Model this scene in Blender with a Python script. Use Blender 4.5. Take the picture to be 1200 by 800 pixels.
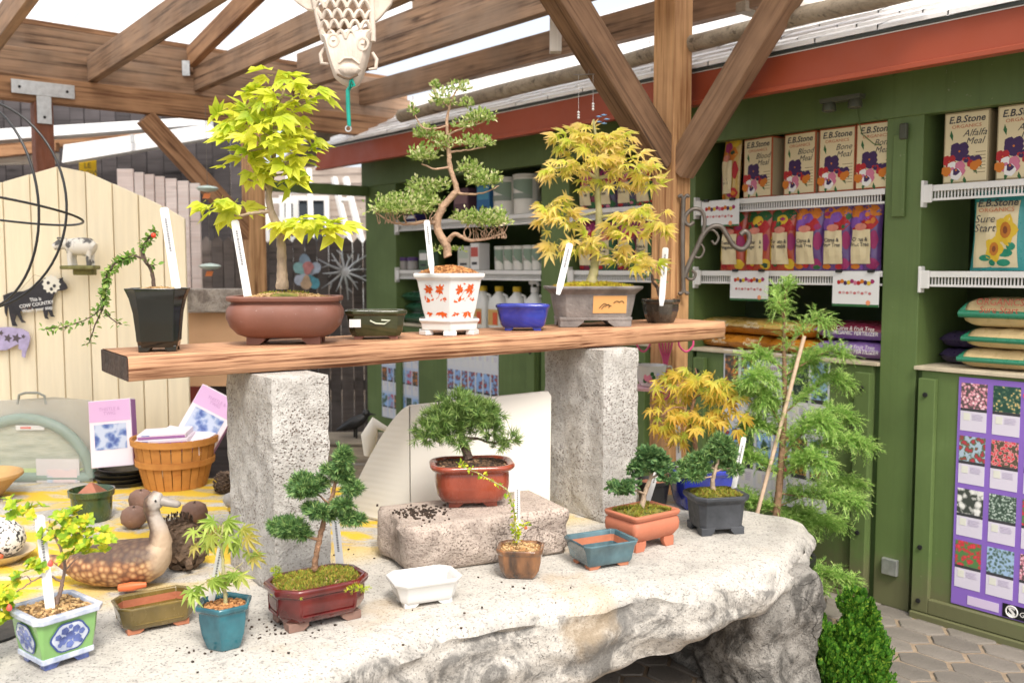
import bpy, math, random
import numpy as np
from mathutils import Vector, Matrix, noise

random.seed(11); RNG = np.random.default_rng(11)
for _o in list(bpy.data.objects): bpy.data.objects.remove(_o)
SC = bpy.context.scene; COL = SC.collection
R = math.radians

# ------------------------------------------------------------------ camera
FPX = 1100.0; EYE = 1.57; PITCH = math.atan(85 / FPX)
cam = bpy.data.cameras.new('camera'); cam_o = bpy.data.objects.new('camera', cam); COL.objects.link(cam_o)
cam.sensor_width = 36; cam.lens = 36 * FPX / 1200; cam.clip_end = 400; cam.clip_start = .05
cam_o.location = (0, 0, EYE); cam_o.rotation_euler = (math.pi / 2 - PITCH, 0, 0)
cam.dof.use_dof = True; cam.dof.focus_distance = 3.05; cam.dof.aperture_fstop = 3.2
SC.camera = cam_o

# ------------------------------------------------------------------ sky, sun, exposure
SUN_DIR = Vector((.22, -.72, .95)).normalized()          # towards the sun: high, behind the camera to the right
SUN_EL = math.asin(SUN_DIR.z); SUN_AZ = math.atan2(SUN_DIR.x, SUN_DIR.y)
world = bpy.data.worlds.new('World'); SC.world = world; world.use_nodes = True
_nt = world.node_tree; _nt.nodes.clear()
_s = _nt.nodes.new('ShaderNodeTexSky'); _s.sky_type = 'NISHITA'; _s.sun_disc = False
_s.sun_elevation = SUN_EL; _s.sun_rotation = SUN_AZ; _s.air_density = .6; _s.dust_density = 7.0; _s.ozone_density = .5
_b = _nt.nodes.new('ShaderNodeBackground'); _b.inputs[1].default_value = .15
_w = _nt.nodes.new('ShaderNodeOutputWorld')
_hz = _nt.nodes.new('ShaderNodeMix'); _hz.data_type = 'RGBA'; _hz.inputs[0].default_value = .5      # bright even cloud veil over the whole sky
_hz.inputs[7].default_value = (7.2, 7.6, 8.0, 1); _nt.links.new(_s.outputs[0], _hz.inputs[6])
_nt.links.new(_hz.outputs[2], _b.inputs[0]); _nt.links.new(_b.outputs[0], _w.inputs[0])
sun = bpy.data.lights.new('sun', 'SUN'); sun.energy = 2.3; sun.angle = R(16); sun.color = (1, .95, .87)
sun_o = bpy.data.objects.new('sun', sun); COL.objects.link(sun_o)
sun_o.rotation_euler = (-SUN_DIR).to_track_quat('-Z', 'Y').to_euler(); sun_o.location = (3, -3, 6)
SC.view_settings.view_transform = 'Standard'; SC.view_settings.look = 'None'
SC.view_settings.exposure = .64; SC.view_settings.gamma = 1; SC.view_settings.use_curve_mapping = False
SC.cycles.max_bounces = 8; SC.cycles.transparent_max_bounces = 12
SC.cycles.use_denoising = True

# ------------------------------------------------------------------ photo pixel -> place
CT, ST = math.cos(PITCH), math.sin(PITCH)
def ray(px, py):
    k = (px - 600) / FPX; m = (400 - py) / FPX
    return Vector((k, CT + m * ST, m * CT - ST))
def G(px, py, z):                       # where a pixel's ray meets height z
    d = ray(px, py); t = (z - EYE) / d.z
    return Vector((d.x * t, d.y * t, z))
def D(px, py, y):                       # where a pixel's ray meets distance y
    d = ray(px, py); t = y / d.y
    return Vector((d.x * t, y, EYE + d.z * t))
def COLM(px, z, p, d):                  # point on the plan line p + t d (height z) seen in pixel column px
    k = (px - 600) / FPX; c = (EYE - z) * ST
    t = (k * (p[1] * CT + c) - p[0]) / (d[0] - k * d[1] * CT)
    return Vector((p[0] + d[0] * t, p[1] + d[1] * t, z))
def PX(p):
    dz = p[2] - EYE; dep = p[1] * CT - dz * ST; up = p[1] * ST + dz * CT
    return (600 + FPX * p[0] / dep, 400 - FPX * up / dep)

# ------------------------------------------------------------------ mesh builder
class MB:
    def __init__(s): s.v = []; s.f = []; s.m = []
    def add(s, vs, fs, mi=0):
        n = len(s.v); s.v += [tuple(v) for v in vs]
        s.f += [tuple(i + n for i in f) for f in fs]; s.m += [mi] * len(fs); return s
    def box(s, c, d, rz=0, mi=0, mat=None, taper=1.0):
        hx, hy, hz = d[0] / 2, d[1] / 2, d[2] / 2; vs = []
        ca, sa = math.cos(rz), math.sin(rz)
        for z in (-hz, hz):
            t = taper if z < 0 else 1.0
            for x, y in ((-hx, -hy), (hx, -hy), (hx, hy), (-hx, hy)):
                x *= t; y *= t
                p = Vector((x * ca - y * sa, x * sa + y * ca, z))
                if mat is not None: p = mat @ p
                vs.append((p.x + c[0], p.y + c[1], p.z + c[2]))
        return s.add(vs, [(0, 3, 2, 1), (4, 5, 6, 7), (0, 1, 5, 4), (1, 2, 6, 5), (2, 3, 7, 6), (3, 0, 4, 7)], mi)
    def loft(s, rings, cap0=True, cap1=True, mi=0, closed=True):
        n = len(rings[0]); vs = [p for r in rings for p in r]; fs = []
        for i in range(len(rings) - 1):
            for j in range(n if closed else n - 1):
                k = (j + 1) % n
                fs.append((i * n + j, i * n + k, (i + 1) * n + k, (i + 1) * n + j))
        if cap0: fs.append(tuple(reversed(range(n))))
        if cap1: fs.append(tuple((len(rings) - 1) * n + j for j in range(n)))
        return s.add(vs, fs, mi)
    def lathe(s, prof, n=24, c=(0, 0, 0), cap0=True, cap1=True, mi=0, sx=1, sy=1):
        rings = [[(c[0] + r * sx * math.cos(2 * math.pi * j / n), c[1] + r * sy * math.sin(2 * math.pi * j / n), c[2] + z) for j in range(n)] for r, z in prof]
        return s.loft(rings, cap0, cap1, mi)
    def tube(s, pts, rad, n=8, mi=0, cap=True, closed=False):
        pts = [Vector(p) for p in pts]
        if not hasattr(rad, '__len__'): rad = [rad] * len(pts)
        rings = []; up = None
        L = len(pts)
        for i, p in enumerate(pts):
            if closed: t = (pts[(i + 1) % L] - pts[i - 1])
            else: t = (pts[min(i + 1, L - 1)] - pts[max(i - 1, 0)])
            if t.length < 1e-9: t = Vector((0, 0, 1))
            t.normalize()
            if up is None:
                up = Vector((0, 0, 1)) if abs(t.z) < .9 else Vector((1, 0, 0))
            up = up - t * up.dot(t)
            if up.length < 1e-6: up = t.orthogonal()
            up.normalize(); w = t.cross(up)
            rings.append([p + (up * math.cos(2 * math.pi * j / n) + w * math.sin(2 * math.pi * j / n)) * rad[i] for j in range(n)])
        if closed: rings.append(rings[0])
        return s.loft(rings, cap and not closed, cap and not closed, mi)
    def poly(s, pts, mi=0): return s.add(pts, [tuple(range(len(pts)))], mi)
    def prism(s, poly, y0, y1, mi=0):        # an outline in the xz plane given thickness along y
        n = len(poly)
        vs = [(x, y0, z) for x, z in poly] + [(x, y1, z) for x, z in poly]
        fs = [tuple(range(n)), tuple(reversed(range(n, 2 * n)))]
        fs += [(j, j + n, (j + 1) % n + n, (j + 1) % n) for j in range(n)]
        return s.add(vs, fs, mi)
    def slab(s, poly, z0, z1, mi=0):         # an outline in the xy plane given thickness along z
        n = len(poly)
        vs = [(x, y, z0) for x, y in poly] + [(x, y, z1) for x, y in poly]
        fs = [tuple(reversed(range(n))), tuple(range(n, 2 * n))]
        fs += [(j, (j + 1) % n, (j + 1) % n + n, j + n) for j in range(n)]
        return s.add(vs, fs, mi)
    def xf(s, m):
        s.v = [tuple(m @ Vector(v)) for v in s.v]; return s
    def mesh(s, name):
        me = bpy.data.meshes.new(name); me.from_pydata(s.v, [], s.f)
        if any(s.m): me.polygons.foreach_set('material_index', s.m)
        me.update(); return me

ROOTM = {}
def obj(name, mb, mats, parent=None, smooth=None, bevel=0, loc=None, rz=0, world=False, seg=2):
    me = mb if isinstance(mb, bpy.types.Mesh) else mb.mesh(name)
    if mats is not None and len(me.materials) == 0:
        for m in (mats if isinstance(mats, (list, tuple)) else [mats]): me.materials.append(m)
    if smooth is not None:
        me.shade_smooth()
        if smooth < 180: me.set_sharp_from_angle(angle=R(smooth))
    o = bpy.data.objects.new(name, me); COL.objects.link(o)
    if loc is not None: o.location = loc
    o.rotation_euler[2] = rz
    if parent is not None:
        o.parent = parent
        if world: o.matrix_parent_inverse = ROOTM[parent.name].inverted()
    if bevel:
        b = o.modifiers.new('bevel', 'BEVEL'); b.width = bevel; b.segments = seg; b.limit_method = 'ANGLE'; b.angle_limit = R(35)
    return o
def tag(o, label, cat, group=None, kind=None):
    o['label'] = label; o['category'] = cat
    if group: o['group'] = group
    if kind: o['kind'] = kind
    return o
def thing(name, label, cat, loc=(0, 0, 0), rz=0, group=None):
    o = bpy.data.objects.new(name, None); COL.objects.link(o); o.empty_display_size = .05
    o.location = loc; o.rotation_euler[2] = rz
    ROOTM[o.name] = Matrix.Translation(Vector(loc)) @ Matrix.Rotation(rz, 4, 'Z')
    return tag(o, label, cat, group)
def struct(o): o['kind'] = 'structure'; return o
def child(o, src, **kw): pass
def clone_part(src, parent, loc=None, rot=None, scale=None):
    c = src.copy(); COL.objects.link(c); c.parent = parent
    if loc is not None: c.location = loc
    if rot is not None: c.rotation_euler = rot
    if scale is not None: c.scale = scale
    return c
def copy_thing(src, loc, rz, label, group=None):
    r = src.copy(); COL.objects.link(r); r.location = loc; r.rotation_euler[2] = rz; r['label'] = label
    if group: r['group'] = group
    for ch in src.children:
        c = ch.copy(); COL.objects.link(c); c.parent = r
        for g in ch.children:
            d = g.copy(); COL.objects.link(d); d.parent = c
    return r
def beam(name, p0, p1, w, h, mat, parent=None, bevel=.004, up=(0, 0, 1), world=True):
    p0, p1 = Vector(p0), Vector(p1); x = (p1 - p0); L = x.length; x.normalize()
    z = Vector(up); z = (z - x * z.dot(x)).normalized(); y = z.cross(x)
    mb = MB().box((0, 0, 0), (L, w, h))
    o = obj(name, mb, mat, parent, bevel=bevel, world=world)
    o.matrix_basis = Matrix(((x.x, y.x, z.x, (p0.x + p1.x) / 2), (x.y, y.y, z.y, (p0.y + p1.y) / 2), (x.z, y.z, z.z, (p0.z + p1.z) / 2), (0, 0, 0, 1)))
    if parent is not None and world: o.matrix_parent_inverse = ROOTM[parent.name].inverted(); 
    return o
_TXT = {}
def text(s, size, mat, parent, loc, rot=(R(90), 0, 0), shear=0, name='lettering', align='CENTER', sx=1, bold=0, lead=1):
    key = (s, size, mat.name, shear, align, bold, lead)
    if key not in _TXT:
        c = bpy.data.curves.new(name, 'FONT'); c.body = s; c.size = size; c.shear = shear; c.align_x = align
        c.resolution_u = 2; c.extrude = .0002; c.materials.append(mat); c.offset = bold; c.space_line = lead
        to = bpy.data.objects.new('tmp', c); me = bpy.data.meshes.new_from_object(to); bpy.data.objects.remove(to)
        me.name = name
        if len(me.materials) == 0: me.materials.append(mat)
        _TXT[key] = me
    o = bpy.data.objects.new(name, _TXT[key]); COL.objects.link(o); o.parent = parent
    o.location = loc; o.rotation_euler = rot; o.scale = (sx, 1, 1)
    return o

# ------------------------------------------------------------------ materials
def _new(name):
    m = bpy.data.materials.new(name); m.use_nodes = True; nt = m.node_tree; nt.nodes.clear()
    out = nt.nodes.new('ShaderNodeOutputMaterial'); p = nt.nodes.new('ShaderNodeBsdfPrincipled')
    nt.links.new(p.outputs[0], out.inputs[0]); return m, nt, p, out
def _coord(nt, stretch=(1, 1, 1), src='Object'):
    t = nt.nodes.new('ShaderNodeTexCoord'); mp = nt.nodes.new('ShaderNodeMapping'); mp.inputs['Scale'].default_value = stretch
    nt.links.new(t.outputs[src], mp.inputs[0]); return mp.outputs[0]
def _noise(nt, vec, scale, detail=4, rough=.55, dist=0):
    n = nt.nodes.new('ShaderNodeTexNoise'); n.inputs['Scale'].default_value = scale; n.inputs['Detail'].default_value = detail
    n.inputs['Roughness'].default_value = rough; n.inputs['Distortion'].default_value = dist
    if vec is not None: nt.links.new(vec, n.inputs['Vector'])
    return n.outputs['Fac']
def _ramp(nt, fac, stops):
    r = nt.nodes.new('ShaderNodeValToRGB'); e = r.color_ramp.elements
    while len(e) < len(stops): e.new(.5)
    for i, (p, c) in enumerate(stops):
        e[i].position = p; e[i].color = (*c, 1) if hasattr(c, '__len__') else (c, c, c, 1)
    nt.links.new(fac, r.inputs[0]); return r.outputs[0]
def _mix(nt, fac, a, b, mode='MIX'):
    m = nt.nodes.new('ShaderNodeMix'); m.data_type = 'RGBA'; m.blend_type = mode
    for s, v in ((0, fac), (6, a), (7, b)):
        if hasattr(v, 'links'): nt.links.new(v, m.inputs[s])
        elif s == 0: m.inputs[0].default_value = v
        else: m.inputs[s].default_value = (*v, 1)
    return m.outputs[2]
def _math(nt, op, a, b=0):
    m = nt.nodes.new('ShaderNodeMath'); m.operation = op
    for i, v in ((0, a), (1, b)):
        if hasattr(v, 'links'): nt.links.new(v, m.inputs[i])
        else: m.inputs[i].default_value = v
    return m.outputs[0]
def _bump(nt, p, h, strength, dist=.01):
    b = nt.nodes.new('ShaderNodeBump'); b.inputs['Strength'].default_value = strength; b.inputs['Distance'].default_value = dist
    nt.links.new(h, b.inputs['Height']); nt.links.new(b.outputs[0], p.inputs['Normal']); return b
def sc3(c, k): return tuple(min(1, x * k) for x in c)
def mat(name, base, rough=.6, var=.2, scale=8., bump=.15, bscale=60., stretch=(1, 1, 1), metal=0., coat=0., col2=None, rand=0., speck=None, spec=.5, detail=4):
    m, nt, p, out = _new(name); v = _coord(nt, stretch)
    n = _noise(nt, v, scale, detail)
    c = _ramp(nt, n, [(.3, sc3(base, 1 - var)), (.7, col2 or sc3(base, 1 + var))])
    if speck:
        sc_, thr, scol = speck
        c = _mix(nt, _ramp(nt, _noise(nt, v, sc_, 3), [(thr, 0), (min(1, thr + .07), 1)]), c, scol)
    if rand:
        oi = nt.nodes.new('ShaderNodeObjectInfo'); hs = nt.nodes.new('ShaderNodeHueSaturation')
        mr = nt.nodes.new('ShaderNodeMapRange'); mr.inputs[3].default_value = 1 - rand; mr.inputs[4].default_value = 1 + rand
        nt.links.new(oi.outputs['Random'], mr.inputs[0]); nt.links.new(mr.outputs[0], hs.inputs['Value']); nt.links.new(c, hs.inputs['Color']); c = hs.outputs[0]
    nt.links.new(c, p.inputs['Base Color'])
    p.inputs['Metallic'].default_value = metal
    rr_ = nt.nodes.new('ShaderNodeMapRange'); rr_.inputs[1].default_value = .3; rr_.inputs[2].default_value = .7; rr_.inputs[3].default_value = max(.04, rough * .75); rr_.inputs[4].default_value = min(1, rough * 1.35 + .06)
    nt.links.new(_noise(nt, v, scale * 2.7, 5, .65), rr_.inputs[0]); nt.links.new(rr_.outputs[0], p.inputs['Roughness'])
    p.inputs['Specular IOR Level'].default_value = spec; p.inputs['Coat Weight'].default_value = coat; p.inputs['Coat Roughness'].default_value = .08
    if bump: _bump(nt, p, _noise(nt, v, bscale, 5), bump)
    return m
def wood(name, dark, light, rough=.7, grain=9., bump=.35, along=.7, rand=.12, weather=None, hard=0.):
    m, nt, p, out = _new(name)
    oi = nt.nodes.new('ShaderNodeObjectInfo')
    t = nt.nodes.new('ShaderNodeTexCoord'); ad = nt.nodes.new('ShaderNodeVectorMath'); ad.operation = 'ADD'
    sc_ = nt.nodes.new('ShaderNodeVectorMath'); sc_.operation = 'SCALE'; cmb = nt.nodes.new('ShaderNodeCombineXYZ')
    for i in range(3): nt.links.new(oi.outputs['Random'], cmb.inputs[i])
    nt.links.new(cmb.outputs[0], sc_.inputs[0]); sc_.inputs['Scale'].default_value = 37.
    nt.links.new(t.outputs['Object'], ad.inputs[0]); nt.links.new(sc_.outputs[0], ad.inputs[1])
    mp = nt.nodes.new('ShaderNodeMapping'); mp.inputs['Scale'].default_value = (along, grain, grain); nt.links.new(ad.outputs[0], mp.inputs[0])
    n1 = _noise(nt, mp.outputs[0], 1.6, 5, .6, 1.2 if grain < 20 else .35)
    mp2 = nt.nodes.new('ShaderNodeMapping'); mp2.inputs['Scale'].default_value = (along * 2, grain * (9 if grain < 20 else 3), grain * (9 if grain < 20 else 3)); nt.links.new(ad.outputs[0], mp2.inputs[0])
    n2 = _noise(nt, mp2.outputs[0], 1.3, 4)
    f = _math(nt, 'ADD', _math(nt, 'MULTIPLY', n1, .65), _math(nt, 'MULTIPLY', n2, .35))
    c = _ramp(nt, f, [(.32 + hard, dark), (.5, sc3(light, .82)), (.66 - hard, light)])
    bl = _noise(nt, ad.outputs[0], 3.5, 3)
    c = _mix(nt, _ramp(nt, bl, [(.3, .45), (.6, 0)]), c, sc3(dark, .8))
    vk = nt.nodes.new('ShaderNodeTexVoronoi'); mk = nt.nodes.new('ShaderNodeMapping'); mk.inputs['Scale'].default_value = (2.2, 11, 11); nt.links.new(ad.outputs[0], mk.inputs[0]); nt.links.new(mk.outputs[0], vk.inputs['Vector']); vk.inputs['Scale'].default_value = .8
    kn = _ramp(nt, vk.outputs['Distance'], [(.06, .85), (.11, .35), (.2, 0)]); c = _mix(nt, kn, c, sc3(dark, .6))
    ck = _ramp(nt, _noise(nt, mp2.outputs[0], .35, 3, .5), [(.66, 0), (.72, .7)]); c = _mix(nt, ck, c, sc3(dark, .35))
    if weather: c = _mix(nt, _ramp(nt, _noise(nt, ad.outputs[0], 2.2, 5), [(.45, 0), (.7, .8)]), c, weather)
    hs = nt.nodes.new('ShaderNodeHueSaturation'); mr = nt.nodes.new('ShaderNodeMapRange')
    mr.inputs[3].default_value = 1 - rand; mr.inputs[4].default_value = 1 + rand
    nt.links.new(oi.outputs['Random'], mr.inputs[0]); nt.links.new(mr.outputs[0], hs.inputs['Value']); nt.links.new(c, hs.inputs['Color'])
    nt.links.new(hs.outputs[0], p.inputs['Base Color']); p.inputs['Roughness'].default_value = rough
    p.inputs['Specular IOR Level'].default_value = .3
    _bump(nt, p, f, bump, .006); return m
def leafmat(name, stops, trans=.4, rough=.45, spec=.35, tip=None):
    m, nt, p, out = _new(name)
    g = nt.nodes.new('ShaderNodeNewGeometry'); oi = nt.nodes.new('ShaderNodeObjectInfo')
    f = _math(nt, 'FRACT', _math(nt, 'ADD', g.outputs['Random Per Island'], oi.outputs['Random']))
    c = _ramp(nt, f, stops)
    if tip:
        tc = nt.nodes.new('ShaderNodeTexCoord'); ln = nt.nodes.new('ShaderNodeVectorMath'); ln.operation = 'LENGTH'; nt.links.new(tc.outputs['Object'], ln.inputs[0])
        mr = nt.nodes.new('ShaderNodeMapRange'); mr.inputs[1].default_value = .35; mr.inputs[2].default_value = 1.0; mr.inputs[4].default_value = .75; nt.links.new(ln.outputs['Value'], mr.inputs[0])
        c = _mix(nt, _math(nt, 'MULTIPLY', mr.outputs[0], _ramp(nt, _noise(nt, tc.outputs['Object'], 3.5, 3), [(.3, .35), (.65, 1)])), c, tip)
    nt.links.new(c, p.inputs['Base Color']); p.inputs['Roughness'].default_value = rough; p.inputs['Specular IOR Level'].default_value = spec
    tr = nt.nodes.new('ShaderNodeBsdfTranslucent'); nt.links.new(c, tr.inputs[0])
    mx = nt.nodes.new('ShaderNodeMixShader'); mx.inputs[0].default_value = trans
    nt.links.new(p.outputs[0], mx.inputs[1]); nt.links.new(tr.outputs[0], mx.inputs[2]); nt.links.new(mx.outputs[0], out.inputs[0])
    return m
_FL = {}
def flat(rgb, rough=.55, name='printed_colour'):
    k = (tuple(round(x, 3) for x in rgb), rough)
    if k not in _FL:
        m, nt, p, out = _new(name); p.inputs['Base Color'].default_value = (*rgb, 1); p.inputs['Roughness'].default_value = rough
        p.inputs['Specular IOR Level'].default_value = .3; _FL[k] = m
    return _FL[k]
def srgb(r, g, b):
    return tuple(((c / 255) / 12.92 if c / 255 <= .04045 else ((c / 255 + .055) / 1.055) ** 2.4) for c in (r, g, b))
# ------------------------------------------------------------------ shared materials
def stone_mat(name, base, dark, yellow=False, pits=.0, bump=.7, scale=1., mottle=.85):
    m, nt, p, out = _new(name); v = _coord(nt)
    n1 = _noise(nt, v, 3.2 * scale, 8, .62); n2 = _noise(nt, v, 46 * scale, 5, .7); n3 = _noise(nt, v, 140 * scale, 3)
    c = _ramp(nt, n1, [(.28, sc3(base, .66)), (.5, base), (.72, sc3(base, 1.12))])
    c = _mix(nt, _ramp(nt, _noise(nt, v, 17 * scale, 6, .65), [(.5, 0), (.75, .5)]), c, sc3(base, .62))
    c = _mix(nt, _ramp(nt, n2, [(.56, 0), (.7, .7)]), c, dark)
    c = _mix(nt, _ramp(nt, n3, [(.57, 0), (.66, .75)]), c, sc3(dark, .7))
    # dark mottling on the steep broken faces only
    g = nt.nodes.new('ShaderNodeNewGeometry'); sx = nt.nodes.new('ShaderNodeSeparateXYZ'); nt.links.new(g.outputs['Normal'], sx.inputs[0])
    steep = _ramp(nt, _math(nt, 'ABSOLUTE', sx.outputs[2]), [(.45, 1), (.85, 0)])
    st = _math(nt, 'MULTIPLY', steep, _ramp(nt, _noise(nt, v, 5.5 * scale, 9, .7, 1.5), [(.44, 0), (.58, mottle)]))
    c = _mix(nt, st, c, sc3(dark, .75))
    dn = nt.nodes.new('ShaderNodeTexNoise'); dn.inputs['Scale'].default_value = 4 * scale; dn.inputs['Detail'].default_value = 5; nt.links.new(v, dn.inputs['Vector'])
    dv = nt.nodes.new('ShaderNodeVectorMath'); dv.operation = 'ADD'; nt.links.new(v, dv.inputs[0]); nt.links.new(dn.outputs['Color'], dv.inputs[1])
    ve = nt.nodes.new('ShaderNodeTexVoronoi'); ve.feature = 'DISTANCE_TO_EDGE'; ve.inputs['Scale'].default_value = 2.6 * scale; nt.links.new(dv.outputs[0], ve.inputs['Vector'])
    crk = _math(nt, 'MULTIPLY', steep, _ramp(nt, ve.outputs['Distance'], [(.003, .7), (.012, 0)])); crk = _math(nt, 'MULTIPLY', crk, _ramp(nt, _noise(nt, v, 2.3, 3), [(.52, 0), (.64, 1)])); c = _mix(nt, crk, c, sc3(dark, .5))
    if yellow:
        s2 = nt.nodes.new('ShaderNodeSeparateXYZ'); nt.links.new(v, s2.inputs[0])
        reg = _ramp(nt, _math(nt, 'SUBTRACT', s2.outputs[1], _math(nt, 'MULTIPLY', s2.outputs[0], .25)), [(.0, 0), (1, 1)])
        d = _math(nt, 'SUBTRACT', s2.outputs[1], _math(nt, 'MULTIPLY', s2.outputs[0], .62))   # back-left part of the slab
        rg = nt.nodes.new('ShaderNodeMapRange'); rg.inputs[1].default_value = 3.45; rg.inputs[2].default_value = 3.85; nt.links.new(d, rg.inputs[0])
        mpy = nt.nodes.new('ShaderNodeMapping'); mpy.inputs['Scale'].default_value = (1.6, 3.2, 2); nt.links.new(v, mpy.inputs[0])
        yn = _ramp(nt, _noise(nt, mpy.outputs[0], 1.6, 5, .6, .8), [(.44, 0), (.54, 1)])
        c = _mix(nt, _math(nt, 'MULTIPLY', rg.outputs[0], yn), c, (.66, .45, .05))
        yo = _ramp(nt, _noise(nt, v, 3.1, 4), [(.6, 0), (.7, .4)])
        c = _mix(nt, yo, c, (.42, .30, .16))
    if pits:
        vo = nt.nodes.new('ShaderNodeTexVoronoi'); vo.inputs['Scale'].default_value = 95 * scale; nt.links.new(v, vo.inputs['Vector'])
        pm = _math(nt, 'MULTIPLY', _ramp(nt, vo.outputs['Distance'], [(.16, 1), (.34, 0)]), _ramp(nt, _noise(nt, v, 4, 4), [(.42, 0), (.55, 1)]))
        c = _mix(nt, _math(nt, 'MULTIPLY', pm, pits), c, (.16, .10, .07))
    nt.links.new(c, p.inputs['Base Color']); p.inputs['Roughness'].default_value = .9; p.inputs['Specular IOR Level'].default_value = .2
    h = _math(nt, 'ADD', _math(nt, 'MULTIPLY', n1, .8), _math(nt, 'SUBTRACT', _math(nt, 'ADD', _math(nt, 'MULTIPLY', n2, .5), _math(nt, 'MULTIPLY', n3, .25)), _math(nt, 'MULTIPLY', crk, .5)))
    if pits: h = _math(nt, 'SUBTRACT', h, _math(nt, 'MULTIPLY', pm, .5))
    _bump(nt, p, h, bump, .02); return m
def paint(name, base):
    """brushed exterior paint: brush marks, faded patches, chips and splashed dirt near the ground"""
    m, nt, p, out = _new(name); v = _coord(nt); t = nt.nodes.new('ShaderNodeTexCoord')
    c = _ramp(nt, _noise(nt, v, 1.7, 6, .6, .6), [(.3, sc3(base, .80)), (.55, base), (.75, tuple(min(1, x * 1.15 + .012) for x in base))])
    st = _noise(nt, _coord(nt, (28, 28, 1.2)), 1.5, 4); c = _mix(nt, _ramp(nt, st, [(.5, 0), (.72, .35)]), c, sc3(base, .7))
    c = _mix(nt, _ramp(nt, _noise(nt, v, 26, 4, .7), [(.69, 0), (.73, .7)]), c, (.26, .27, .17))
    c = _mix(nt, _ramp(nt, _noise(nt, v, 15, 6, .75), [(.66, 0), (.72, .6)]), c, sc3(base, .4))
    s = nt.nodes.new('ShaderNodeSeparateXYZ'); nt.links.new(v, s.inputs[0])
    low = _ramp(nt, _math(nt, 'SUBTRACT', s.outputs[2], _math(nt, 'MULTIPLY', _noise(nt, v, 9, 5), .3)), [(.0, .55), (.14, 0)])
    c = _mix(nt, low, c, (.15, .115, .075))
    nt.links.new(c, p.inputs['Base Color']); p.inputs['Roughness'].default_value = .5; p.inputs['Specular IOR Level'].default_value = .35
    _bump(nt, p, _math(nt, 'ADD', st, _math(nt, 'MULTIPLY', _noise(nt, v, 60, 3), .4)), .18, .004); return m
M = {}
M['table'] = stone_mat('table_stone', (.50, .475, .43), (.16, .155, .145), yellow=True, bump=.55)
M['conc'] = stone_mat('pillar_concrete', (.53, .51, .475), (.23, .20, .17), pits=.75, bump=.8, mottle=.3)
M['block'] = stone_mat('block_stone', (.50, .42, .36), (.20, .15, .125), pits=.35, bump=.8, mottle=.45)
M['plank'] = wood('plank_wood', (.12, .036, .013), (.64, .355, .20), grain=46, bump=1., along=1.1, rand=.02, hard=.075)
M['endgrain'] = mat('shaded_end_grain', (.05, .03, .022), .85, .4, 20, .5, 80)  # end grain near black, the shade on this end is in the colour
M['beam'] = wood('beam_wood', (.075, .042, .026), (.40, .25, .155), grain=22, along=1., rand=.22, weather=(.31, .225, .165), hard=.04)
M['beam_or'] = wood('beam_wood_orange', (.14, .06, .026), (.43, .235, .12), grain=22, along=1., hard=.04)
M['post_or'] = wood('post_wood_orange', (.26, .11, .042), (.66, .38, .18), grain=22, along=1., hard=.04)
M['post_red'] = mat('post_red_brown_stain', (.17, .055, .025), .65, .25, 6, .2, 40, stretch=(1, 6, 6))
M['brace_old'] = wood('brace_weathered', (.09, .045, .025), (.33, .20, .12), grain=26, along=1.3, bump=1.)
M['grey_wood'] = wood('grey_wood', (.16, .13, .10), (.40, .34, .26), grain=10)
M['white_wood'] = wood('white_worn_wood', (.42, .36, .30), (.78, .74, .68), grain=10)
M['darkfence'] = wood('dark_fence_wood', (.035, .026, .022), (.115, .09, .078), grain=10, rand=.25, weather=(.14, .12, .11))
M['barn'] = wood('barn_wood', (.03, .026, .026), (.085, .075, .078), grain=8, rand=.25)
M['pinkfence'] = wood('pink_fence_wood', (.72, .55, .49), (.90, .78, .73), grain=8, rand=.08)
M['green'] = paint('green_paint', (.115, .172, .056))
M['green_shaded'] = mat('green_paint_shaded', (.07, .115, .035), .6, .1, 3, .1, 25)  # darker copy of the green paint, shade of the bays put into its colour
M['red'] = mat('red_fascia_paint', (.33, .062, .024), .45, .08, 2, .05, 30)
M['cream'] = mat('cream_fence_paint', (.84, .73, .52), .6, .07, 2.5, .22, 30, stretch=(9, 9, .7), rand=.04)
M['white_plastic'] = mat('white_shelf_wire', (.72, .71, .68), .4, .05, 5, 0)
M['ledge'] = mat('ledge_raw_edge', (.55, .47, .34), .7, .15, 12, .1)
M['shingle'] = mat('pale_roof_shingle', (.88, .88, .88), .85, .08, 14, .12, 60, stretch=(1, 3, 1))
M['drip'] = mat('dark_drip_edge', (.04, .05, .045), .5, .1, 5, 0)
M['steel'] = mat('galvanised_steel', (.55, .56, .56), .38, .15, 30, .05, 80, metal=.8)
M['iron'] = mat('dull_iron', (.16, .14, .12), .45, .25, 18, .1, 60, metal=.55)
M['black_iron'] = mat('black_iron', (.015, .015, .015), .35, .2, 12, .05)
M['bolt'] = flat((.02, .02, .02), .4)
M['paver'] = mat('paver_concrete', (.17, .152, .13), .9, .16, 7, .4, 90, rand=.16, speck=(60, .66, (.16, .14, .12)))
M['sand'] = mat('joint_sand', (.27, .205, .14), .95, .2, 20, .5, 120)
M['white_label'] = mat('white_plastic_label', (.72, .72, .71), .35, .02, 6, 0)
M['ink'] = flat((.05, .05, .055), .6)

# ------------------------------------------------------------------ shop frame: local x to the right along the front, y into the shop
P0 = Vector((1.72, 4.2, 0)); U = Vector((-.633, .774, 0)); V = Vector((.774, .633, 0)); SRZ = math.atan2(-.774, .633)
def SP(x, y, z): return Vector((P0.x - U.x * x + V.x * y, P0.y - U.y * x + V.y * y, z))
def SX(px, z=1.5, y=0):
    q = COLM(px, z, SP(0, y, z), -U); return (q - SP(0, y, z)).dot(-U)

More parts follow.
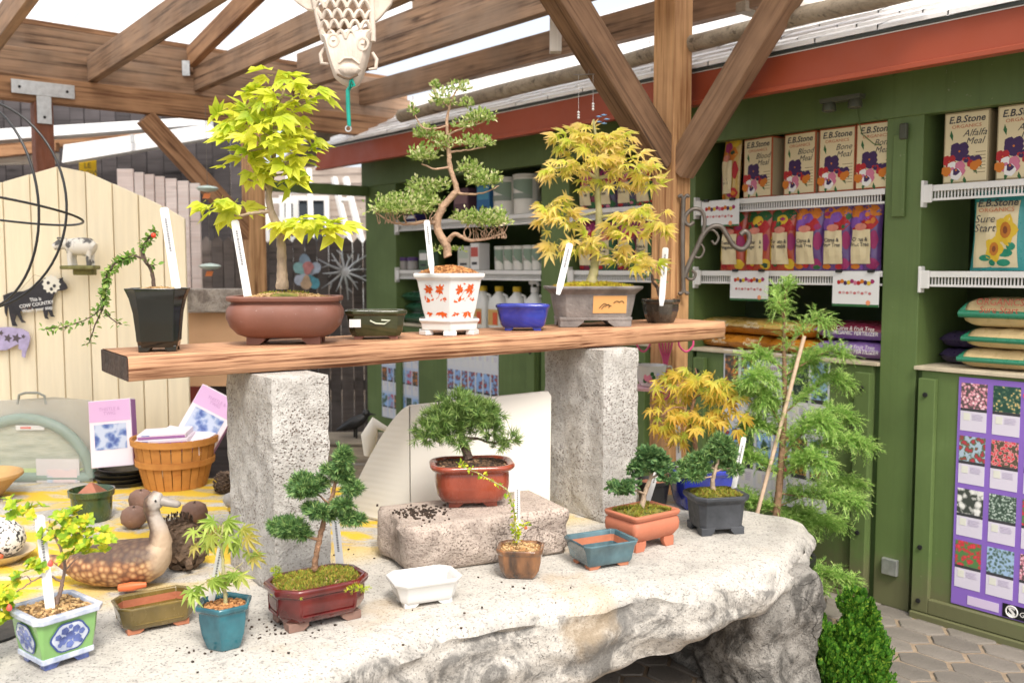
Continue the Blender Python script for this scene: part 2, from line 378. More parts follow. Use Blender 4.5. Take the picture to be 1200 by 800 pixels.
# ------------------------------------------------------------------ ground and pavers
struct(obj('ground', MB().poly([(-60, -20, 0), (60, -20, 0), (60, 120, 0), (-60, 120, 0)]), M['sand']))
pav = obj('paving', MB().slab([(-6, -1.5), (5, -1.5), (5, 11), (-6, 11)], .001, .012), None); struct(pav)
def paving_far():
    m, nt, p, out = _new('paving_far'); v = _coord(nt)
    mp = nt.nodes.new('ShaderNodeMapping'); mp.inputs['Rotation'].default_value = (0, 0, -SRZ); nt.links.new(v, mp.inputs[0])
    b = nt.nodes.new('ShaderNodeTexBrick'); nt.links.new(mp.outputs[0], b.inputs['Vector'])
    b.inputs['Color1'].default_value = (.30, .27, .235, 1); b.inputs['Color2'].default_value = (.24, .215, .19, 1); b.inputs['Mortar'].default_value = (.36, .28, .19, 1)
    b.inputs['Scale'].default_value = 1; b.inputs['Brick Width'].default_value = .24; b.inputs['Row Height'].default_value = .14; b.inputs['Mortar Size'].default_value = .006
    c = _mix(nt, .35, b.outputs['Color'], _ramp(nt, _noise(nt, v, 30, 5), [(.3, (.16, .14, .12)), (.7, (.34, .30, .26))]))
    nt.links.new(c, p.inputs['Base Color']); p.inputs['Roughness'].default_value = .92
    _bump(nt, p, _noise(nt, v, 60, 5), .4); return m
pav.data.materials.append(paving_far())
# hexagonal interlocking pavers near the shop front, each its own piece
PL, PW = .225, .135
def paver_mesh():
    a, b = PL / 2 - .006, PW / 2 - .005; mb = MB(); pts = []
    base = [(-a, 0), (-a + .045, -b), (a - .045, -b), (a, 0), (a - .045, b), (-a + .045, b)]
    for i in range(6):
        p, q = Vector(base[i] + (0,)), Vector(base[(i + 1) % 6] + (0,))
        pts.append(p.lerp(q, .08)); pts.append(p.lerp(q, .5) * (1.0 if i in (1, 4) else .985)); pts.append(p.lerp(q, .92))
    rings = [[(p.x, p.y, -.01) for p in pts], [(p.x, p.y, .016) for p in pts], [(p.x * .955, p.y * .925, .022) for p in pts]]
    mb.loft(rings, False, True); return mb.mesh('paver')
struct(obj('joint_bed', MB().slab([(q.x, q.y) for q in (SP(-1.4, -.05, 0), SP(-1.4, -2.6, 0), SP(1.35, -2.6, 0), SP(1.35, -.05, 0))], .013, .0285), M['sand']))
PVM = paver_mesh(); PVM.materials.append(M['paver'])
cnt = 0
pstep = PL - .045
for i in range(-4, 10):
    for j in range(-4, 18):
        x = .95 - i * pstep; y = -.03 - .20 - j * PW - (PW / 2 if i % 2 else 0) + .1
        q = SP(x, y, 0)
        if q.y < 1.2: continue
        px, py = PX((q.x, q.y, .02))
        if px < 560 or px > 1290 or py < 660 or py > 860: continue
        o = bpy.data.objects.new('paver', PVM); COL.objects.link(o); o.parent = pav
        o.location = (q.x, q.y, .012 + random.uniform(-.002, .003)); o.rotation_euler = (random.uniform(-.012, .012), random.uniform(-.012, .012), SRZ + random.uniform(-.02, .02)); cnt += 1
print('pavers', cnt)

# ------------------------------------------------------------------ garden shop
shop = thing('garden_shop', 'open-fronted green garden shop with red fascia and wire shelves', 'shop', SP(0, 0, 0), SRZ)
def sbox(name, x0, x1, y0, y1, z0, z1, m, parent=shop, bevel=.003, g=None):
    return obj(name, MB().box(((x0 + x1) / 2, (y0 + y1) / 2, (z0 + z1) / 2), (x1 - x0, y1 - y0, z1 - z0)), m, parent, bevel=bevel)
XA0, XA1 = -.07, .10
BAYS = [(XA1, 1.35), (-1.16, XA0), (-2.16, -1.45), (-4.16, -2.42)]
ZL = 1.145
sbox('pillar', XA0, XA1, .0, .46, .03, 2.30, M['green'])
sbox('pillar', -1.45, -1.16, .0, .46, .03, 2.30, M['green'])
sbox('pillar', -2.42, -2.16, .0, .46, .03, 2.30, M['green'])
sbox('pillar', -4.62, -4.16, .0, .46, .03, 2.30, M['green'])
sbox('trim_strip', -.03, .03, -.018, -.002, 1.80, 2.16, M['green'])
sbox('header', -4.66, 1.4, -.012, .055, 2.235, 2.62, M['green'])
sbox('back_wall', -4.555, 1.4, 1.15, 1.21, .0, 2.8, M['green_shaded'])
sbox('shop_ceiling', -4.6, 1.4, .06, 1.15, 2.26, 2.29, M['green_shaded'])
sbox('end_wall', -4.62, -4.56, .461, 1.21, .0, 2.6, M['green_shaded'])
sbox('end_wall', 1.36, 1.42, .0, 1.15, .0, 2.6, M['green_shaded'])
fx = sbox('fascia', -4.82, 1.5, -.335, -.305, 2.385, 2.53, M['red'])
obj('fascia_lip', MB().box((-1.66, -.325, 2.376), (6.3, .05, .022)), M['red'], shop, bevel=.003)
sbox('soffit', -4.8, 1.48, -.30, .0, 2.50, 2.515, M['green'])
sbox('drip_edge', -4.83, 1.52, -.352, -.30, 2.527, 2.54, M['drip'], bevel=0)
rm = MB(); sl = math.tan(R(27)); n = 34
for i in range(n):
    y0 = -.36 + i * .085; z0 = 2.545 + (y0 + .36) * sl
    y1 = y0 + .12; z1 = 2.545 + (y1 + .36) * sl
    for k in range(22):
        x0 = -4.85 + k * .29 + (.145 if i % 2 else 0); dz = random.uniform(0, .006)
        rm.add([(x0, y0, z0 + .012 + dz), (x0 + .283, y0, z0 + .012 + dz), (x0 + .283, y1, z1 - .002), (x0, y1, z1 - .002), (x0, y0, z0 - .004), (x0 + .283, y0, z0 - .004)], [(0, 1, 2, 3), (0, 4, 5, 1)])
rf = obj('roof', MB().slab([(-4.83, -.34), (1.45, -.34), (1.45, 2.5), (-4.83, 2.5)], 0, .02), M['shingle'], shop)
for v_ in rf.data.vertices: v_.co.z += 2.522 + (v_.co.y + .34) * sl
sh = obj('shingles', rm, M['shingle'], rf); sh['kind'] = 'stuff'
# counter ledge, cabinet doors with raised frames and bolts
def cabinet(x0, x1, zb=.06, bolts=True):
    obj('ledge', MB().box(((x0 + x1) / 2, .22, ZL - .008), (x1 - x0, .48, .016)), M['ledge'], shop, bevel=.002)
    d = sbox('cabinet_door', x0 + .03, x1 - .03, -.004, .02, zb, ZL - .018, M['green'])
    w = .075
    for a, b in ((x0 + .03, x0 + .03 + w), (x1 - .03 - w, x1 - .03)):
        sbox('stile', a, b, -.034, -.005, zb + .001, ZL - .05, M['green'], d)
    sbox('rail', x0 + .03 + w + .001, x1 - .03 - w - .001, -.034, -.005, zb + .001, zb + .065, M['green'], d)
    sbox('kick_board', x0 + .03, x1 - .03, -.05, -.006, .012, zb - .002, M['green'], d)
    if bolts:
        for xx in (x0 + .065, x1 - .065):
            for zz in (zb + .05, .35, ZL - .12):
                obj('bolt', MB().lathe([(.0, 0), (.011, .002), (.011, .006), (.004, .007)], 10).xf(Matrix.Translation((xx, -.036, zz)) @ Matrix.Rotation(R(90), 4, 'X')), M['bolt'], d)
    return d
for (a, b) in BAYS: cabinet(a, b)
sbox('base_wall', -4.6, 1.36, .025, .06, .0, ZL - .02, M['green_shaded'])
obj('hinge_plate', MB().box((.015, -.012, .22), (.075, .02, .075)), M['steel'], shop, bevel=.004)
# a rail reaching out from the far corner under the eave
sbox('eave_rail', -4.64, -4.56, -1.0, -.003, 2.16, 2.24, M['green'])
# little wall lamp and cable under the eave
lampm = mat('grey_plastic', (.07, .075, .05), .5, .1, 5, 0)
for xx in (-.30, -.17):
    obj('flood_lamp', MB().lathe([(.022, 0), (.03, -.015), (.032, -.04), (.022, -.044), (.02, -.035)], 14, (xx, -.10, 2.33)), lampm, shop, smooth=40)
obj('lamp_bracket', MB().box((-.235, -.10, 2.335), (.2, .05, .02)), lampm, shop)
obj('cable', MB().tube([(-.22, -.03, 2.33), (-.2, -.02, 2.25), (-.18, -.02, 2.18), (-.12, -.02, 2.13), (-.085, -.02, 2.12)], .0025, 6), M['green'], shop)
obj('switch_box', MB().box((.02, -.02, 2.17), (.035, .022, .07)), lampm, shop, bevel=.006)
# white wire shelves
def shelf(x0, x1, zt, yd=.8):
    L = x1 - x0
    mb = MB()
    mb.box(((x0 + x1) / 2, .010, zt - .013), (L, .012, .026)); mb.box(((x0 + x1) / 2, .010, zt - .062), (L, .012, .010))
    k = int(L / .0145)
    s = obj('shelf', mb, M['white_plastic'], shop)
    sl_ = MB()
    for i in range(k):
        sl_.box((x0 + .02 + i * (L - .03) / k, .016, zt - .034), (.0055, .005, .055))
    o = obj('shelf_wires', sl_, M['white_plastic'], s); o['kind'] = 'stuff'
    obj('shelf_deck', MB().box(((x0 + x1) / 2, .02 + yd / 2, zt - .008), (L, yd, .008)), M['white_plastic'], s)
    obj('end_cap', MB().box((x0 + .022, -.004, zt - .036), (.045, .012, .078)).box((x0 + .004, .005, zt - .036), (.012, .04, .115)), M['white_plastic'], s, bevel=.003)
for (a, b) in BAYS[:2]:
    shelf(a + .004, b - .004, 1.93); shelf(a + .004, b - .004, 1.56)
for (a, b) in BAYS[2:]:
    shelf(a + .004, b - .004, 1.93); shelf(a + .004, b - .004, 1.56)

# ------------------------------------------------------------------ timber pergola
KB = 1.135; BK = D(0, 116, 5.1 * KB)                                   # lower front edge of the back beam
perg = thing('pergola', 'timber pergola of dark brown beams and rafters with clear roof sheets', 'pergola', (BK.x, BK.y, 0))
def vline(px, z): return COLM(px, z, (BK.x, BK.y), V)
zb = BK.z
def vb(t, dz, off=0): return Vector((BK.x + V.x * t * KB + U.x * off, BK.y + V.y * t * KB + U.y * off, zb + dz * KB))
beam('back_beam', vb(-1.2, .068), vb(2.95, .068), .09, .136 * KB, M['beam_or'], perg)
beam('back_beam', vb(-1.2, .215, .03), vb(2.6, .205, .03), .08, .15 * KB, M['beam'], perg)
beam('back_beam', vb(-1.2, .36, .07), vb(2.6, .345, .07), .08, .13 * KB, M['beam'], perg)
beam('eave_batten', vb(-1.2, .50, .32), vb(3.0, .47, .32), .06, .035, M['beam_or'], perg)
beam('white_end_board', vb(2.96, .075, .0), vb(3.35, .07, 0), .085, .125, M['white_wood'], perg)
def rafter(name, a, b, w, h, m, Y=None, ext=1.35, off=0.0):
    """a, b: photo points on the lower edge; a lies on the back beam line, b nearer, running with the shop"""
    pa = vline(a[0], 2.6); pa = D(a[0], a[1], pa.y if Y is None else Y)
    for _ in range(3):
        q = COLM(b[0], 2.8 if _ == 0 else qz, (pa.x, pa.y), U); qz = D(b[0], b[1], q.y).z
    q = D(b[0], b[1], q.y)
    e = pa + (q - pa) * ext; up = Vector((0, 0, h / 2))
    return beam(name, pa + up, e + up, w * 1.05, h * 1.06, m, perg)
rafter('rafter', (-35, 98), (38, 0), .05, .145, M['beam'], ext=1.6)
rafter('rafter', (108, 96), (258, 0), .055, .15, M['beam'], ext=1.7)
rafter('rafter', (224, 79), (305, 0), .05, .13, M['beam_or'], ext=1.5)
rafter('rafter', (232, 107), (377, 43), .06, .15, M['beam'], ext=2.6)
rafter('rafter', (345, 108), (600, 28), .06, .14, M['beam'], ext=2.2)
rafter('rafter', (352, 88), (600, 0), .055, .145, M['beam'], ext=1.8)
rafter('rafter', (425, 123), (600, 80), .065, .15, M['beam'], ext=2.4)
# round grey pole above the shop eave
p_a = D(470, 136, 6.6); p_b = COLM(900, 2.9, (p_a.x, p_a.y), U); p_b = D(900, 30, p_b.y); p_e = p_a + (p_b - p_a) * 1.25
obj('pole', MB().tube([p_a.lerp(p_e, i / 14) + Vector((0, 0, random.uniform(-.006, .006))) for i in range(15)], [.042 + random.uniform(-.003, .003) for _ in range(15)], 12), M['grey_wood'], perg, smooth=60, world=True)
# short stub between the long rafters
s0 = D(651, 62, 5.0); beam('stub', s0, s0 + Vector((0, 0, .26)), .07, .06, M['white_wood'], perg, up=(1, 0, 0))
# cross rafter over the shop roof, top right
c0 = D(868, 8, 4.55); beam('cross_rafter', c0, SP(0, .1, 0) * 0 + c0 + V * 1.25 + Vector((0, 0, -.0)), .06, .05, M['grey_wood'], perg)
beam('cross_rafter', c0 + Vector((.10, .05, .09)), c0 + V * 1.2 + Vector((.03, 0, .09)), .05, .11, M['white_wood'], perg)
# front post and its braces
PQ = D(787, 187, 4.62); PQ.z = 0
pr = thing('timber_post', 'square orange timber post with two diagonal braces beside the shop', 'post', (PQ.x, PQ.y, 0), SRZ)
def upbeam(name, p, z0, z1, w, m, parent, rz):
    o = obj(name, MB().box((0, 0, 0), (z1 - z0, w, w)), m, parent, bevel=.006, world=True)
    x = Vector((0, 0, 1)); y = Vector((math.cos(rz), math.sin(rz), 0)); z = x.cross(y)
    o.matrix_basis = Matrix(((x.x, y.x, z.x, p[0]), (x.y, y.y, z.y, p[1]), (x.z, y.z, z.z, (z0 + z1) / 2), (0, 0, 0, 1))); return o
upbeam('post_shaft', (PQ.x, PQ.y), 0.02, 3.3, .132, M['post_or'], pr, SRZ)
zc = D(787, 182, PQ.y).z
bq0 = Vector((PQ.x, PQ.y, zc - .03)) - V * .05; bq1 = COLM(662, 3.0, (PQ.x, PQ.y), -V); bq1.z = D(662, 0, bq1.y).z; bq1 = bq0 + (bq1 - bq0) * 1.18
beam('brace', bq0, bq1, .115, .15, wood('brace_dark_wood', (.06, .03, .016), (.26, .15, .085), grain=24, along=1.2, bump=.6, hard=.03), pr, bevel=.006)
beam('brace', Vector((PQ.x, PQ.y, zc - .08)) - U * .05, Vector((PQ.x, PQ.y, zc + .98)) - U * .93, .095, .125, M['brace_old'], pr, bevel=.006)
beam('cross_beam', Vector((PQ.x, PQ.y, 3.40)) + V * .3, Vector((PQ.x, PQ.y, 3.40)) - V * 1.6, .10, .16, M['beam'], pr)
beam('top_beam', Vector((PQ.x, PQ.y, 3.22)) + U * 2.2, Vector((PQ.x, PQ.y, 3.22)) - U * 1.6, .10, .18, M['beam'], pr)
# back posts of the pergola
q1 = vline(50, 2.4); upbeam('post', (q1.x, q1.y), .02, zb - .002, .108, M['post_red'], perg, SRZ)
q2 = vline(296, 2.4); upbeam('post', (q2.x, q2.y), .02, zb - .002, .125, M['post_or'], perg, SRZ)
b0 = D(178, 128, vline(178, 2.5).y); b1 = D(292, 232, q2.y)
beam('brace', vb((vline(170, 2.5) - vb(0, 0)).dot(V) / KB, -.02), Vector((q2.x, q2.y, zb - .80)), .09, .115, M['beam_or'], perg)
# steel T plate on the left post
tp = q1 - V * 0 - U * .055
def tplate():
    mb = MB(); 
    mb.prism([(-.18, .034), (.18, .034), (.18, .118), (-.18, .118)], -.004, 0); mb.prism([(-.042, -.135), (.042, -.135), (.042, .033), (-.042, .033)], -.004, 0)
    o = obj('t_plate', mb, M['steel'], perg, loc=(q1.x - U.x * .062, q1.y - U.y * .062, zb), rz=math.atan2(V.y, V.x), world=True, bevel=.002)
    for x, z in ((-.135, .075), (.135, .075), (0, -.095)):
        obj('bolt', MB().lathe([(.009, 0), (.009, .004), (.0, .006)], 8).xf(Matrix.Translation((x, -.005, z)) @ Matrix.Rotation(R(90), 4, 'X')), M['bolt'], o)
tplate()
hq = D(221, 82, 5.75 * KB); obj('joist_hanger', MB().box((hq.x, hq.y - .05, hq.z), (.05, .01, .10)), M['steel'], perg, world=True)
# translucent roof sheets over the left bays
def sheet_mat():
    m, nt, p, out = _new('corrugated_clear_sheet'); nt.nodes.remove(p); v = _coord(nt)
    n = _noise(nt, v, 1.2, 5, .6, 1.); c = _ramp(nt, n, [(.3, (.80, .79, .76)), (.6, (.95, .95, .94))])
    a = nt.nodes.new('ShaderNodeBsdfTranslucent'); nt.links.new(c, a.inputs[0]); d = nt.nodes.new('ShaderNodeBsdfDiffuse'); d.inputs[0].default_value = (.8, .8, .8, 1)
    t = nt.nodes.new('ShaderNodeBsdfTransparent'); t.inputs[0].default_value = (.93, .95, .96, 1)
    mx = nt.nodes.new('ShaderNodeMixShader'); mx.inputs[0].default_value = .12; nt.links.new(a.outputs[0], mx.inputs[1]); nt.links.new(d.outputs[0], mx.inputs[2])
    m2 = nt.nodes.new('ShaderNodeMixShader'); m2.inputs[0].default_value = .12; nt.links.new(mx.outputs[0], m2.inputs[1]); nt.links.new(t.outputs[0], m2.inputs[2])
    nt.links.new(m2.outputs[0], out.inputs[0]); return m
SHM = sheet_mat()
for k in range(4):                       # sheets side by side across V, running along U
    t0 = -1.3 + k * .92; mb = MB(); vs = []; nn = 24
    for i in range(nn + 1):
        t = t0 + .90 * i / nn
        zz = .62 + .012 * math.cos(i * math.pi)
        for off, rise in ((.8, -.038), (-4.6, .55)):
            p = vb(t, zz + rise, off); vs.append((p.x, p.y, p.z))
    mb.add(vs, [(2 * i, 2 * i + 1, 2 * i + 3, 2 * i + 2) for i in range(nn)])
    obj('roof_sheet', mb, SHM, perg, world=True)
for off in (-.9, -2.2, -3.6):
    beam('purlin', vb(-1.3, .58 + .55 * (-off + .45) / 5.05, off), vb(2.4, .58 + .55 * (-off + .45) / 5.05, off), .04, .04, M['beam'], perg)

# ------------------------------------------------------------------ cream board fence panel on the left
FY = 4.9
fence = thing('board_fence', 'cream painted board fence panel with a peaked top', 'fence', (D(90, 500, FY).x, FY, 0))
fx0 = fence.location.x
tops = [(-90, 246), (0, 215), (72, 195), (100, 200), (150, 222), (182, 236), (215, 254), (250, 280)]
def topz(px):
    for (a, b), (c, d) in zip(tops, tops[1:]):
        if a <= px <= c: return D(px, b + (d - b) * (px - a) / (c - a), FY).z
edges = [-90, -58, -26, 6, 38, 71, 103, 134, 164, 192, 218]
for i in range(len(edges) - 1):
    a, b = edges[i], edges[i + 1]; xa, xb = D(a, 300, FY).x + .003, D(b, 300, FY).x - .003
    pts = [(xa - fx0, .02), (xb - fx0, .02), (xb - fx0, topz(b))]
    if a < 72 < b: pts.append((D(72, 300, FY).x - fx0, topz(72)))
    pts.append((xa - fx0, topz(a)))
    obj('board', MB().prism(pts, random.uniform(-.002, .001), .02), M['cream'], fence, bevel=.003)
obj('backing_rail', MB().box((-.2, .035, .6), (1.3, .025, .09)).box((-.2, .035, 1.5), (1.3, .025, .09)), M['cream'], fence)
# pale pink fence and trim behind it
PF = 6.1
pf = thing('picket_fence', 'weathered pale pink board fence behind the cream panel', 'fence', (D(190, 400, PF).x, PF, 0))
pe = [140, 160, 172, 184, 196, 210, 224, 237]
for a, b in zip(pe, pe[1:]):
    xa, xb = D(a, 300, PF).x + .004, D(b, 300, PF).x - .004; zt = D(a, 198 + (a - 140) * .2, PF).z
    obj('board', MB().box(((xa + xb) / 2 - pf.location.x, 0, zt / 2), (xb - xa, .02, zt)), M['pinkfence'], pf, bevel=.003)
# ------------------------------------------------------------------ yard behind: dark fence, barn, ladders, ornaments
DF = 8.6
dfx = D(350, 400, DF).x
dfence = thing('picket_fence', 'dark weathered picket fence with pointed tops behind the yard', 'fence', (dfx, DF, 0))
px = 236
while px < 436:
    w = random.uniform(12, 15); xa, xb = D(px, 300, DF).x + .003, D(px + w, 300, DF).x - .003; zt = D(px, 277, DF).z + random.uniform(-.015, .015); xm = (xa + xb) / 2
    pts = [(xa - dfx, .02), (xb - dfx, .02), (xb - dfx, zt - .05), (xm - dfx, zt), (xa - dfx, zt - .05)]
    obj('picket', MB().prism(pts, -.01 + random.uniform(-.006, .006), .01), M['darkfence'], dfence)
    px += w
obj('rail', MB().box((0, .03, 1.5), (1.7, .03, .09)).box((0, .03, .5), (1.7, .03, .09)), M['darkfence'], dfence)
# neighbour's weathered house beyond the dark fence
HY = 11.5
hx = D(350, 300, HY).x
house = thing('house', 'tan weathered plank house wall beyond the dark picket fence', 'house', (hx, HY, 0))
hm = wood('house_siding', (.22, .17, .14), (.50, .42, .36), grain=5, rand=.1)
for i in range(14):
    obj('siding_board', MB().box((0, random.uniform(-.01, .01), .1 + i * .2), (3.2, .03, .192)), hm, house)
hw = obj('window', MB().box((.1, -.06, 2.05), (.5, .03, .7)), flat((.05, .06, .07), .15), house)
obj('window_frame', MB().box((.1, -.09, 2.42), (.6, .03, .06)).box((.1, -.09, 1.68), (.6, .03, .06)).box((-.17, -.09, 2.05), (.06, .03, .68)).box((.37, -.09, 2.05), (.06, .03, .68)), M['white_label'], hw)
# white step ladders leaning beyond the fence
lm = mat('white_ladder_paint', (.80, .80, .78), .5, .06, 5, .05)
def ladder(px0, py0, px1, py1, Y, wpx, label, n=5):
    a, b = D(px0, py0, Y), D(px1, py1, Y + .15); a0 = Vector((a.x, a.y, 0))
    t = thing('ladder', label, 'ladder', (a.x, a.y, 0), 0, 'white ladders beyond the fence')
    dirv = (b - a); lo = a - dirv * (a.z / dirv.z)
    w = wpx * Y / FPX
    for s in (-.5, .5):
        beam('side_rail', lo + Vector((w * s * 1.15, 0, .01)), b + Vector((w * s * .8, 0, 0)), .05, .05, lm, t, bevel=.003)
    for i in range(1, 9):
        p = lo.lerp(b, i / 9 + .02); ww = w * (1.15 - .35 * i / 9)
        beam('rung', p - Vector((ww / 2 - .02, 0, 0)), p + Vector((ww / 2 - .02, 0, 0)), .07, .03, lm, t, bevel=.002)
ladder(352, 300, 350, 198, 9.3, 30, 'white wooden step ladder whose wide rungs show above the dark pickets')
ladder(418, 290, 398, 208, 9.6, 17, 'narrow white ladder leaning beside the green shop corner post')
# flat white house trim between maple trunk and ladders: white crate
wc = thing('window_sash', 'old white window sash propped on top of the dark pickets', 'window', D(330, 283, 8.9))
for k, (x, z) in enumerate(((-.14, .2), (.14, .2))): obj('stile', MB().box((x, 0, z), (.05, .03, .4)), lm, wc)
for z in (.02, .2, .38): obj('rail', MB().box((0, 0, z), (.23, .03, .05)), lm, wc)
# barn far left
BYD = 9.0
bx = D(120, 200, BYD).x
barn = thing('barn', 'dark board barn with white corrugated metal roof edge', 'barn', (bx, BYD, 0))
i = 0; x = bx - 3.0
while x < bx + 1.35:
    w = random.uniform(.13, .17); obj('siding_board', MB().box((x + w / 2 - bx, random.uniform(-.008, .008), 1.7), (w - .008, .03, 3.36)), M['barn'], barn); x += w
metal_w = mat('white_sheet_metal', (.78, .79, .80), .45, .05, 5, .05, 30)
def px_strip(name, a, b, c, d, Y, thick, m, parent):
    ps = [D(q[0], q[1], Y) for q in (a, b, c, d)]
    poly = [(p.x - parent.location.x, p.z) for p in ps]
    return obj(name, MB().prism(poly, Y - thick - parent.location.y, Y - parent.location.y), m, parent, bevel=.004)
px_strip('roof_edge', (-40, 172), (250, 150), (250, 141), (-40, 158), 8.6, .2, metal_w, barn)
px_strip('eave_board', (-40, 184), (250, 158), (250, 151), (-40, 173), 8.75, .06, M['beam_or'], barn)
px_strip('gutter', (80, 193), (258, 163), (250, 148), (82, 172), 8.3, .12, metal_w, barn)
px_strip('gutter_bracket', (154, 168), (158, 168), (158, 158), (154, 158), 8.14, .03, M['steel'], barn)
px_strip('eave_board', (-40, 190), (70, 178), (70, 168), (-40, 175), 8.5, .08, M['beam_or'], barn)
px_strip('wall_trim', (-40, 195), (70, 192), (70, 180), (-40, 191), 8.62, .05, M['white_wood'], barn)
# gable roof peak and dark roof scrap beyond the red fascia
hut = thing('hut', 'small dark hut roof showing between pergola beam and red fascia', 'hut', (D(390, 170, 12.5).x, 12.5, 0))
hz = D(390, 150, 12.5).z
obj('wall', MB().box((0, .5, hz / 2 - .3), (1.0, 1, hz - .6)), M['barn'], hut)
obj('roof', MB().prism([(-.75, hz - .62), (0, hz + .08), (.75, hz - .62), (.75, hz - .54), (0, hz + .16), (-.75, hz - .54)], -.2, 1.2), M['grey_wood'], hut)
# yellow notice on the barn wall
yp = D(103, 197, 8.4); ys = thing('notice', 'yellow notice with black lettering on the dark barn wall', 'sign', (yp.x, yp.y, yp.z - .1))
obj('board', MB().box((0, 0, .07), (.15, .01, .24)), flat((.75, .50, .02)), ys)
text('LE\n50 OW', .065, M['ink'], ys, (.0, -.0065, .10))
# low tan cupboard and grey rail between fence and post
tanm = mat('tan_board', (.72, .44, .25), .6, .06, 4, .08)
tc = D(245, 400, 5.6)
tcup = thing('potting_bench', 'tan board potting bench with a rough grey top rail', 'bench', (tc.x, 5.6, 0))
xa, xb = D(222, 400, 5.6).x - tc.x, D(292, 400, 5.6).x - tc.x
zt, zm, zl = D(245, 338, 5.6).z, D(245, 365, 5.6).z, D(245, 452, 5.6).z
obj('top_rail', MB().box(((xa + xb) / 2, -.04, (zt + zm) / 2), (xb - xa, .10, zt - zm)), stone_mat('rough_grey_rail', (.50, .45, .40), (.25, .2, .17)), tcup, bevel=.006)
obj('panel', MB().box(((xa + xb) / 2, 0, (zm + zl) / 2 - .003), (xb - xa, .03, zm - zl - .006)), tanm, tcup)
obj('recess_shade', MB().box(((xa + xb) / 2 + .03, .10, zl / 2), (xb - xa - .06, .05, zl - .02)), M['barn'], tcup)  # dark slab standing in for the shade below the bench panel
redm = mat('dark_red_paint', (.20, .03, .02), .5, .1, 5, .05)
for xx in (xa + .03, xb - .03): obj('leg', MB().box((xx, .0, zl / 2), (.06, .06, zl - .004)), redm, tcup)
# glass fish-shaped lamps hanging by the pink fence
gl = mat('pale_green_glass', (.55, .68, .62), .15, .1, 8, 0)
for i, (a, b) in enumerate(((243, 221), (246, 312))):
    p = D(a, b, 5.75); t = thing('glass_float', ['upper', 'lower'][i] + ' pale green glass disc hanging in front of the pink fence', 'ornament', p, 0, 'hanging glass discs')
    obj('disc', MB().lathe([(.002, -.022), (.05, -.014), (.068, 0), (.05, .012), (.002, .02)], 20, sx=1), gl, t, smooth=60)
    obj('wire', MB().tube([(0, 0, .018), (0, 0, .5)], .0015, 5), M['iron'], t)
    obj('tail', MB().prism([(-.03, -.06), (.01, -.06), (.02, -.03), (-.02, -.03)], -.004, .004), flat((.8, .25, .08)), t)
    
# butterfly ornament and metal sunburst on the dark fence
p = D(361, 322, 8.4); bt = thing('butterfly_ornament', 'painted garden spinner of blue, teal and pink petals on a stake', 'ornament', (p.x, p.y, 0))
obj('stake', MB().tube([(0, 0, 0.01), (0, 0, p.z + .1)], .008, 6), M['iron'], bt)
for k, (ang, c, L) in enumerate(((100, (.22, .30, .38), .19), (140, (.24, .44, .43), .15), (40, (.42, .48, .58), .15), (215, (.42, .46, .54), .13), (310, (.10, .34, .42), .15), (80, (.50, .20, .19), .12), (265, (.50, .34, .21), .13))):
    a = R(ang); pts = []
    for i in range(14):
        th = 2 * math.pi * i / 14; lx = L / 2 + L / 2 * math.cos(th); ly = .045 * math.sin(th) * (1.2 if math.cos(th) > 0 else .8)
        pts.append((lx * math.cos(a) - ly * math.sin(a), p.z + lx * math.sin(a) + ly * math.cos(a)))
    obj('petal', MB().prism(pts, -.03 - k * .004, -.027 - k * .004), mat('petal_paint', c, .4, .25, 18, 0), bt)
p = D(404, 318, 8.45); sb = thing('sunburst_ornament', 'grey wrought metal sunburst ornament hung on the dark pickets', 'ornament', p)
mb = MB().lathe([(.0, -.02), (.035, -.012), (.04, .0), (.0, .004)], 14).xf(Matrix.Rotation(R(90), 4, 'X'))
obj('hub', mb, M['steel'], sb, smooth=50)
for k in range(12):
    a = 2 * math.pi * k / 12 + .1; L = .26 if k % 2 else .2
    obj('ray', MB().tube([(.04 * math.cos(a), 0, .04 * math.sin(a)), (.5 * L * math.cos(a + .06), -.01, .5 * L * math.sin(a + .06)), (L * math.cos(a), 0, L * math.sin(a))], [.014, .009, .003], 6).tube([(.55 * L * math.cos(a), -.01, .55 * L * math.sin(a)), (.78 * L * math.cos(a + .25), -.01, .78 * L * math.sin(a + .25))], [.008, .003], 5), M['steel'], sb, smooth=60)
# black watering frog and melon-green bowl on the ground behind the table
p = G(413, 517, .45)
t = thing('crate', 'grey wooden crate standing behind the stone table', 'crate', (D(395, 520, 6.4).x, 6.4, 0)); 
cz = D(395, 512, 6.4).z
for i in range(4): obj('slat', MB().box((0, -.2, cz - .07 - i * .15), (.62, .02, .135)), M['grey_wood'], t, bevel=.003)
obj('crate_top', MB().box((0, 0, cz - .012), (.64, .44, .022)), M['grey_wood'], t, bevel=.003)
p = D(414, 507, 6.35)
t = thing('raven_statue', 'small black bird statue standing on the grey crate', 'statue', (p.x, 6.38, cz))
mb = MB(); mb.tube([(-.12, 0, .05), (-.06, 0, .075), (.0, 0, .10), (.06, 0, .13), (.085, 0, .155)], [.008, .03, .045, .035, .022], 10)
mb.lathe([(.001, -.03), (.024, -.015), (.03, .005), (.02, .025), (.001, .032)], 10, (.085, 0, .165)); mb.tube([(.105, 0, .165), (.15, 0, .158)], [.011, .002], 6)
mb.tube([(.0, .015, .08), (.0, .018, .002)], .007, 6); mb.tube([(.02, -.015, .08), (.02, -.018, .002)], .007, 6)
obj('body', mb, M['black_iron'], t, smooth=60)
p = D(408, 520, 6.1)
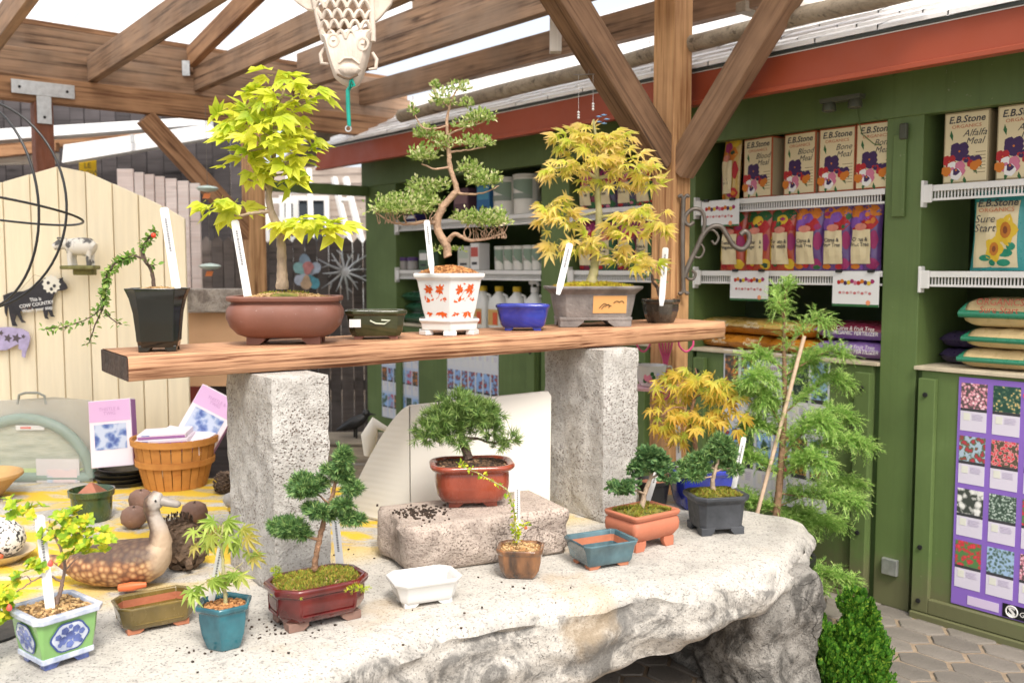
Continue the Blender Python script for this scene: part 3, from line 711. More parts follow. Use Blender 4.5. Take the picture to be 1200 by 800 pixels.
# ------------------------------------------------------------------ stone table
TZ = .555
def fbm(p, s, o=4):
    v = 0; a = 1; q = Vector(p) * s
    for _ in range(o): v += a * noise.noise(q); q = q * 2.03 + Vector((7.1, 3.3, 1.7)); a *= .5
    return v
front = [(-150, 980), (0, 925), (200, 852), (360, 792), (470, 750), (560, 724), (660, 707), (705, 701), (760, 688), (815, 689), (862, 674), (900, 668), (925, 652), (942, 632), (950, 613), (934, 603), (900, 597), (868, 591)]
out = [G(a, b, TZ) for a, b in front]
out = [(p.x, p.y) for p in out] + [(1.02, 4.12), (.6, 4.28), (.1, 4.32), (-.6, 4.42), (-1.4, 4.58), (-2.3, 4.66), (-3.0, 4.4), (-3.1, 3.2), (-2.6, 2.2)]
def resample(pts, step):
    r = []; n = len(pts)
    for i in range(n):
        p0, p1, p2, p3 = [Vector((*pts[(i + k) % n], 0)) for k in (-1, 0, 1, 2)]
        L = (p2 - p1).length; k = max(1, int(L / step))
        for j in range(k):
            t = j / k
            q = .5 * ((2 * p1) + (p2 - p0) * t + (2 * p0 - 5 * p1 + 4 * p2 - p3) * t * t + (3 * p1 - p0 - 3 * p2 + p3) * t ** 3)
            r.append((q.x, q.y))
    return r
ol = resample(out, .022); N = len(ol)
def nrm(i):
    a, b = ol[i - 1], ol[(i + 1) % N]; dx, dy = b[0] - a[0], b[1] - a[1]; l = math.hypot(dx, dy) + 1e-9
    return (dy / l, -dx / l)
def smooth_n():
    ns = [nrm(i) for i in range(N)]; r = []
    for i in range(N):
        x = sum(ns[(i + k) % N][0] for k in range(-6, 7)); y = sum(ns[(i + k) % N][1] for k in range(-6, 7)); l = math.hypot(x, y) + 1e-9
        r.append((x / l, y / l))
    return r
NS = smooth_n()
area = sum(ol[i][0] * ol[(i + 1) % N][1] - ol[(i + 1) % N][0] * ol[i][1] for i in range(N))
if area < 0: NS = [(-a, -b) for a, b in NS]
def zbot(x, y):                                     # the slab thins towards its right end
    t = max(0, min(1, (x - .1) / 1.0)); return .262 + .16 * t + .03 * fbm((x, y, 0), 3)
lev = [(-.16, 0), (-.09, -.002), (-.05, -.008), (-.02, -.02), (.0, -.045)]
rings = []
for k in range(len(lev)):
    off, dz = lev[k]; ring = []
    for i in range(N):
        x, y = ol[i]; nx, ny = NS[i]
        w = fbm((x, y, .3), 5) * .011 * (1 if k > 1 else .3)
        s = .4 if (x < -1.4) else 1
        ring.append((x + nx * (off + w), y + ny * (off + w), TZ + dz * (1 + .5 * fbm((x, y, 9), 4)) if k else TZ))
    rings.append(ring)
KS = 16
for k in range(1, KS + 1):
    t = k / KS; ring = []
    for i in range(N):
        x, y = ol[i]; nx, ny = NS[i]; zb_ = zbot(x, y); z = TZ - .045 + (zb_ - TZ + .045) * t
        strata = .005 * math.sin(z * 55 + 4 * fbm((x, y, 0), 2.2)) +   .020 * fbm((x, y, z * 1.3), 5, 6) - .018 * max(0, fbm((x * .8 + 3, y * .8, z * 2.2), 6, 4))
        prof = .015 * math.sin(math.pi * t) - .035 * t ** 4
        ring.append((x + nx * (prof + strata), y + ny * (prof + strata), z + .012 * fbm((x, y, z), 9)))
    rings.append(ring)
ring = [(ol[i][0] - NS[i][0] * .35, ol[i][1] - NS[i][1] * .35, zbot(*ol[i]) + .01) for i in range(N)]; rings.append(ring)
tb = thing('stone_table', 'large rough whitish stone slab table on rock supports', 'table', (.0, 3.2, 0))
mb = MB(); mb.loft([list(reversed(r)) if area < 0 else r for r in rings], True, True)
obj('slab', mb, M['table'], tb, smooth=50, world=True)
# rock supports
def rockbox(size, r, n=12, disp=.02, fs=5, seed=0, taper=0, edge=1.0):
    sx, sy, sz = size; mb = MB(); idx = {}; vs = []; fs_ = []
    nx, ny, nz = [max(3, int(round(n * s / max(size)))) for s in size]
    def key(i, j, k):
        if (i, j, k) not in idx:
            p = Vector(((i / nx - .5) * sx, (j / ny - .5) * sy, (k / nz - .5) * sz))
            c = Vector([max(-s / 2 + r, min(s / 2 - r, q)) for q, s in zip(p, size)])
            d = p - c
            if d.length > 1e-9: p = c + d.normalized() * min(r, d.length if d.length < r else r); nn = d.normalized()
            else:
                nn = Vector([1 if abs(q) > s / 2 - 1e-6 else 0 for q, s in zip(p, size)]); nn = Vector((nn.x * (1 if p.x > 0 else -1), nn.y * (1 if p.y > 0 else -1), nn.z * (1 if p.z > 0 else -1))).normalized() if nn.length else Vector((0, 0, 1))
            dd = disp * fbm(p + Vector((seed, seed * 2, 0)), fs, 5)
            if abs(nn.z) > .7: dd *= .15
            p = p + nn * dd
            t = 1 - taper * (.5 - p.z / sz); p.x *= t; p.y *= t
            idx[(i, j, k)] = len(vs); vs.append(p)
        return idx[(i, j, k)]
    for a in range(nx):
        for b in range(ny):
            fs_.append((key(a, b, 0), key(a, b + 1, 0), key(a + 1, b + 1, 0), key(a + 1, b, 0))); fs_.append((key(a, b, nz), key(a + 1, b, nz), key(a + 1, b + 1, nz), key(a, b + 1, nz)))
    for a in range(nx):
        for c in range(nz):
            fs_.append((key(a, 0, c), key(a + 1, 0, c), key(a + 1, 0, c + 1), key(a, 0, c + 1))); fs_.append((key(a, ny, c), key(a, ny, c + 1), key(a + 1, ny, c + 1), key(a + 1, ny, c)))
    for b in range(ny):
        for c in range(nz):
            fs_.append((key(0, b, c), key(0, b, c + 1), key(0, b + 1, c + 1), key(0, b + 1, c))); fs_.append((key(nx, b, c), key(nx, b + 1, c), key(nx, b + 1, c + 1), key(nx, b, c + 1)))
    return mb.add(vs, fs_)
lg = G(890, 800, .0)
legm = stone_mat('leg_stone', (.27, .255, .23), (.07, .066, .06), bump=1.)
obj('rock_leg', rockbox((.30, .50, .50), .06, 40, .05, 5, 3, -.10), legm, tb, smooth=60, loc=(.875, 3.44, .262), rz=R(25), world=True)
obj('rock_leg', rockbox((.5, 1.0, .40), .10, 18, .07, 3, 8), legm, tb, smooth=60, loc=(-1.5, 3.5, .215), world=True)
obj('rock_leg', rockbox((1.5, .22, .40), .06, 22, .06, 3, 5), legm, tb, smooth=60, loc=(.1, 3.85, .2), rz=R(8), world=True)
# ------------------------------------------------------------------ rough concrete pillars carrying the plank
PLX = Vector((-1.13, 2.75)); PLA = math.atan2(1.45, 2.085); PD = Vector((math.cos(PLA), math.sin(PLA), 0)); PB = Vector((-PD.y, PD.x, 0))
PLEN = 2.54; PTH = .076; PWD = .36; ZL0, ZR0 = 1.312, 1.335
def plank_z(t): return ZL0 + (ZR0 - ZL0) * t / PLEN
def plank_pt(px, back):
    p = Vector((PLX.x, PLX.y, 0)) + PB * back
    q = COLM(px, 1.33, (p.x, p.y), PD); t = (Vector((q.x, q.y, 0)) - p).dot(PD)
    return Vector((q.x, q.y, plank_z(t)))
def pillar(name, cpx, cpy, ang, L, W, label, seed):
    c = G(cpx, cpy, TZ); dl = Vector((math.cos(ang), math.sin(ang), 0)); dr = Vector((dl.y, -dl.x, 0))
    ctr = c + dl * L / 2 + dr * W / 2
    tt = (Vector((ctr.x, ctr.y, 0)) - Vector((PLX.x, PLX.y, 0))).dot(PD); h = plank_z(tt) - PTH - TZ - .003
    mb = rockbox((L, W, h), .007, 44, .007, 12, seed).xf(Matrix.Translation((0, 0, h / 2)))
    # level bearing faces
    mb.v = [(x, y, 0.002 if z < .012 else (h - .001 if z > h - .012 else z)) for x, y, z in mb.v]
    return tag(obj(name, mb, M['conc'], None, smooth=60, loc=(ctr.x, ctr.y, TZ), rz=ang), label, 'pillar', 'concrete pillars under the plank')
pillar('concrete_pillar', 323, 700, math.atan2(.34, -.25), .40, .19, 'pitted concrete pillar standing behind the dark red bonsai pot', 1)
pillar('concrete_pillar', 706, 613, math.atan2(.81, -.59), .38, .19, 'smoother pale concrete pillar standing behind the terracotta juniper pot', 6)
# ------------------------------------------------------------------ plank
pk = thing('plank', 'thick orange-brown timber plank laid across two concrete pillars', 'plank', (PLX.x, PLX.y, ZL0), PLA)
tilt = math.atan2(ZR0 - ZL0, PLEN)
def plank_mesh():
    mb = MB(); nx = 60; rings = []
    for i in range(nx + 1):
        x = PLEN * i / nx; e = .004 if 0 < i < nx else 0
        zt = 0; zb_ = -PTH + .004 * fbm((x, 0, 0), 2); yf = .005 * fbm((x, 3, 0), 3)
        ring = [(x, yf + .006, zt), (x, yf, zt - .008), (x, yf - .002 + .003 * fbm((x, 1, 5), 6), -.03), (x, yf + .002, zb_ + .01), (x, yf + .010, zb_), (x, PWD - .01, zb_), (x, PWD, zb_ + .01), (x, PWD, -.01), (x, PWD - .01, zt)]
        rings.append(ring)
    mb.loft(rings, False, True)
    n = len(mb.v); return mb
po = obj('timber', plank_mesh(), M['plank'], pk, smooth=40); po.rotation_euler[1] = -tilt
en = MB().slab([(-.004, .004), (.0005, .004), (.0005, PWD - .004), (-.004, PWD - .004)], -PTH + .004, -.003)
eo = obj('shaded_end', en, M['endgrain'], pk); eo.rotation_euler[1] = -tilt
# ------------------------------------------------------------------ stone block under the pine
bl0 = G(505, 672, TZ); ba = math.atan2(.22, .477); bd = Vector((math.cos(ba), math.sin(ba), 0)); bb = Vector((-bd.y, bd.x, 0))
BH = .165
bc = bl0 + bd * .255 + bb * .165 - bd * .03
mbk = rockbox((.62, .34, BH), .035, 30, .03, 6, 4).xf(Matrix.Translation((0, 0, BH / 2)))
mbk.v = [(x, y, .002 if z < .008 else (BH if z > BH - .006 else z)) for x, y, z in mbk.v]
tag(obj('stone_block', mbk, M['block'], None, smooth=60, loc=(bc.x, bc.y, TZ), rz=ba), 'low rounded pinkish stone block carrying the red pine pot', 'stone block')
# ------------------------------------------------------------------ folded white board behind the block
wbm = mat('white_foam_board', (.80, .77, .70), .6, .03, 3, .04, 30)
q0 = D(481, 520, 3.62); q1_ = D(645, 520, 3.86)
wb = thing('foam_board', 'folded white foam board propped behind the pine block', 'board', (q0.x, q0.y, TZ))
zt0 = D(481, 475, 3.62).z - TZ; zt1 = D(638, 458, 3.86).z - TZ
dx, dy = q1_.x - q0.x, q1_.y - q0.y; L = math.hypot(dx, dy); fa = math.atan2(dy, dx)
o = obj('front_panel', MB().prism([(0, .003), (L, .003), (L + .005, zt1 - .02), (L - .01, zt1), (.0, zt0)], 0, .02), wbm, wb, rz=fa, bevel=.004)
# ribbed side wing, sloping down to the left
mb = MB(); nr = 20; vs = []
lw = D(398, 600, 3.75); lx, ly = lw.x - q0.x, lw.y - q0.y + .1
for i in range(nr * 2 + 1):
    z = zt0 * (1 - i / (nr * 2)) ; f = 1 - z / zt0
    wid = (f ** .72); r_ = .004 if i % 2 else 0
    z = max(z, .003)
    vs += [(-.004, -.002 - r_, z), (lx * wid - .004, ly * wid - r_, z), (lx * wid - .004, ly * wid + .014, z), (-.004, .016, z)]
fs_ = []
for i in range(nr * 2):
    a = i * 4; b = a + 4
    fs_ += [(a, a + 1, b + 1, b), (a + 1, a + 2, b + 2, b + 1), (a + 2, a + 3, b + 3, b + 2)]
mb.add(vs, fs_); obj('ribbed_wing', mb, wbm, wb, smooth=30)
cq = D(441, 497, 3.85); cc = Vector((cq.x - q0.x, cq.y - q0.y, cq.z - TZ))
obj('curled_flap', MB().tube([(cc.x - .035, cc.y + .01, cc.z - .13), (cc.x - .03, cc.y, cc.z - .05), (cc.x - .005, cc.y, cc.z + .005), (cc.x + .04, cc.y, cc.z - .02)], [.02, .035, .028, .012], 12), wbm, wb, smooth=60)
# ------------------------------------------------------------------ pots
def section(a, b, r, seg):
    r = max(.001, min(r, a - .001, b - .001)); pts = []
    for cx, cy, a0 in ((a - r, b - r, 0), (-a + r, b - r, 90), (-a + r, -b + r, 180), (a - r, -b + r, 270)):
        for i in range(seg + 1):
            t = R(a0 + 90 * i / seg); pts.append((cx + r * math.cos(t), cy + r * math.sin(t)))
    return pts
def secfn(kind, a, b, r, seg):
    if kind == 'hex':
        def f(o):
            ra = a + o; rb = b + o; n = r
            return [(ra * math.cos(2 * math.pi * i / n + math.pi / n), rb * math.sin(2 * math.pi * i / n + math.pi / n)) for i in range(n)]
        return f
    return lambda o: section(a + o, b + o, max(.002, r + o * .6), seg)
def pot_part(parent, fn, prof, m, rz, smooth=28, bevel=.0025):
    mb = MB(); mb.loft([[(x, y, z) for x, y in fn(o)] for o, z in prof], True, True)
    o = obj('pot', mb, m, parent, smooth=smooth, bevel=bevel, rz=rz); return o
def soil_part(parent, fn, inner, z, mound, m, rz, name='soil', rough=.004, rings_n=7):
    ring0 = fn(inner); n = len(ring0)
    # densify
    pts = []
    for i in range(n):
        p, q = ring0[i], ring0[(i + 1) % n]; k = max(1, int(math.hypot(q[0] - p[0], q[1] - p[1]) / .012))
        for j in range(k): pts.append((p[0] + (q[0] - p[0]) * j / k, p[1] + (q[1] - p[1]) * j / k))
    rings = []; sd = random.random() * 50
    for k in range(rings_n):
        s = 1 - k / rings_n * .97
        rings.append([(x * s, y * s, z + mound * (1 - s * s) + (rough * fbm((x * s + sd, y * s, 0), 60, 3) if k else 0)) for x, y in pts])
    mb = MB().loft(rings, False, True); return obj(name, mb, m, parent, smooth=70, rz=rz)
def feet(parent, a, b, h, m, rz, l=.04, w=.03, inset=.008, flare=1.0):
    for sx in (-1, 1):
        for sy in (-1, 1):
            mb = MB(); cx, cy = sx * (a - inset), sy * (b - inset)
            pl = [(cx, cy), (cx - sx * l, cy), (cx - sx * l, cy - sy * w * .55), (cx - sx * w * .55, cy - sy * w * .55), (cx - sx * w * .55, cy - sy * l * .8), (cx, cy - sy * l * .8)]
            if sx * sy < 0: pl = pl[::-1]
            n_ = len(pl); lo = [(cx + (x - cx) * .72 * flare, cy + (y - cy) * .72 * flare, 0) for x, y in pl]
            mb.loft([lo, [(x, y, h * .6) for x, y in pl], [(x, y, h + .004) for x, y in pl]], True, True)
            obj('foot', mb, m, parent, bevel=.002)
def glaze(name, c, c2=None, rough=.12, var=.25, scale=9, bump=.02, speck=None, stretch=(1, 1, .6)):
    return mat(name, c, rough, var, scale, bump, 30, stretch, coat=.5, col2=c2, speck=speck)
SOIL = mat('dark_potting_soil', (.045, .028, .018), .95, .6, 60, 1.0, 160, speck=(120, .62, (.16, .10, .055)))
BARK = mat('orange_bark_mulch', (.42, .21, .08), .95, .5, 70, 1.0, 140, speck=(90, .6, (.16, .08, .03)))
TANS = mat('tan_gravel_soil', (.48, .33, .16), .95, .5, 80, 1.0, 150, speck=(110, .62, (.20, .13, .06)))
MOSS = mat('green_moss', (.16, .22, .03), .95, .6, 30, 1.0, 170, col2=(.36, .30, .06), speck=(70, .66, (.22, .10, .03)))
MOSSY = mat('yellow_moss', (.42, .38, .04), .95, .4, 35, 1.0, 170, col2=(.55, .46, .05), speck=(50, .62, (.45, .16, .03)))

# ------------------------------------------------------------------ foliage templates: axis +x, face +z
def T_oval(w=.28, fold=.08): return np.array([(0, 0, 0), (.5, w, fold), (1, 0, -.04), (.5, -w, fold)]), [(0, 2, 1), (0, 3, 2)]
def T_leaf6(w=.3, fold=.07): return np.array([(0, 0, 0), (.3, w * .85, fold), (.68, w * .9, fold * .8), (1, 0, -.05), (.68, -w * .9, fold * .8), (.3, -w * .85, fold)]), [(0, 3, 2, 1), (0, 5, 4, 3)]
def T_needle(w=.03): return np.array([(0, -w, 0), (0, w, 0), (1, 0, .0)]), [(0, 2, 1)]
def T_tuft(n=9, spread=50, w=.06, sd=1):
    r = np.random.default_rng(sd); V_ = []; F_ = []
    for i in range(n):
        a = 2 * math.pi * i / n + r.uniform(-.3, .3); t = R(spread) * r.uniform(.35, 1); L = r.uniform(.7, 1.05); x0 = r.uniform(0, .35)
        d = np.array([math.cos(t), math.sin(t) * math.cos(a), math.sin(t) * math.sin(a)]); s = np.cross(d, [1, .3, .2]); s /= np.linalg.norm(s) + 1e-9
        b = np.array([x0, 0, 0]); k = len(V_); V_ += [b - s * w, b + s * w, b + d * L * .55 + s * w * .9, b + d * L, b + d * L * .55 - s * w * .9]; F_ += [(k, k + 1, k + 2, k + 3, k + 4)]
    return np.array(V_), F_
def T_spray(n=4, w=.10):                                # flat fan of scale leaves
    V_ = []; F_ = []
    def leaf(x, y, dx, dy, L, wd):
        k = len(V_); px_, py_ = -dy, dx
        V_.extend([(x, y, 0), (x + dx * L * .5 + px_ * wd, y + dy * L * .5 + py_ * wd, .02), (x + dx * L, y + dy * L, 0), (x + dx * L * .5 - px_ * wd, y + dy * L * .5 - py_ * wd, .02)]); F_.append((k, k + 1, k + 2, k + 3))
    leaf(0, 0, 1, 0, .5, w * .6); leaf(.45, 0, 1, 0, .55, w * .7)
    for i in range(n):
        x = .12 + i * .2; L = .5 - i * .07
        for s in (-1, 1): leaf(x, 0, .75, s * .66, L, w)
    return np.array(V_), F_
def T_weep(seg=5, w=.012, needles=14, sd=3):
    r = np.random.default_rng(sd); V_ = []; F_ = []
    P_ = [np.array([i / seg, 0, .22 * math.sin(math.pi * i / seg * .5) - .5 * (i / seg) ** 2.4]) for i in range(seg + 1)]
    for i in range(seg):
        k = len(V_); V_ += [P_[i] + [0, -w, 0], P_[i] + [0, w, 0], P_[i + 1] + [0, w * .7, 0], P_[i + 1] + [0, -w * .7, 0]]; F_.append((k, k + 1, k + 2, k + 3))
    for j in range(needles):
        t = r.uniform(.1, 1) * seg; i = min(int(t), seg - 1); b = P_[i] + (P_[i + 1] - P_[i]) * (t - i)
        d = np.array([r.uniform(.2, .9), r.choice([-1, 1]) * r.uniform(.4, 1), r.uniform(-.7, .4)]); d = d / np.linalg.norm(d) * r.uniform(.12, .24); s = np.cross(d, [0, 0, 1.]); s = s / (np.linalg.norm(s) + 1e-9) * w
        k = len(V_); V_ += [b - s, b + s, b + d]; F_.append((k, k + 1, k + 2))
    return np.array(V_), F_
def palmate(angles, lens, width, valley, droop=.18):
    """one flat lobed leaf: petiole at the origin, lobes fanning out; each lobe a tapered blade"""
    V_ = [(0, 0, 0), ]; order = []
    cx = .12
    V_[0] = (cx, 0, .02)
    pts = []
    n = len(angles)
    for i, (a, L) in enumerate(zip(angles, lens)):
        t = R(a); d = Vector((math.cos(t), math.sin(t), 0)); s = Vector((-d.y, d.x, 0))
        pts.append(tuple(Vector((cx, 0, 0)) + d * L * .5 - s * width * L + Vector((0, 0, .05 * L)))); pts.append(tuple(Vector((cx, 0, 0)) + d * L + Vector((0, 0, -droop * L)))); pts.append(tuple(Vector((cx, 0, 0)) + d * L * .5 + s * width * L + Vector((0, 0, .05 * L))))
        if i < n - 1:
            t2 = R((a + angles[i + 1]) / 2); r_ = valley * min(L, lens[i + 1]); pts.append((cx + math.cos(t2) * r_, math.sin(t2) * r_, -.01))
    V_ += pts; m_ = len(pts); F_ = []
    for i in range(m_ - 1): F_.append((0, i + 1, i + 2))
    k = len(V_); V_ += [(-.22, -.012, .03), (-.22, .012, .03)]; F_.append((0, k, k + 1))   # leaf stalk
    return np.array(V_, float), F_
def scatter(tmpl, P, Dn, S, Nn=None):
    tv, tf = tmpl; P = np.asarray(P, float); Dn = np.asarray(Dn, float); k = len(P); nv = len(tv)
    X = Dn / (np.linalg.norm(Dn, axis=1, keepdims=True) + 1e-9)
    if Nn is None: Nn = RNG.normal(size=(k, 3)) * .6 + [0, 0, 1]
    Z = Nn - X * np.sum(Nn * X, 1, keepdims=True); Z /= np.linalg.norm(Z, axis=1, keepdims=True) + 1e-9
    Y = np.cross(Z, X); S = np.asarray(S, float).reshape(k, 1, 1)
    W = (tv[None, :, 0:1] * X[:, None, :] + tv[None, :, 1:2] * Y[:, None, :] + tv[None, :, 2:3] * Z[:, None, :]) * S + P[:, None, :]
    verts = W.reshape(-1, 3); faces = []
    for i in range(k):
        b = i * nv; faces += [tuple(q + b for q in f) for f in tf]
    return verts, faces
def foliage(name, parent, m, parts):
    vs = []; fs = []; n = 0
    for v, f in parts:
        vs += v.tolist(); fs += [tuple(q + n for q in g) for g in f]; n += len(v)
    me = bpy.data.meshes.new(name); me.from_pydata(vs, [], fs); me.materials.append(m); me.update()
    o = bpy.data.objects.new(name, me); COL.objects.link(o); o.parent = parent; return o
def blob_pts(c, r, n, shell=.45, flat_bottom=False):
    d = RNG.normal(size=(n, 3)); d /= np.linalg.norm(d, axis=1, keepdims=True)
    rad = RNG.uniform(shell ** 3, 1, size=(n, 1)) ** (1 / 3)
    # uneven outline
    lump = np.array([1 + .5 * noise.noise(Vector(q) * 2.6 + Vector(c) * 9) for q in d]).reshape(-1, 1) * np.where(RNG.random((n, 1)) < .06, 1.22, 1)
    if flat_bottom: d[:, 2] = np.where(d[:, 2] < -.25, d[:, 2] * .3, d[:, 2])
    return np.array(c) + d * rad * lump * np.array(r), d
def litter(root, fn, inner, z, mound, rz, n, m, size, name='litter', up=.0, tuft=None):
    """loose bits lying on the soil of a pot"""
    ring = fn(inner); k = len(ring); ca, sa = math.cos(rz), math.sin(rz); mb = MB(); P_ = []
    while len(P_) < n:
        i = random.randrange(k); s = math.sqrt(random.random()) * .97; t = random.random(); p, q = ring[i], ring[(i + 1) % k]
        x, y = (p[0] + (q[0] - p[0]) * t) * s, (p[1] + (q[1] - p[1]) * t) * s
        P_.append((x * ca - y * sa, x * sa + y * ca, z + mound * (1 - s * s) + .001))
    if tuft is not None:
        D_ = np.array([(random.gauss(0, .5), random.gauss(0, .5), 1) for _ in P_]); o = foliage(name, root, m, [scatter(tuft, P_, D_, RNG.uniform(size[0], size[1], n))])
    else:
        for p in P_:
            s = random.uniform(*size); mb.box(p, (s * random.uniform(.8, 1.8), s * .8, s * random.uniform(.3, .8)), mat=Matrix.Rotation(random.uniform(-.6, .6), 3, 'X') @ Matrix.Rotation(random.random() * 6.3, 3, 'Z'))
        o = obj(name, mb, m, root)
    o['kind'] = 'stuff'; return o
class Plant:
    """px helper: photo pixels around a plant, at the plant's own distance"""
    def __init__(s, root, cx, cy): s.root = root; s.cx = cx; s.cy = cy; s.Y = root.location.y; s.k = (root.location.y * CT + (EYE - root.location.z) * ST) / FPX
    def P(s, px, py, dy=0.): return (((px - s.cx) * s.k), dy, ((s.cy - py) * s.k))
    def limbs(s, name, specs, m, wig=.0015, n=8):
        mb = MB()
        for pts in specs:
            q = [Vector(s.P(a, b, dy)) for a, b, r, dy in pts]; rr = [r * s.k for a, b, r, dy in pts]
            Q = []; RR = []
            for i in range(len(q) - 1):
                p0, p1, p2, p3 = q[max(i - 1, 0)], q[i], q[i + 1], q[min(i + 2, len(q) - 1)]
                for j in range(5):
                    t = j / 5; v = .5 * ((2 * p1) + (p2 - p0) * t + (2 * p0 - 5 * p1 + 4 * p2 - p3) * t * t + (3 * p1 - p0 - 3 * p2 + p3) * t ** 3)
                    Q.append(v + Vector([random.uniform(-wig, wig) for _ in range(3)])); RR.append((rr[i] + (rr[i + 1] - rr[i]) * t) * random.uniform(.92, 1.08))
            Q.append(q[-1]); RR.append(rr[-1])
            mb.tube(Q, RR, n)
        return obj(name, mb, m, s.root, smooth=70)
    def B(s, px, py, rx, ry, rz=None, dy=0.):
        return (s.P(px, py, dy), (rx * s.k, (rz if rz else rx * .8) * s.k, ry * s.k))
def potted(name, label, px, py, z, hd, cat='bonsai', group=None, pt=None):
    f = G(px, py, z) if pt is None else pt
    d = Vector((f.x, f.y, 0)).normalized() * (hd if pt is None else 0)
    return thing(name, label, cat, (f.x + d.x, f.y + d.y, z if pt is None else pt.z), 0, group)
def leaf_objs(root, name, meshes, P, Dn, S, N=None):
    for i in range(len(P)):
        X = Vector(Dn[i]).normalized(); Z = Vector(N[i]) if N is not None else Vector((random.gauss(0, .5), random.gauss(-.3, .5), 1))
        Z = Z - X * Z.dot(X)
        if Z.length < 1e-4: Z = X.orthogonal()
        Z.normalize(); Y = Z.cross(X)
        o = bpy.data.objects.new(name, meshes[i % len(meshes)]); COL.objects.link(o); o.parent = root
        o.matrix_basis = Matrix(((X.x, Y.x, Z.x, P[i][0]), (X.y, Y.y, Z.y, P[i][1]), (X.z, Y.z, Z.z, P[i][2]), (0, 0, 0, 1))) @ Matrix.Scale(S[i], 4)
def tmesh(name, t, m):
    me = bpy.data.meshes.new(name); me.from_pydata(t[0].tolist(), [], t[1]); me.materials.append(m); me.update(); return me
TAGN = [0]
def plant_tag(px0, py0, px1, py1, Y, w, label, z0=None, lines=1):
    """white plastic name stick from (px0,py0) at the soil to (px1,py1)"""
    a, b = D(px0, py0, Y), D(px1, py1, Y + .01); ax = (b - a); L = ax.length; ax.normalize()
    t = thing('plant_label', label, 'plant label', a, 0, 'white plant name sticks')
    f = Vector((a.x, a.y, 0)).normalized(); x = ax.cross(f).normalized() * -1; y = x.cross(ax)
    if x.x < 0: x = -x; 
    y = ax.cross(x)
    Mx = Matrix(((x.x, y.x, ax.x, 0), (x.y, y.y, ax.y, 0), (x.z, y.z, ax.z, 0), (0, 0, 0, 1)))
    mb = MB().prism([(-w * .28, -.045), (w * .28, -.045), (w * .5, -.01), (w * .5, L - .006), (w * .3, L), (-w * .3, L), (-w * .5, L - .006), (-w * .5, -.01)], -.0007, .0007).xf(Mx)
    obj('stick', mb, M['white_label'], t)
    pb = MB(); zc_ = L * .86
    while zc_ > L * .42:
        h = random.uniform(.003, .007); pb.prism([(-w * .13, zc_ - h), (w * .13, zc_ - h), (w * .13, zc_), (-w * .13, zc_)], -.0012, -.0008); zc_ -= h + .0018
    if y.y > 0: pass
    pb.xf(Mx); obj('printed_line', pb, flat((.18, .18, .19)), t)
    return t
# ------------------------------------------------------------------ bonsai on the plank
TRUNK_PALE = mat('pale_trunk_bark', (.36, .27, .19), .85, .35, 30, .7, 120, stretch=(1, 1, .5))
TRUNK_BR = mat('brown_trunk_bark', (.27, .15, .085), .9, .4, 40, .9, 120)
TRUNK_DK = mat('dark_trunk_bark', (.09, .06, .045), .9, .4, 40, .9, 120)
TRUNK_GR = mat('green_young_bark', (.36, .36, .14), .7, .25, 25, .4, 100, col2=(.45, .40, .22))
LF_TRI = leafmat('trident_maple_leaf', [(0, (.42, .56, .03)), (.5, (.66, .72, .05)), (.85, (.80, .78, .09)), (1, (.36, .52, .04))], .5, tip=(.82, .80, .12))
LF_JM = leafmat('golden_maple_leaf', [(0, (.56, .66, .08)), (.4, (.84, .80, .18)), (.75, (.90, .78, .30)), (1, (.80, .74, .16))], .5, tip=(.93, .60, .34))
LF_JM2 = leafmat('orange_maple_leaf', [(0, (.48, .56, .10)), (.5, (.76, .70, .14)), (.85, (.80, .62, .14)), (1, (.60, .62, .10))], .5, tip=(.88, .42, .10))
LF_JMG = leafmat('green_maple_leaf', [(0, (.35, .50, .10)), (.6, (.52, .62, .16)), (1, (.62, .50, .15))])
LF_SER = leafmat('small_box_leaf', [(0, (.14, .24, .04)), (.4, (.32, .45, .10)), (.75, (.55, .62, .24)), (1, (.76, .70, .46))], .4)
LF_COT = leafmat('cotoneaster_leaf', [(0, (.10, .22, .04)), (.6, (.22, .38, .07)), (1, (.36, .45, .12))], .3)
LF_PINE = leafmat('pine_needle', [(0, (.06, .13, .03)), (.5, (.16, .28, .06)), (1, (.34, .45, .14))], .3)
LF_JUN = leafmat('juniper_green', [(0, (.06, .14, .05)), (.5, (.13, .26, .08)), (.85, (.24, .38, .12)), (1, (.36, .48, .16))], .3)
LF_JUN2 = leafmat('hinoki_green', [(0, (.05, .13, .05)), (.5, (.11, .23, .08)), (1, (.24, .36, .13))], .3)
LF_AZ = leafmat('azalea_leaf', [(0, (.16, .33, .02)), (.45, (.38, .52, .03)), (.85, (.66, .64, .04)), (1, (.75, .58, .06))], .4)
LF_WEEP = leafmat('weeping_conifer_green', [(0, (.18, .38, .08)), (.4, (.36, .58, .14)), (.8, (.58, .76, .25)), (1, (.74, .85, .33))], .5)
LF_THU = leafmat('thuja_green', [(0, (.03, .11, .012)), (.5, (.07, .22, .02)), (.85, (.15, .33, .03)), (1, (.32, .46, .05))], .3)
GRAV = leafmat('loose_gravel', [(0, (.16, .09, .04)), (.4, (.42, .26, .11)), (.8, (.58, .40, .20)), (1, (.30, .20, .10))], 0., .9)
CHIP = leafmat('dark_bark_chips', [(0, (.02, .013, .01)), (.5, (.06, .035, .022)), (.85, (.13, .075, .04)), (1, (.24, .15, .08))], 0., .9)
ORCH = leafmat('orange_bark_chips', [(0, (.22, .09, .03)), (.5, (.42, .19, .07)), (1, (.56, .30, .12))], 0., .9)
MOSB = leafmat('moss_bits', [(0, (.10, .17, .02)), (.35, (.28, .34, .04)), (.65, (.42, .36, .06)), (1, (.30, .14, .04))], .2, .9)
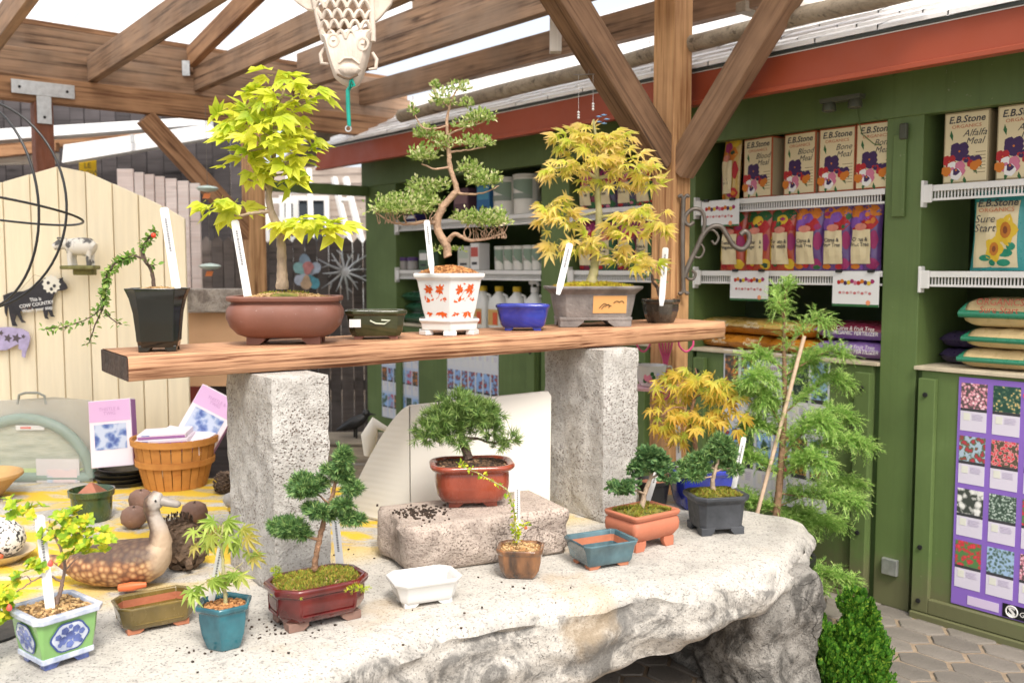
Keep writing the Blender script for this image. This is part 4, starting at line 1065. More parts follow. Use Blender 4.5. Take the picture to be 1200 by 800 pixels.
MOSY = leafmat('yellow_moss_bits', [(0, (.40, .40, .03)), (.5, (.62, .56, .05)), (.8, (.50, .22, .05)), (1, (.30, .36, .04))], .2, .9)
BERRY = flat((.75, .06, .03), .25)

def on_plank(px, back=.17): return plank_pt(px, back)

# black tall square pot, trailing cotoneaster
POT_BLACK = glaze('black_glaze', (.006, .008, .006), rough=.1, scale=14)
r = potted('potted_cotoneaster', 'tall flared black pot with trailing cotoneaster and one red berry', 0, 0, 0, 0, pt=on_plank(187, .15))
fn = secfn('r', .062, .062, .016, 1)
prof = [(-.004, .014), (-.002, .03), (0, .033), (.002, .06), (.008, .12), (.018, .165), (.028, .19), (.031, .196), (.024, .198), (.014, .185), (.010, .175)]
pp = pot_part(r, fn, prof, POT_BLACK, R(14)); feet(pp, .064, .064, .016, POT_BLACK, 0, .035, .03)
soil_part(r, fn, .012, .186, .012, TANS, R(14)); litter(r, fn, .010, .187, .012, R(14), 160, GRAV, (.004, .008))
pl = Plant(r, 187, 404)
limb = [[(183, 332, 2.4, 0), (180, 312, 2.2, 0), (172, 297, 2, 0), (170, 286, 1.8, 0), (177, 274, 1.4, 0), (186, 264, 1, 0)],
        [(172, 297, 1.5, 0), (160, 293, 1.3, -.01), (145, 300, 1.2, -.02), (134, 314, 1.1, -.03), (130, 335, 1, -.03), (127, 352, 1, -.03), (118, 372, .8, -.03), (110, 392, .6, -.03), (106, 396, .5, -.03)],
        [(128, 352, .8, -.03), (110, 366, .7, -.04), (85, 375, .6, -.05), (58, 378, .4, -.05)], [(130, 360, .8, -.03), (140, 370, .6, -.02), (147, 373, .5, -.02)], [(172, 290, 1, 0), (178, 303, .8, -.01), (187, 304, .5, -.01)]]
pl.limbs('stem', limb, TRUNK_DK)
Pp = []; Dd = []; Ss = []
def along(pts, n, rad, size, pl=None, bias=(0, 0, 0)):
    P_ = []; D_ = []; S_ = []
    for _ in range(n):
        t = random.random() * (len(pts) - 1); i = int(t); a, b = Vector(pl.P(*pts[i][:2], pts[i][3])), Vector(pl.P(*pts[i + 1][:2], pts[i + 1][3])); p = a.lerp(b, t - i)
        d = Vector((random.gauss(0, 1), random.gauss(0, 1), random.gauss(0, 1))).normalized()
        P_.append(p + d * random.uniform(0, rad) * .5); D_.append(d + Vector(bias)); S_.append(size * random.uniform(.6, 1.2))
    return P_, D_, S_
acc = []
for pts, n in ((limb[1][1:6], 300), (limb[1][4:], 40), (limb[2], 75), (limb[0][3:], 70), (limb[3], 20), (limb[4], 22)):
    a = along(pts, n, .022, .017, pl); acc.append(scatter(T_leaf6(.3), *[np.array([tuple(q) if hasattr(q, '__len__') else q for q in x]) for x in a]))
foliage('leaves', r, LF_COT, acc)['kind'] = 'stuff'
b = pl.P(185, 270, -.01); obj('berry', MB().lathe([(.001, -.008), (.006, -.005), (.008, 0), (.006, .006), (.001, .008)], 12, b), BERRY, r, smooth=60)

# brown unglazed pot, trident maple
POT_BROWN = mat('brown_unglazed_clay', (.20, .082, .055), .5, .14, 6, .06, 90, speck=(130, .70, (.40, .30, .25)))
r = potted('maple_bonsai', 'round-bellied brown pot with a tall lime-green lobed-leaf maple', 0, 0, 0, 0, pt=on_plank(336, .165))
fn = secfn('r', .135, .08, .05, 6)
prof = [(-.01, .022), (.02, .034), (.043, .06), (.054, .09), (.054, .115), (.044, .133), (.038, .138), (.038, .142), (.052, .146), (.054, .158), (.050, .162), (.035, .162), (.03, .15), (.028, .14)]
pp = pot_part(r, fn, prof, POT_BROWN, R(4), smooth=35); feet(pp, .13, .075, .024, POT_BROWN, 0, .06, .045)
soil_part(r, fn, .026, .148, .022, TANS, R(4)); litter(r, fn, .024, .149, .022, R(4), 900, GRAV, (.004, .009)); litter(r, fn, -.05, .158, .012, R(4), 150, MOSB, (.008, .016), 'moss_tufts', tuft=T_tuft(6, 55, .1, 3))
obj('moss', MB().lathe([(.055, 0), (.045, .007), (.02, .012), (.001, .013)], 14, (.01, -.03, .160), sx=1.3), MOSS, r, smooth=70)
pl = Plant(r, 335, 400)
limb = [[(331, 336, 8, 0), (331, 315, 6, 0), (331, 290, 5.2, 0), (329, 272, 5, 0), (321, 250, 4.4, 0), (317, 232, 3.8, 0), (319, 212, 3.4, .01), (323, 185, 3, .01), (324, 160, 2.5, .02), (326, 130, 1.8, .01), (337, 110, 1.2, 0), (328, 100, .8, 0)],
        [(331, 274, 3.4, 0), (345, 273, 2.4, -.02), (362, 272, 1.8, -.04), (388, 268, 1.2, -.05), (404, 262, .8, -.05)],
        [(318, 247, 2.6, 0), (303, 249, 2, -.02), (285, 252, 1.5, -.03), (262, 250, .9, -.04)],
        [(319, 222, 2, 0), (306, 214, 1.4, 0), (292, 210, .9, .0), (282, 204, .6, 0)], [(322, 190, 1.8, .01), (340, 190, 1.2, .03), (356, 182, .8, .04)],
        [(324, 165, 1.6, .02), (300, 150, 1.1, .05), (275, 138, .7, .06)], [(325, 150, 1.6, .02), (350, 135, 1.1, -.04), (375, 120, .7, -.05)], [(324, 172, 1.4, .02), (300, 180, 1, -.05), (280, 182, .6, -.06)], [(321, 205, 1.4, .01), (345, 205, 1, -.03), (362, 200, .6, -.04)]]
pl.limbs('trunk', limb, TRUNK_PALE)
tri = [palmate([-75, -35, 0, 35, 75], [.55, .8, 1.0, .8, .55], .21, .52, .2), palmate([-60, 0, 60], [.8, 1.0, .8], .27, .5, .25), palmate([-70, -30, 0, 32, 72], [.5, .85, 1.0, .78, .5], .2, .55, .1)]
tms = [tmesh('leaf', t, LF_TRI) for t in tri]
P_, D_, S_, N_ = [], [], [], []
for (px_, py_, rx, ry, n, dy) in ((300, 128, 32, 22, 22, .05), (345, 118, 28, 24, 22, -.02), (330, 145, 40, 22, 24, .0), (290, 158, 26, 16, 14, -.04), (318, 170, 40, 18, 18, -.05), (355, 170, 22, 22, 14, .0), (290, 195, 26, 14, 10, -.02), (350, 188, 22, 14, 9, -.03), (322, 92, 14, 8, 5, 0), (372, 110, 14, 8, 6, -.05), (340, 213, 16, 6, 6, -.02),
                                 (262, 244, 25, 10, 9, -.04), (290, 240, 14, 8, 4, -.03), (300, 205, 18, 12, 7, .0), (372, 262, 34, 8, 17, -.05), (400, 266, 14, 9, 7, -.05), (345, 262, 12, 6, 4, -.03), (365, 200, 14, 10, 5, 0), (262, 135, 12, 6, 4, .05)):
    c, rr = pl.B(px_, py_, rx, ry, rx * .9, dy); n = int(n * 1.0); q, d = blob_pts(c, rr, n, .2)
    for i in range(n):
        P_.append(q[i]); D_.append((d[i][0] + random.gauss(0, .4), d[i][1] * .6 - .25 + random.gauss(0, .3), -.15 + random.gauss(0, .25))); S_.append(random.uniform(.048, .092)); N_.append((random.gauss(0, .35), random.gauss(-.5, .35), 1))
leaf_objs(r, 'leaf', tms, P_, D_, S_, N_)

# little dark green empty tray
POT_GRN = glaze('dark_green_glaze', (.018, .026, .008), (.05, .055, .02), .12, .4, 10)
r = potted('bonsai_pot', 'small dark olive-green glazed empty pot with a price sticker', 0, 0, 0, 0, 'pot', 'empty bonsai pots', on_plank(441, .15))
fn = secfn('r', .093, .065, .02, 1)
pp = pot_part(r, fn, [(-.008, .012), (0, .03), (.005, .06), (.010, .085), (.016, .092), (.017, .102), (.010, .104), (.003, .098), (-.004, .05), (-.01, .03)], POT_GRN, R(7)); feet(pp, .085, .057, .014, POT_BROWN, 0, .035, .03)
obj('price_sticker', MB().prism([(-.092, .045), (-.052, .045), (-.052, .073), (-.092, .073)], -.0735, -.072), M['white_label'], pp)
obj('brush_mark', MB().tube([(-.02, -.072, .068), (.0, -.073, .058), (.03, -.073, .056), (.05, -.073, .068), (.02, -.073, .07)], .0028, 6), flat((.55, .58, .45), .2), pp)

# white porcelain hexagonal pot with red flowers, serissa
PORC = glaze('white_porcelain', (.70, .70, .68), rough=.1, var=.03, bump=.0)
REDP = flat((.62, .10, .02), .2)
r = potted('serissa_bonsai', 'white hexagonal porcelain pot with red flower print and twisted small-leaf tree', 0, 0, 0, 0, pt=on_plank(526, .17))
fn = secfn('hex', .104, .104, 6, 1)
pot_part(r, secfn('hex', .118, .118, 6, 1), [(-.012, .016), (.0, .02), (.004, .045), (.012, .052), (.012, .06), (.004, .062), (-.01, .058), (-.03, .056)], PORC, R(6), bevel=.003).name = 'saucer'
pp = pot_part(r, fn, [(-.004, .059), (0, .064), (.012, .10), (.024, .16), (.034, .205), (.048, .215), (.050, .228), (.044, .232), (.03, .225), (.024, .20)], PORC, R(6), bevel=.003)
for k in range(6): a = k * math.pi / 3 + R(30); obj('foot', MB().box((.10 * math.cos(a), .10 * math.sin(a), .009), (.034, .05, .018), rz=a), PORC, r, rz=R(6), bevel=.003)
def face_print(parent, a, z0, n0, n1, nslope, items, m, tilt):
    pass
ap = .104 * math.cos(math.pi / 6)
def pot_flowers(parent, angle, seedv):
    rr = random.Random(seedv); mb = MB()
    def petal(cx, cz, an, L, w):
        pts = [(cx, cz), (cx + L * .5 * math.cos(an) - w * math.sin(an), cz + L * .5 * math.sin(an) + w * math.cos(an)), (cx + L * math.cos(an), cz + L * math.sin(an)), (cx + L * .5 * math.cos(an) + w * math.sin(an), cz + L * .5 * math.sin(an) - w * math.cos(an))]
        return pts
    shapes = []
    for cx, cz, rad, np_ in ((-.020, .118, .030, 10), (.022, .092, .032, 11), (-.024, .170, .024, 8), (.022, .172, .024, 9), (.036, .132, .013, 6), (-.03, .082, .018, 7)):
        for k in range(np_):
            an = 2 * math.pi * k / np_ + rr.uniform(-.3, .3); shapes.append(petal(cx, cz, an, rad * rr.uniform(.7, 1.1), rad * .2))
    for _ in range(16):
        shapes.append(petal(rr.uniform(-.045, .045), rr.uniform(.075, .195), rr.uniform(0, 6.28), rr.uniform(.008, .016), .003))
    for s in range(3):
        x0 = rr.uniform(-.03, .03); z0 = rr.uniform(.08, .15)
        for k in range(5): shapes.append(petal(x0 + k * .004, z0 + k * .006, rr.uniform(.5, 1.2), .010, .0012))
    ca, sa = math.cos(angle), math.sin(angle)
    for i, s in enumerate(shapes):
        vs = []
        for x, z in s:
            off = (z - .064) / .141 * .034 if z > .064 else 0
            d = ap + off * .866 + .0016 + (i % 5) * .00012
            vs.append((d * ca - x * sa, d * sa + x * ca, z))
        mb.add(vs, [(0, 1, 2, 3)]); 
    return obj('flower_print', mb, REDP, parent)
for k in (3, 4, 5): pot_flowers(pp, R(k * 60 + 0), k)
soil_part(r, fn, .026, .226, .03, BARK, R(6), rough=.006); litter(r, fn, .024, .227, .03, R(6), 800, ORCH, (.004, .010))
pl = Plant(r, 526, 386)
limb = [[(525, 296, 5.5, 0), (524, 284, 5, 0), (515, 268, 5, 0), (513, 254, 5, 0), (519, 240, 4.5, 0), (529, 228, 4, 0), (536, 220, 3.6, 0), (533, 208, 3.2, 0), (529, 195, 3, 0), (527, 178, 2.6, .0), (526, 160, 2.2, 0), (525, 140, 1.8, 0), (530, 118, 1.2, 0), (541, 98, .7, 0)],
        [(514, 258, 3, 0), (500, 256, 2.2, -.02), (480, 259, 1.7, -.03), (460, 256, 1.3, -.02), (442, 245, .8, -.02)], [(526, 278, 3.2, 0), (534, 270, 2.6, -.02), (550, 277, 2.2, -.03), (570, 276, 1.5, -.03), (592, 268, .9, -.02)],
        [(536, 222, 2, 0), (550, 225, 1.5, -.02), (570, 222, 1, -.02), (585, 215, .6, -.02)], [(529, 193, 1.8, 0), (512, 196, 1.2, -.02), (496, 190, .8, -.02)], [(527, 176, 1.6, 0), (545, 174, 1.2, 0), (570, 170, .7, 0)],
        [(526, 156, 1.4, 0), (545, 148, 1, .01), (566, 142, .6, .01)], [(526, 146, 1.2, 0), (500, 150, .9, -.02), (488, 132, .6, -.01), (486, 112, .4, 0)], [(528, 125, 1, 0), (512, 112, .7, 0), (510, 100, .4, 0)], [(520, 240, 1.6, 0), (505, 226, 1.2, .03), (492, 214, .8, .03)]]
for _ in range(46):      # fine twigs under the pads
    x = random.choice([random.uniform(446, 508), random.uniform(548, 594)]); yb = 258 if x < 520 else 275
    limb.append([(x, yb, .7, -.03), (x + random.uniform(-4, 4), yb - 6, .5, random.uniform(-.06, .02)), (x + random.uniform(-9, 9), yb - random.uniform(10, 18), .35, random.uniform(-.08, .04))])
pl.limbs('trunk', limb, mat('tan_trunk_bark', (.40, .26, .17), .85, .3, 40, .7, 120), n=7)
acc = []
for (a, b, rx, ry, n, dy) in ((472, 241, 37, 17, 1900, -.02), (500, 234, 18, 12, 520, .0), (497, 217, 23, 13, 600, .03), (572, 256, 28, 14, 1150, -.02), (548, 252, 20, 7, 380, -.01), (568, 210, 22, 12, 760, -.02), (551, 196, 16, 10, 300, .0), (498, 182, 16, 13, 520, -.02), (520, 168, 12, 14, 320, 0), (558, 166, 22, 8, 480, .0), (499, 155, 14, 11, 360, .02),
                         (564, 137, 18, 9, 380, .01), (520, 118, 14, 16, 330, 0), (538, 104, 14, 9, 180, 0), (486, 130, 5, 8, 70, 0), (544, 146, 14, 8, 160, 0), (548, 122, 7, 9, 120, 0), (522, 213, 8, 8, 110, 0), (512, 288, 7, 5, 40, 0), (536, 289, 8, 4, 40, 0), (511, 101, 5, 5, 60, 0)):
    n = int(n * .66); c, rr = pl.B(a, b, rx, ry, rx * .85, dy); q, d = blob_pts(c, rr, n, .15, True)
    acc.append(scatter(T_oval(.3), q, d * .7 + RNG.normal(size=(n, 3)) * .5 + [0, 0, .6], RNG.uniform(.012, .021, n)))
foliage('crown', r, LF_SER, acc)['kind'] = 'stuff'

# cobalt empty pot
POT_BLUE = glaze('cobalt_glaze', (.012, .02, .22), (.03, .05, .42), .1, .4, 10)
r = potted('bonsai_pot', 'small glossy cobalt-blue empty pot on the timber plank', 0, 0, 0, 0, 'pot', 'empty bonsai pots', on_plank(613, .15))
fn = secfn('r', .088, .062, .02, 2)
pp = pot_part(r, fn, [(-.01, .013), (.0, .025), (.008, .06), (.014, .088), (.019, .094), (.020, .103), (.012, .105), (.004, .098), (-.004, .05), (-.01, .03)], POT_BLUE, R(-2), smooth=32); feet(pp, .08, .055, .015, POT_BLUE, 0, .035, .03)

# grey pot with a peach panel, golden maple
POT_GREY = mat('grey_ash_clay', (.17, .15, .14), .75, .3, 12, .35, 80, col2=(.28, .25, .23))
r = potted('maple_bonsai', 'grey clay pot with peach painted panel and golden feathery maple', 0, 0, 0, 0, pt=on_plank(694, .17))
fn = secfn('r', .155, .095, .03, 1)
pp = pot_part(r, fn, [(-.006, .03), (.0, .05), (.008, .09), (.016, .135), (.026, .145), (.044, .158), (.046, .168), (.038, .17), (.02, .16), (.015, .15)], POT_GREY, R(5)); feet(pp, .158, .098, .034, POT_GREY, 0, .10, .05)
obj('skirt', MB().box((0, 0, .034), (.305, .185, .014)), POT_GREY, pp, bevel=.003)
ph = MB()
zz = [(x, z) for x, z in ((-.015, .058), (.125, .058), (.125, .130), (-.015, .130))]
def pf_(x, z, o=.0025): return (x, -(.095 + .016 * (z - .05) / .085) - o, z)
ph.add([pf_(*p) for p in zz] + [pf_(p[0], p[1], -.006) for p in zz], [(0, 1, 2, 3), (0, 4, 5, 1), (1, 5, 6, 2), (2, 6, 7, 3), (3, 7, 4, 0)])
pn = obj('painted_panel', ph, flat((.68, .36, .13), .5), pp)
ln = MB()
for (x0, z0, x1, z1) in ((.01, .078, .03, .098), (.03, .098, .042, .092), (.042, .092, .062, .088), (.035, .085, .05, .095), (.02, .075, .034, .09), (.07, .100, .084, .108), (.084, .108, .094, .102), (.094, .102, .104, .109), (.104, .109, .114, .100), (.05, .08, .058, .09)):
    ln.tube([pf_(x0, z0, .004), pf_((x0 + x1) / 2, (z0 + z1) / 2 + .002, .0045), pf_(x1, z1, .004)], .0013, 5)
obj('brush_drawing', ln, flat((.08, .05, .03)), pn)
soil_part(r, fn, .017, .156, .018, MOSSY, R(5), name='moss', rough=.006); litter(r, fn, .014, .157, .018, R(5), 1100, MOSY, (.008, .018), 'moss_tufts', tuft=T_tuft(6, 55, .1, 3))
pl = Plant(r, 694, 378)
limb = [[(693, 326, 6.5, 0), (696, 310, 5, 0), (698, 285, 4.6, 0), (701, 262, 4.2, 0), (700, 235, 3.8, 0), (698, 212, 3.4, 0), (698, 190, 2.6, 0), (696, 160, 1.8, 0), (694, 140, 1, 0)],
        [(701, 253, 2.6, 0), (712, 251, 2, -.02), (735, 252, 1.4, -.04), (765, 258, .8, -.05)], [(699, 282, 2.2, 0), (712, 288, 1.6, -.03), (740, 300, 1, -.05)], [(698, 208, 2.6, 0), (688, 202, 2, -.02), (670, 194, 1.2, -.03), (645, 198, .7, -.04)], [(698, 208, 2.4, 0), (715, 204, 1.8, -.01), (740, 200, 1, -.02), (762, 208, .6, -.02)],
        [(699, 275, 1.6, 0), (680, 278, 1.2, -.04), (655, 285, .7, -.05)], [(700, 245, 1.6, 0), (680, 250, 1.2, .0), (650, 252, .7, .0)], [(697, 175, 1.4, 0), (715, 168, 1, 0), (735, 165, .6, 0)], [(697, 170, 1.2, 0), (675, 165, 1, 0), (660, 168, .6, 0)]]
pl.limbs('trunk', limb, TRUNK_GR)
jm = [palmate([-118, -78, -38, 0, 38, 78, 118], [.42, .7, .92, 1.0, .92, .7, .42], .105, .30, .3), palmate([-100, -60, -28, 0, 28, 60, 100], [.4, .7, .9, 1.05, .9, .7, .4], .10, .28, .45), palmate([-80, -40, 0, 40, 80], [.6, .9, 1.0, .9, .6], .12, .28, .2)]
jms = [tmesh('leaf', t, LF_JM) for t in jm]
P_, D_, S_, N_ = [], [], [], []
for (a, b, rx, ry, n, dy) in ((690, 158, 24, 16, 32, 0), (668, 165, 22, 12, 20, -.02), (718, 165, 22, 14, 22, 0), (655, 198, 26, 9, 22, -.04), (690, 188, 32, 14, 30, -.03), (735, 190, 28, 14, 28, -.02), (758, 208, 12, 14, 14, -.02), (650, 240, 20, 11, 22, .0), (660, 254, 22, 8, 14, -.02), (640, 258, 8, 8, 6, 0), (745, 250, 32, 13, 30, -.05), (730, 268, 20, 8, 12, -.05),
                              (770, 262, 10, 10, 10, -.05), (665, 284, 30, 8, 20, -.05), (690, 282, 12, 10, 8, -.04), (740, 300, 26, 9, 18, -.05), (715, 292, 14, 12, 9, -.04), (712, 215, 20, 10, 10, -.01), (680, 215, 12, 8, 6, 0), (760, 306, 10, 6, 5, -.05)):
    c, rr = pl.B(a, b, rx, ry, rx * .9, dy); q, d = blob_pts(c, rr, n, .2)
    for i in range(n):
        P_.append(q[i]); D_.append((d[i][0] * 1.1 + random.gauss(0, .4), d[i][1] * .5 - .3, -.2 + random.gauss(0, .4))); S_.append(random.uniform(.036, .074)); N_.append((random.gauss(0, .35), random.gauss(-.75, .3), .9))
leaf_objs(r, 'leaf', jms, P_, D_, S_, N_)
# hanging blue flower and shell chimes seen at its crown
q = D(706, 140, 4.3)
t = thing('wind_chime', 'shell wind chime with a blue flower hanging under the timber brace', 'wind chime', q)
for (a, b) in ((678, 132), (695, 122)):
    w_ = D(a, b, 4.3) - q; mb = MB()
    for k in range(3): mb.lathe([(.002, -.006), (.007, 0), (.002, .006)], 8, (w_.x, w_.y, w_.z - k * .012))
    obj('shell_string', mb, M['white_label'], t, smooth=60); 
    top = D(a, 88, 4.3) - q; obj('thread', MB().tube([(w_.x, w_.y, w_.z), (top.x, top.y, top.z)], .0006, 4), M['white_label'], t)
cb = D(690, 88, 4.3) - q; obj('cross_bar', MB().tube([(cb.x - .07, 0, cb.z), (cb.x + .06, 0, cb.z + .004)], .0025, 6), M['iron'], t)
hk = D(690, 66, 4.3) - q; obj('hook_line', MB().tube([(cb.x, 0, cb.z), (hk.x, 0, hk.z), (hk.x + .01, .25, hk.z + .06)], .0012, 5), M['iron'], t)
pm = MB()
for k in range(5):
    a = 2 * math.pi * k / 5
    pm.lathe([(.001, -.004), (.016, 0), (.001, .004)], 10, (.02 * math.cos(a), -.004, .02 * math.sin(a)), sy=.4)
obj('blue_flower', pm, flat((.25, .48, .75), .35), t, smooth=60)

# small dark hexagonal pot
POT_DK = glaze('dark_brown_glaze', (.022, .018, .015), (.07, .06, .045), .2, .4, 16)
r = potted('potted_seedling', 'tiny dark faceted pot with a small trailing seedling at the plank end', 0, 0, 0, 0, pt=on_plank(774, .13))
fn = secfn('hex', .068, .062, 8, 1)
pot_part(r, fn, [(-.012, .0), (-.006, .008), (.004, .03), (.012, .06), (.012, .085), (.018, .092), (.018, .104), (.010, .106), (.004, .098), (.002, .09)], POT_DK, R(10))
soil_part(r, fn, .003, .096, .01, SOIL, R(10)); litter(r, fn, .001, .097, .01, R(10), 120, ORCH, (.004, .008))
pl = Plant(r, 774, 373)
limb = [[(773, 343, 2.2, 0), (770, 333, 2, 0), (765, 326, 1.6, 0), (764, 318, 1.2, 0), (760, 312, .9, 0), (750, 314, .6, -.01)], [(765, 322, .9, 0), (775, 325, .7, 0), (780, 330, .5, 0)]]
pl.limbs('stem', limb, TRUNK_DK)
acc = []
for (a, b, rx, ry, n) in ((755, 314, 9, 4, 26), (775, 326, 6, 5, 14), (779, 313, 4, 4, 8), (748, 318, 5, 3, 8)):
    c, rr = pl.B(a, b, rx, ry); q_, d = blob_pts(c, rr, n, .2); acc.append(scatter(T_leaf6(.36), q_, d + [0, 0, .3], RNG.uniform(.014, .024, n)))
foliage('leaves', r, LF_JUN, acc)['kind'] = 'stuff'

plant_tag(206, 332, 192, 243, 2.98, .026, 'wide white label leaning behind the black cotoneaster pot')
plant_tag(290, 345, 275, 258, 3.14, .026, 'white label leaning beside the lime-green maple trunk')
plant_tag(505, 306, 500, 258, 3.42, .022, 'white label standing in the white porcelain pot')
plant_tag(657, 332, 668, 285, 3.66, .026, 'white label standing in the mossy grey maple pot')
plant_tag(776, 346, 780, 290, 4.03, .026, 'white label standing in the tiny faceted pot')
# ------------------------------------------------------------------ pots and bonsai on the stone table
def tufts(pl, blobs, tmpl, size, dens, upbias=.35, shell=.3, fb=False, jit=.45):
    acc = []
    for (a, b, rx, ry, dy) in blobs:
        n = int(dens * rx * ry); c, rr = pl.B(a, b, rx, ry, max(rx, ry) * .85, dy); q, d = blob_pts(c, rr, n, shell, fb)
        acc.append(scatter(tmpl, q, d + RNG.normal(size=(n, 3)) * jit + [0, 0, upbias], RNG.uniform(size[0], size[1], n)))
    return acc
# green and blue porcelain square pot, azalea
BLUEW = glaze('blue_white_porcelain', (.36, .43, .62), (.62, .66, .74), .1, .3, 22, 0)
PGREEN = glaze('leaf_green_porcelain', (.17, .36, .10), (.22, .42, .14), .15, .1, 8, 0)
BLUEP = mat('blue_brush_print', (.05, .09, .38), .2, .6, 26, 0, col2=(.16, .22, .55), coat=.5)
r = potted('azalea_bonsai', 'square green and blue porcelain pot with medallions and leafy azalea', 67, 789, TZ, .105)
ang = R(52)
fn = secfn('r', .066, .066, .003, 1)
pp = pot_part(r, fn, [(-.006, .018), (-.004, .03), (.0, .032), (.008, .08), (.0135, .128), (.0135, .13)], PGREEN, ang, bevel=.002)
rim = MB(); rim.loft([[(x, y, z) for x, y in fn(o)] for o, z in ((.013, .124), (.024, .129), (.026, .142), (.020, .146), (.008, .145), (.004, .13))], False, False)
obj('rim', rim, BLUEW, pp, bevel=.0015)
for o_, z_ in ((.0262, .1325), (.0150, .1462)): pass
base = MB().loft([[(x, y, z) for x, y in fn(o)] for o, z in ((-.002, .016), (.003, .02), (.003, .031), (-.001, .033))], True, True); obj('base_band', base, BLUEW, pp)
feet(pp, .066, .066, .019, BLUEP, 0, .04, .03)
for k in range(4):
    a = k * math.pi / 2; mb = MB(); mb2 = MB(); n = 28
    for (sc_, off, m_, store) in ((1.0, .0012, 0, mb), (.90, .0020, 0, mb2)):
        pts = []
        for i in range(n):
            th = 2 * math.pi * i / n; rr_ = (1 + .05 * math.cos(6 * th)) * sc_; x = .050 * rr_ * math.cos(th); z = .079 + .041 * rr_ * math.sin(th)
            d = .066 + .008 * (z - .03) / .05 + off + .0016
            pts.append((d * math.cos(a) - x * math.sin(a), d * math.sin(a) + x * math.cos(a), z))
        store.poly(pts)
    o1 = obj('medallion', mb, flat((.05, .08, .25), .2), pp); obj('medallion_painting', mb2, BLUEW, o1)
    fl = MB()
    for (x, z, rad) in ((0, .082, .012), (-.018, .072, .011), (.018, .070, .011), (-.014, .097, .010), (.015, .096, .010), (0, .058, .010), (.030, .086, .008), (-.031, .084, .008), (0, .106, .006), (-.026, .062, .006), (.028, .060, .006)):
        pts = []
        for i in range(15):
            th = 2 * math.pi * i / 15; xx = x + rad * math.cos(th) * (1 + .12 * math.cos(5 * th)); zz_ = z + rad * math.sin(th) * (1 + .12 * math.cos(5 * th)); d = .066 + .008 * (zz_ - .03) / .05 + .0044
            pts.append((d * math.cos(a) - xx * math.sin(a), d * math.sin(a) + xx * math.cos(a), zz_))
        fl.poly(pts)
    obj('blue_blossom', fl, BLUEP, o1)
soil_part(r, fn, .006, .136, .006, mat('brown_peat', (.16, .09, .035), .95, .5, 60, 1, 150, speck=(90, .6, (.30, .20, .08))), ang); litter(r, fn, .004, .137, .006, ang, 420, GRAV, (.003, .008))
pl = Plant(r, 82, 770)
limb = [[(83, 708, 3.2, 0), (88, 694, 2.6, 0), (92, 680, 2.2, 0), (96, 660, 1.8, 0), (92, 640, 1.5, 0), (84, 622, 1.1, 0), (80, 605, .7, 0)], [(92, 678, 1.5, 0), (78, 668, 1.1, -.02), (66, 672, .9, -.04), (55, 680, .7, -.05), (40, 690, .6, -.06), (30, 715, .5, -.07)],
        [(94, 668, 1.2, 0), (106, 655, .9, -.02), (118, 645, .6, -.03)], [(66, 672, .8, -.04), (62, 664, .6, -.05), (50, 668, .5, -.05)], [(84, 622, .9, 0), (70, 612, .7, .0), (60, 602, .5, 0), (56, 598, .4, 0)], [(92, 640, .9, 0), (105, 625, .7, 0), (125, 615, .5, -.02)]]
pl.limbs('stem', limb, mat('grey_brown_stem', (.22, .15, .12), .85, .3, 30, .5))
acc = []
def rosettes(blobs, n_leaf, size, w=.3):
    for (a, b, rx, ry, k, dy) in blobs:
        c, rr = pl.B(a, b, rx, ry, max(rx, ry) * .9, dy); q, d = blob_pts(c, rr, k, .15)
        for i in range(k):
            nl = n_leaf; th = np.linspace(0, 2 * np.pi, nl, endpoint=False) + random.random() * 6
            ax = Vector(d[i]) * .6 + Vector((0, -.4, .8)); ax.normalize(); e1 = ax.orthogonal().normalized(); e2 = ax.cross(e1)
            Dn = np.array([tuple(e1 * math.cos(t) + e2 * math.sin(t) + ax * random.uniform(.15, .7)) for t in th])
            acc.append(scatter(T_leaf6(w), np.repeat(q[i:i + 1], nl, 0), Dn, RNG.uniform(size[0], size[1], nl), np.repeat(np.array([tuple(ax)]), nl, 0)))
rosettes(((28, 690, 24, 26, 34, -.05), (10, 740, 16, 16, 14, -.06), (40, 590, 12, 12, 7, 0), (62, 592, 12, 6, 5, 0), (100, 615, 26, 20, 24, 0), (135, 625, 22, 15, 18, -.02), (118, 645, 18, 8, 9, -.02), (70, 655, 9, 8, 5, -.03), (52, 665, 8, 8, 4, -.04), (110, 600, 20, 10, 10, 0), (2, 668, 10, 24, 10, -.06)), 7, (.014, .025), .34)
foliage('leaves', r, LF_AZ, acc)['kind'] = 'stuff'
for (a, b) in ((18, 698), (50, 696), (11, 720), (98, 645)):
    obj('flower_bud', MB().lathe([(.001, -.007), (.006, -.004), (.007, .002), (.003, .010), (.001, .011)], 10, pl.P(a, b, -.085)), flat((.80, .10, .08), .35) if a != 11 else flat((.8, .35, .05), .4), r, smooth=60)

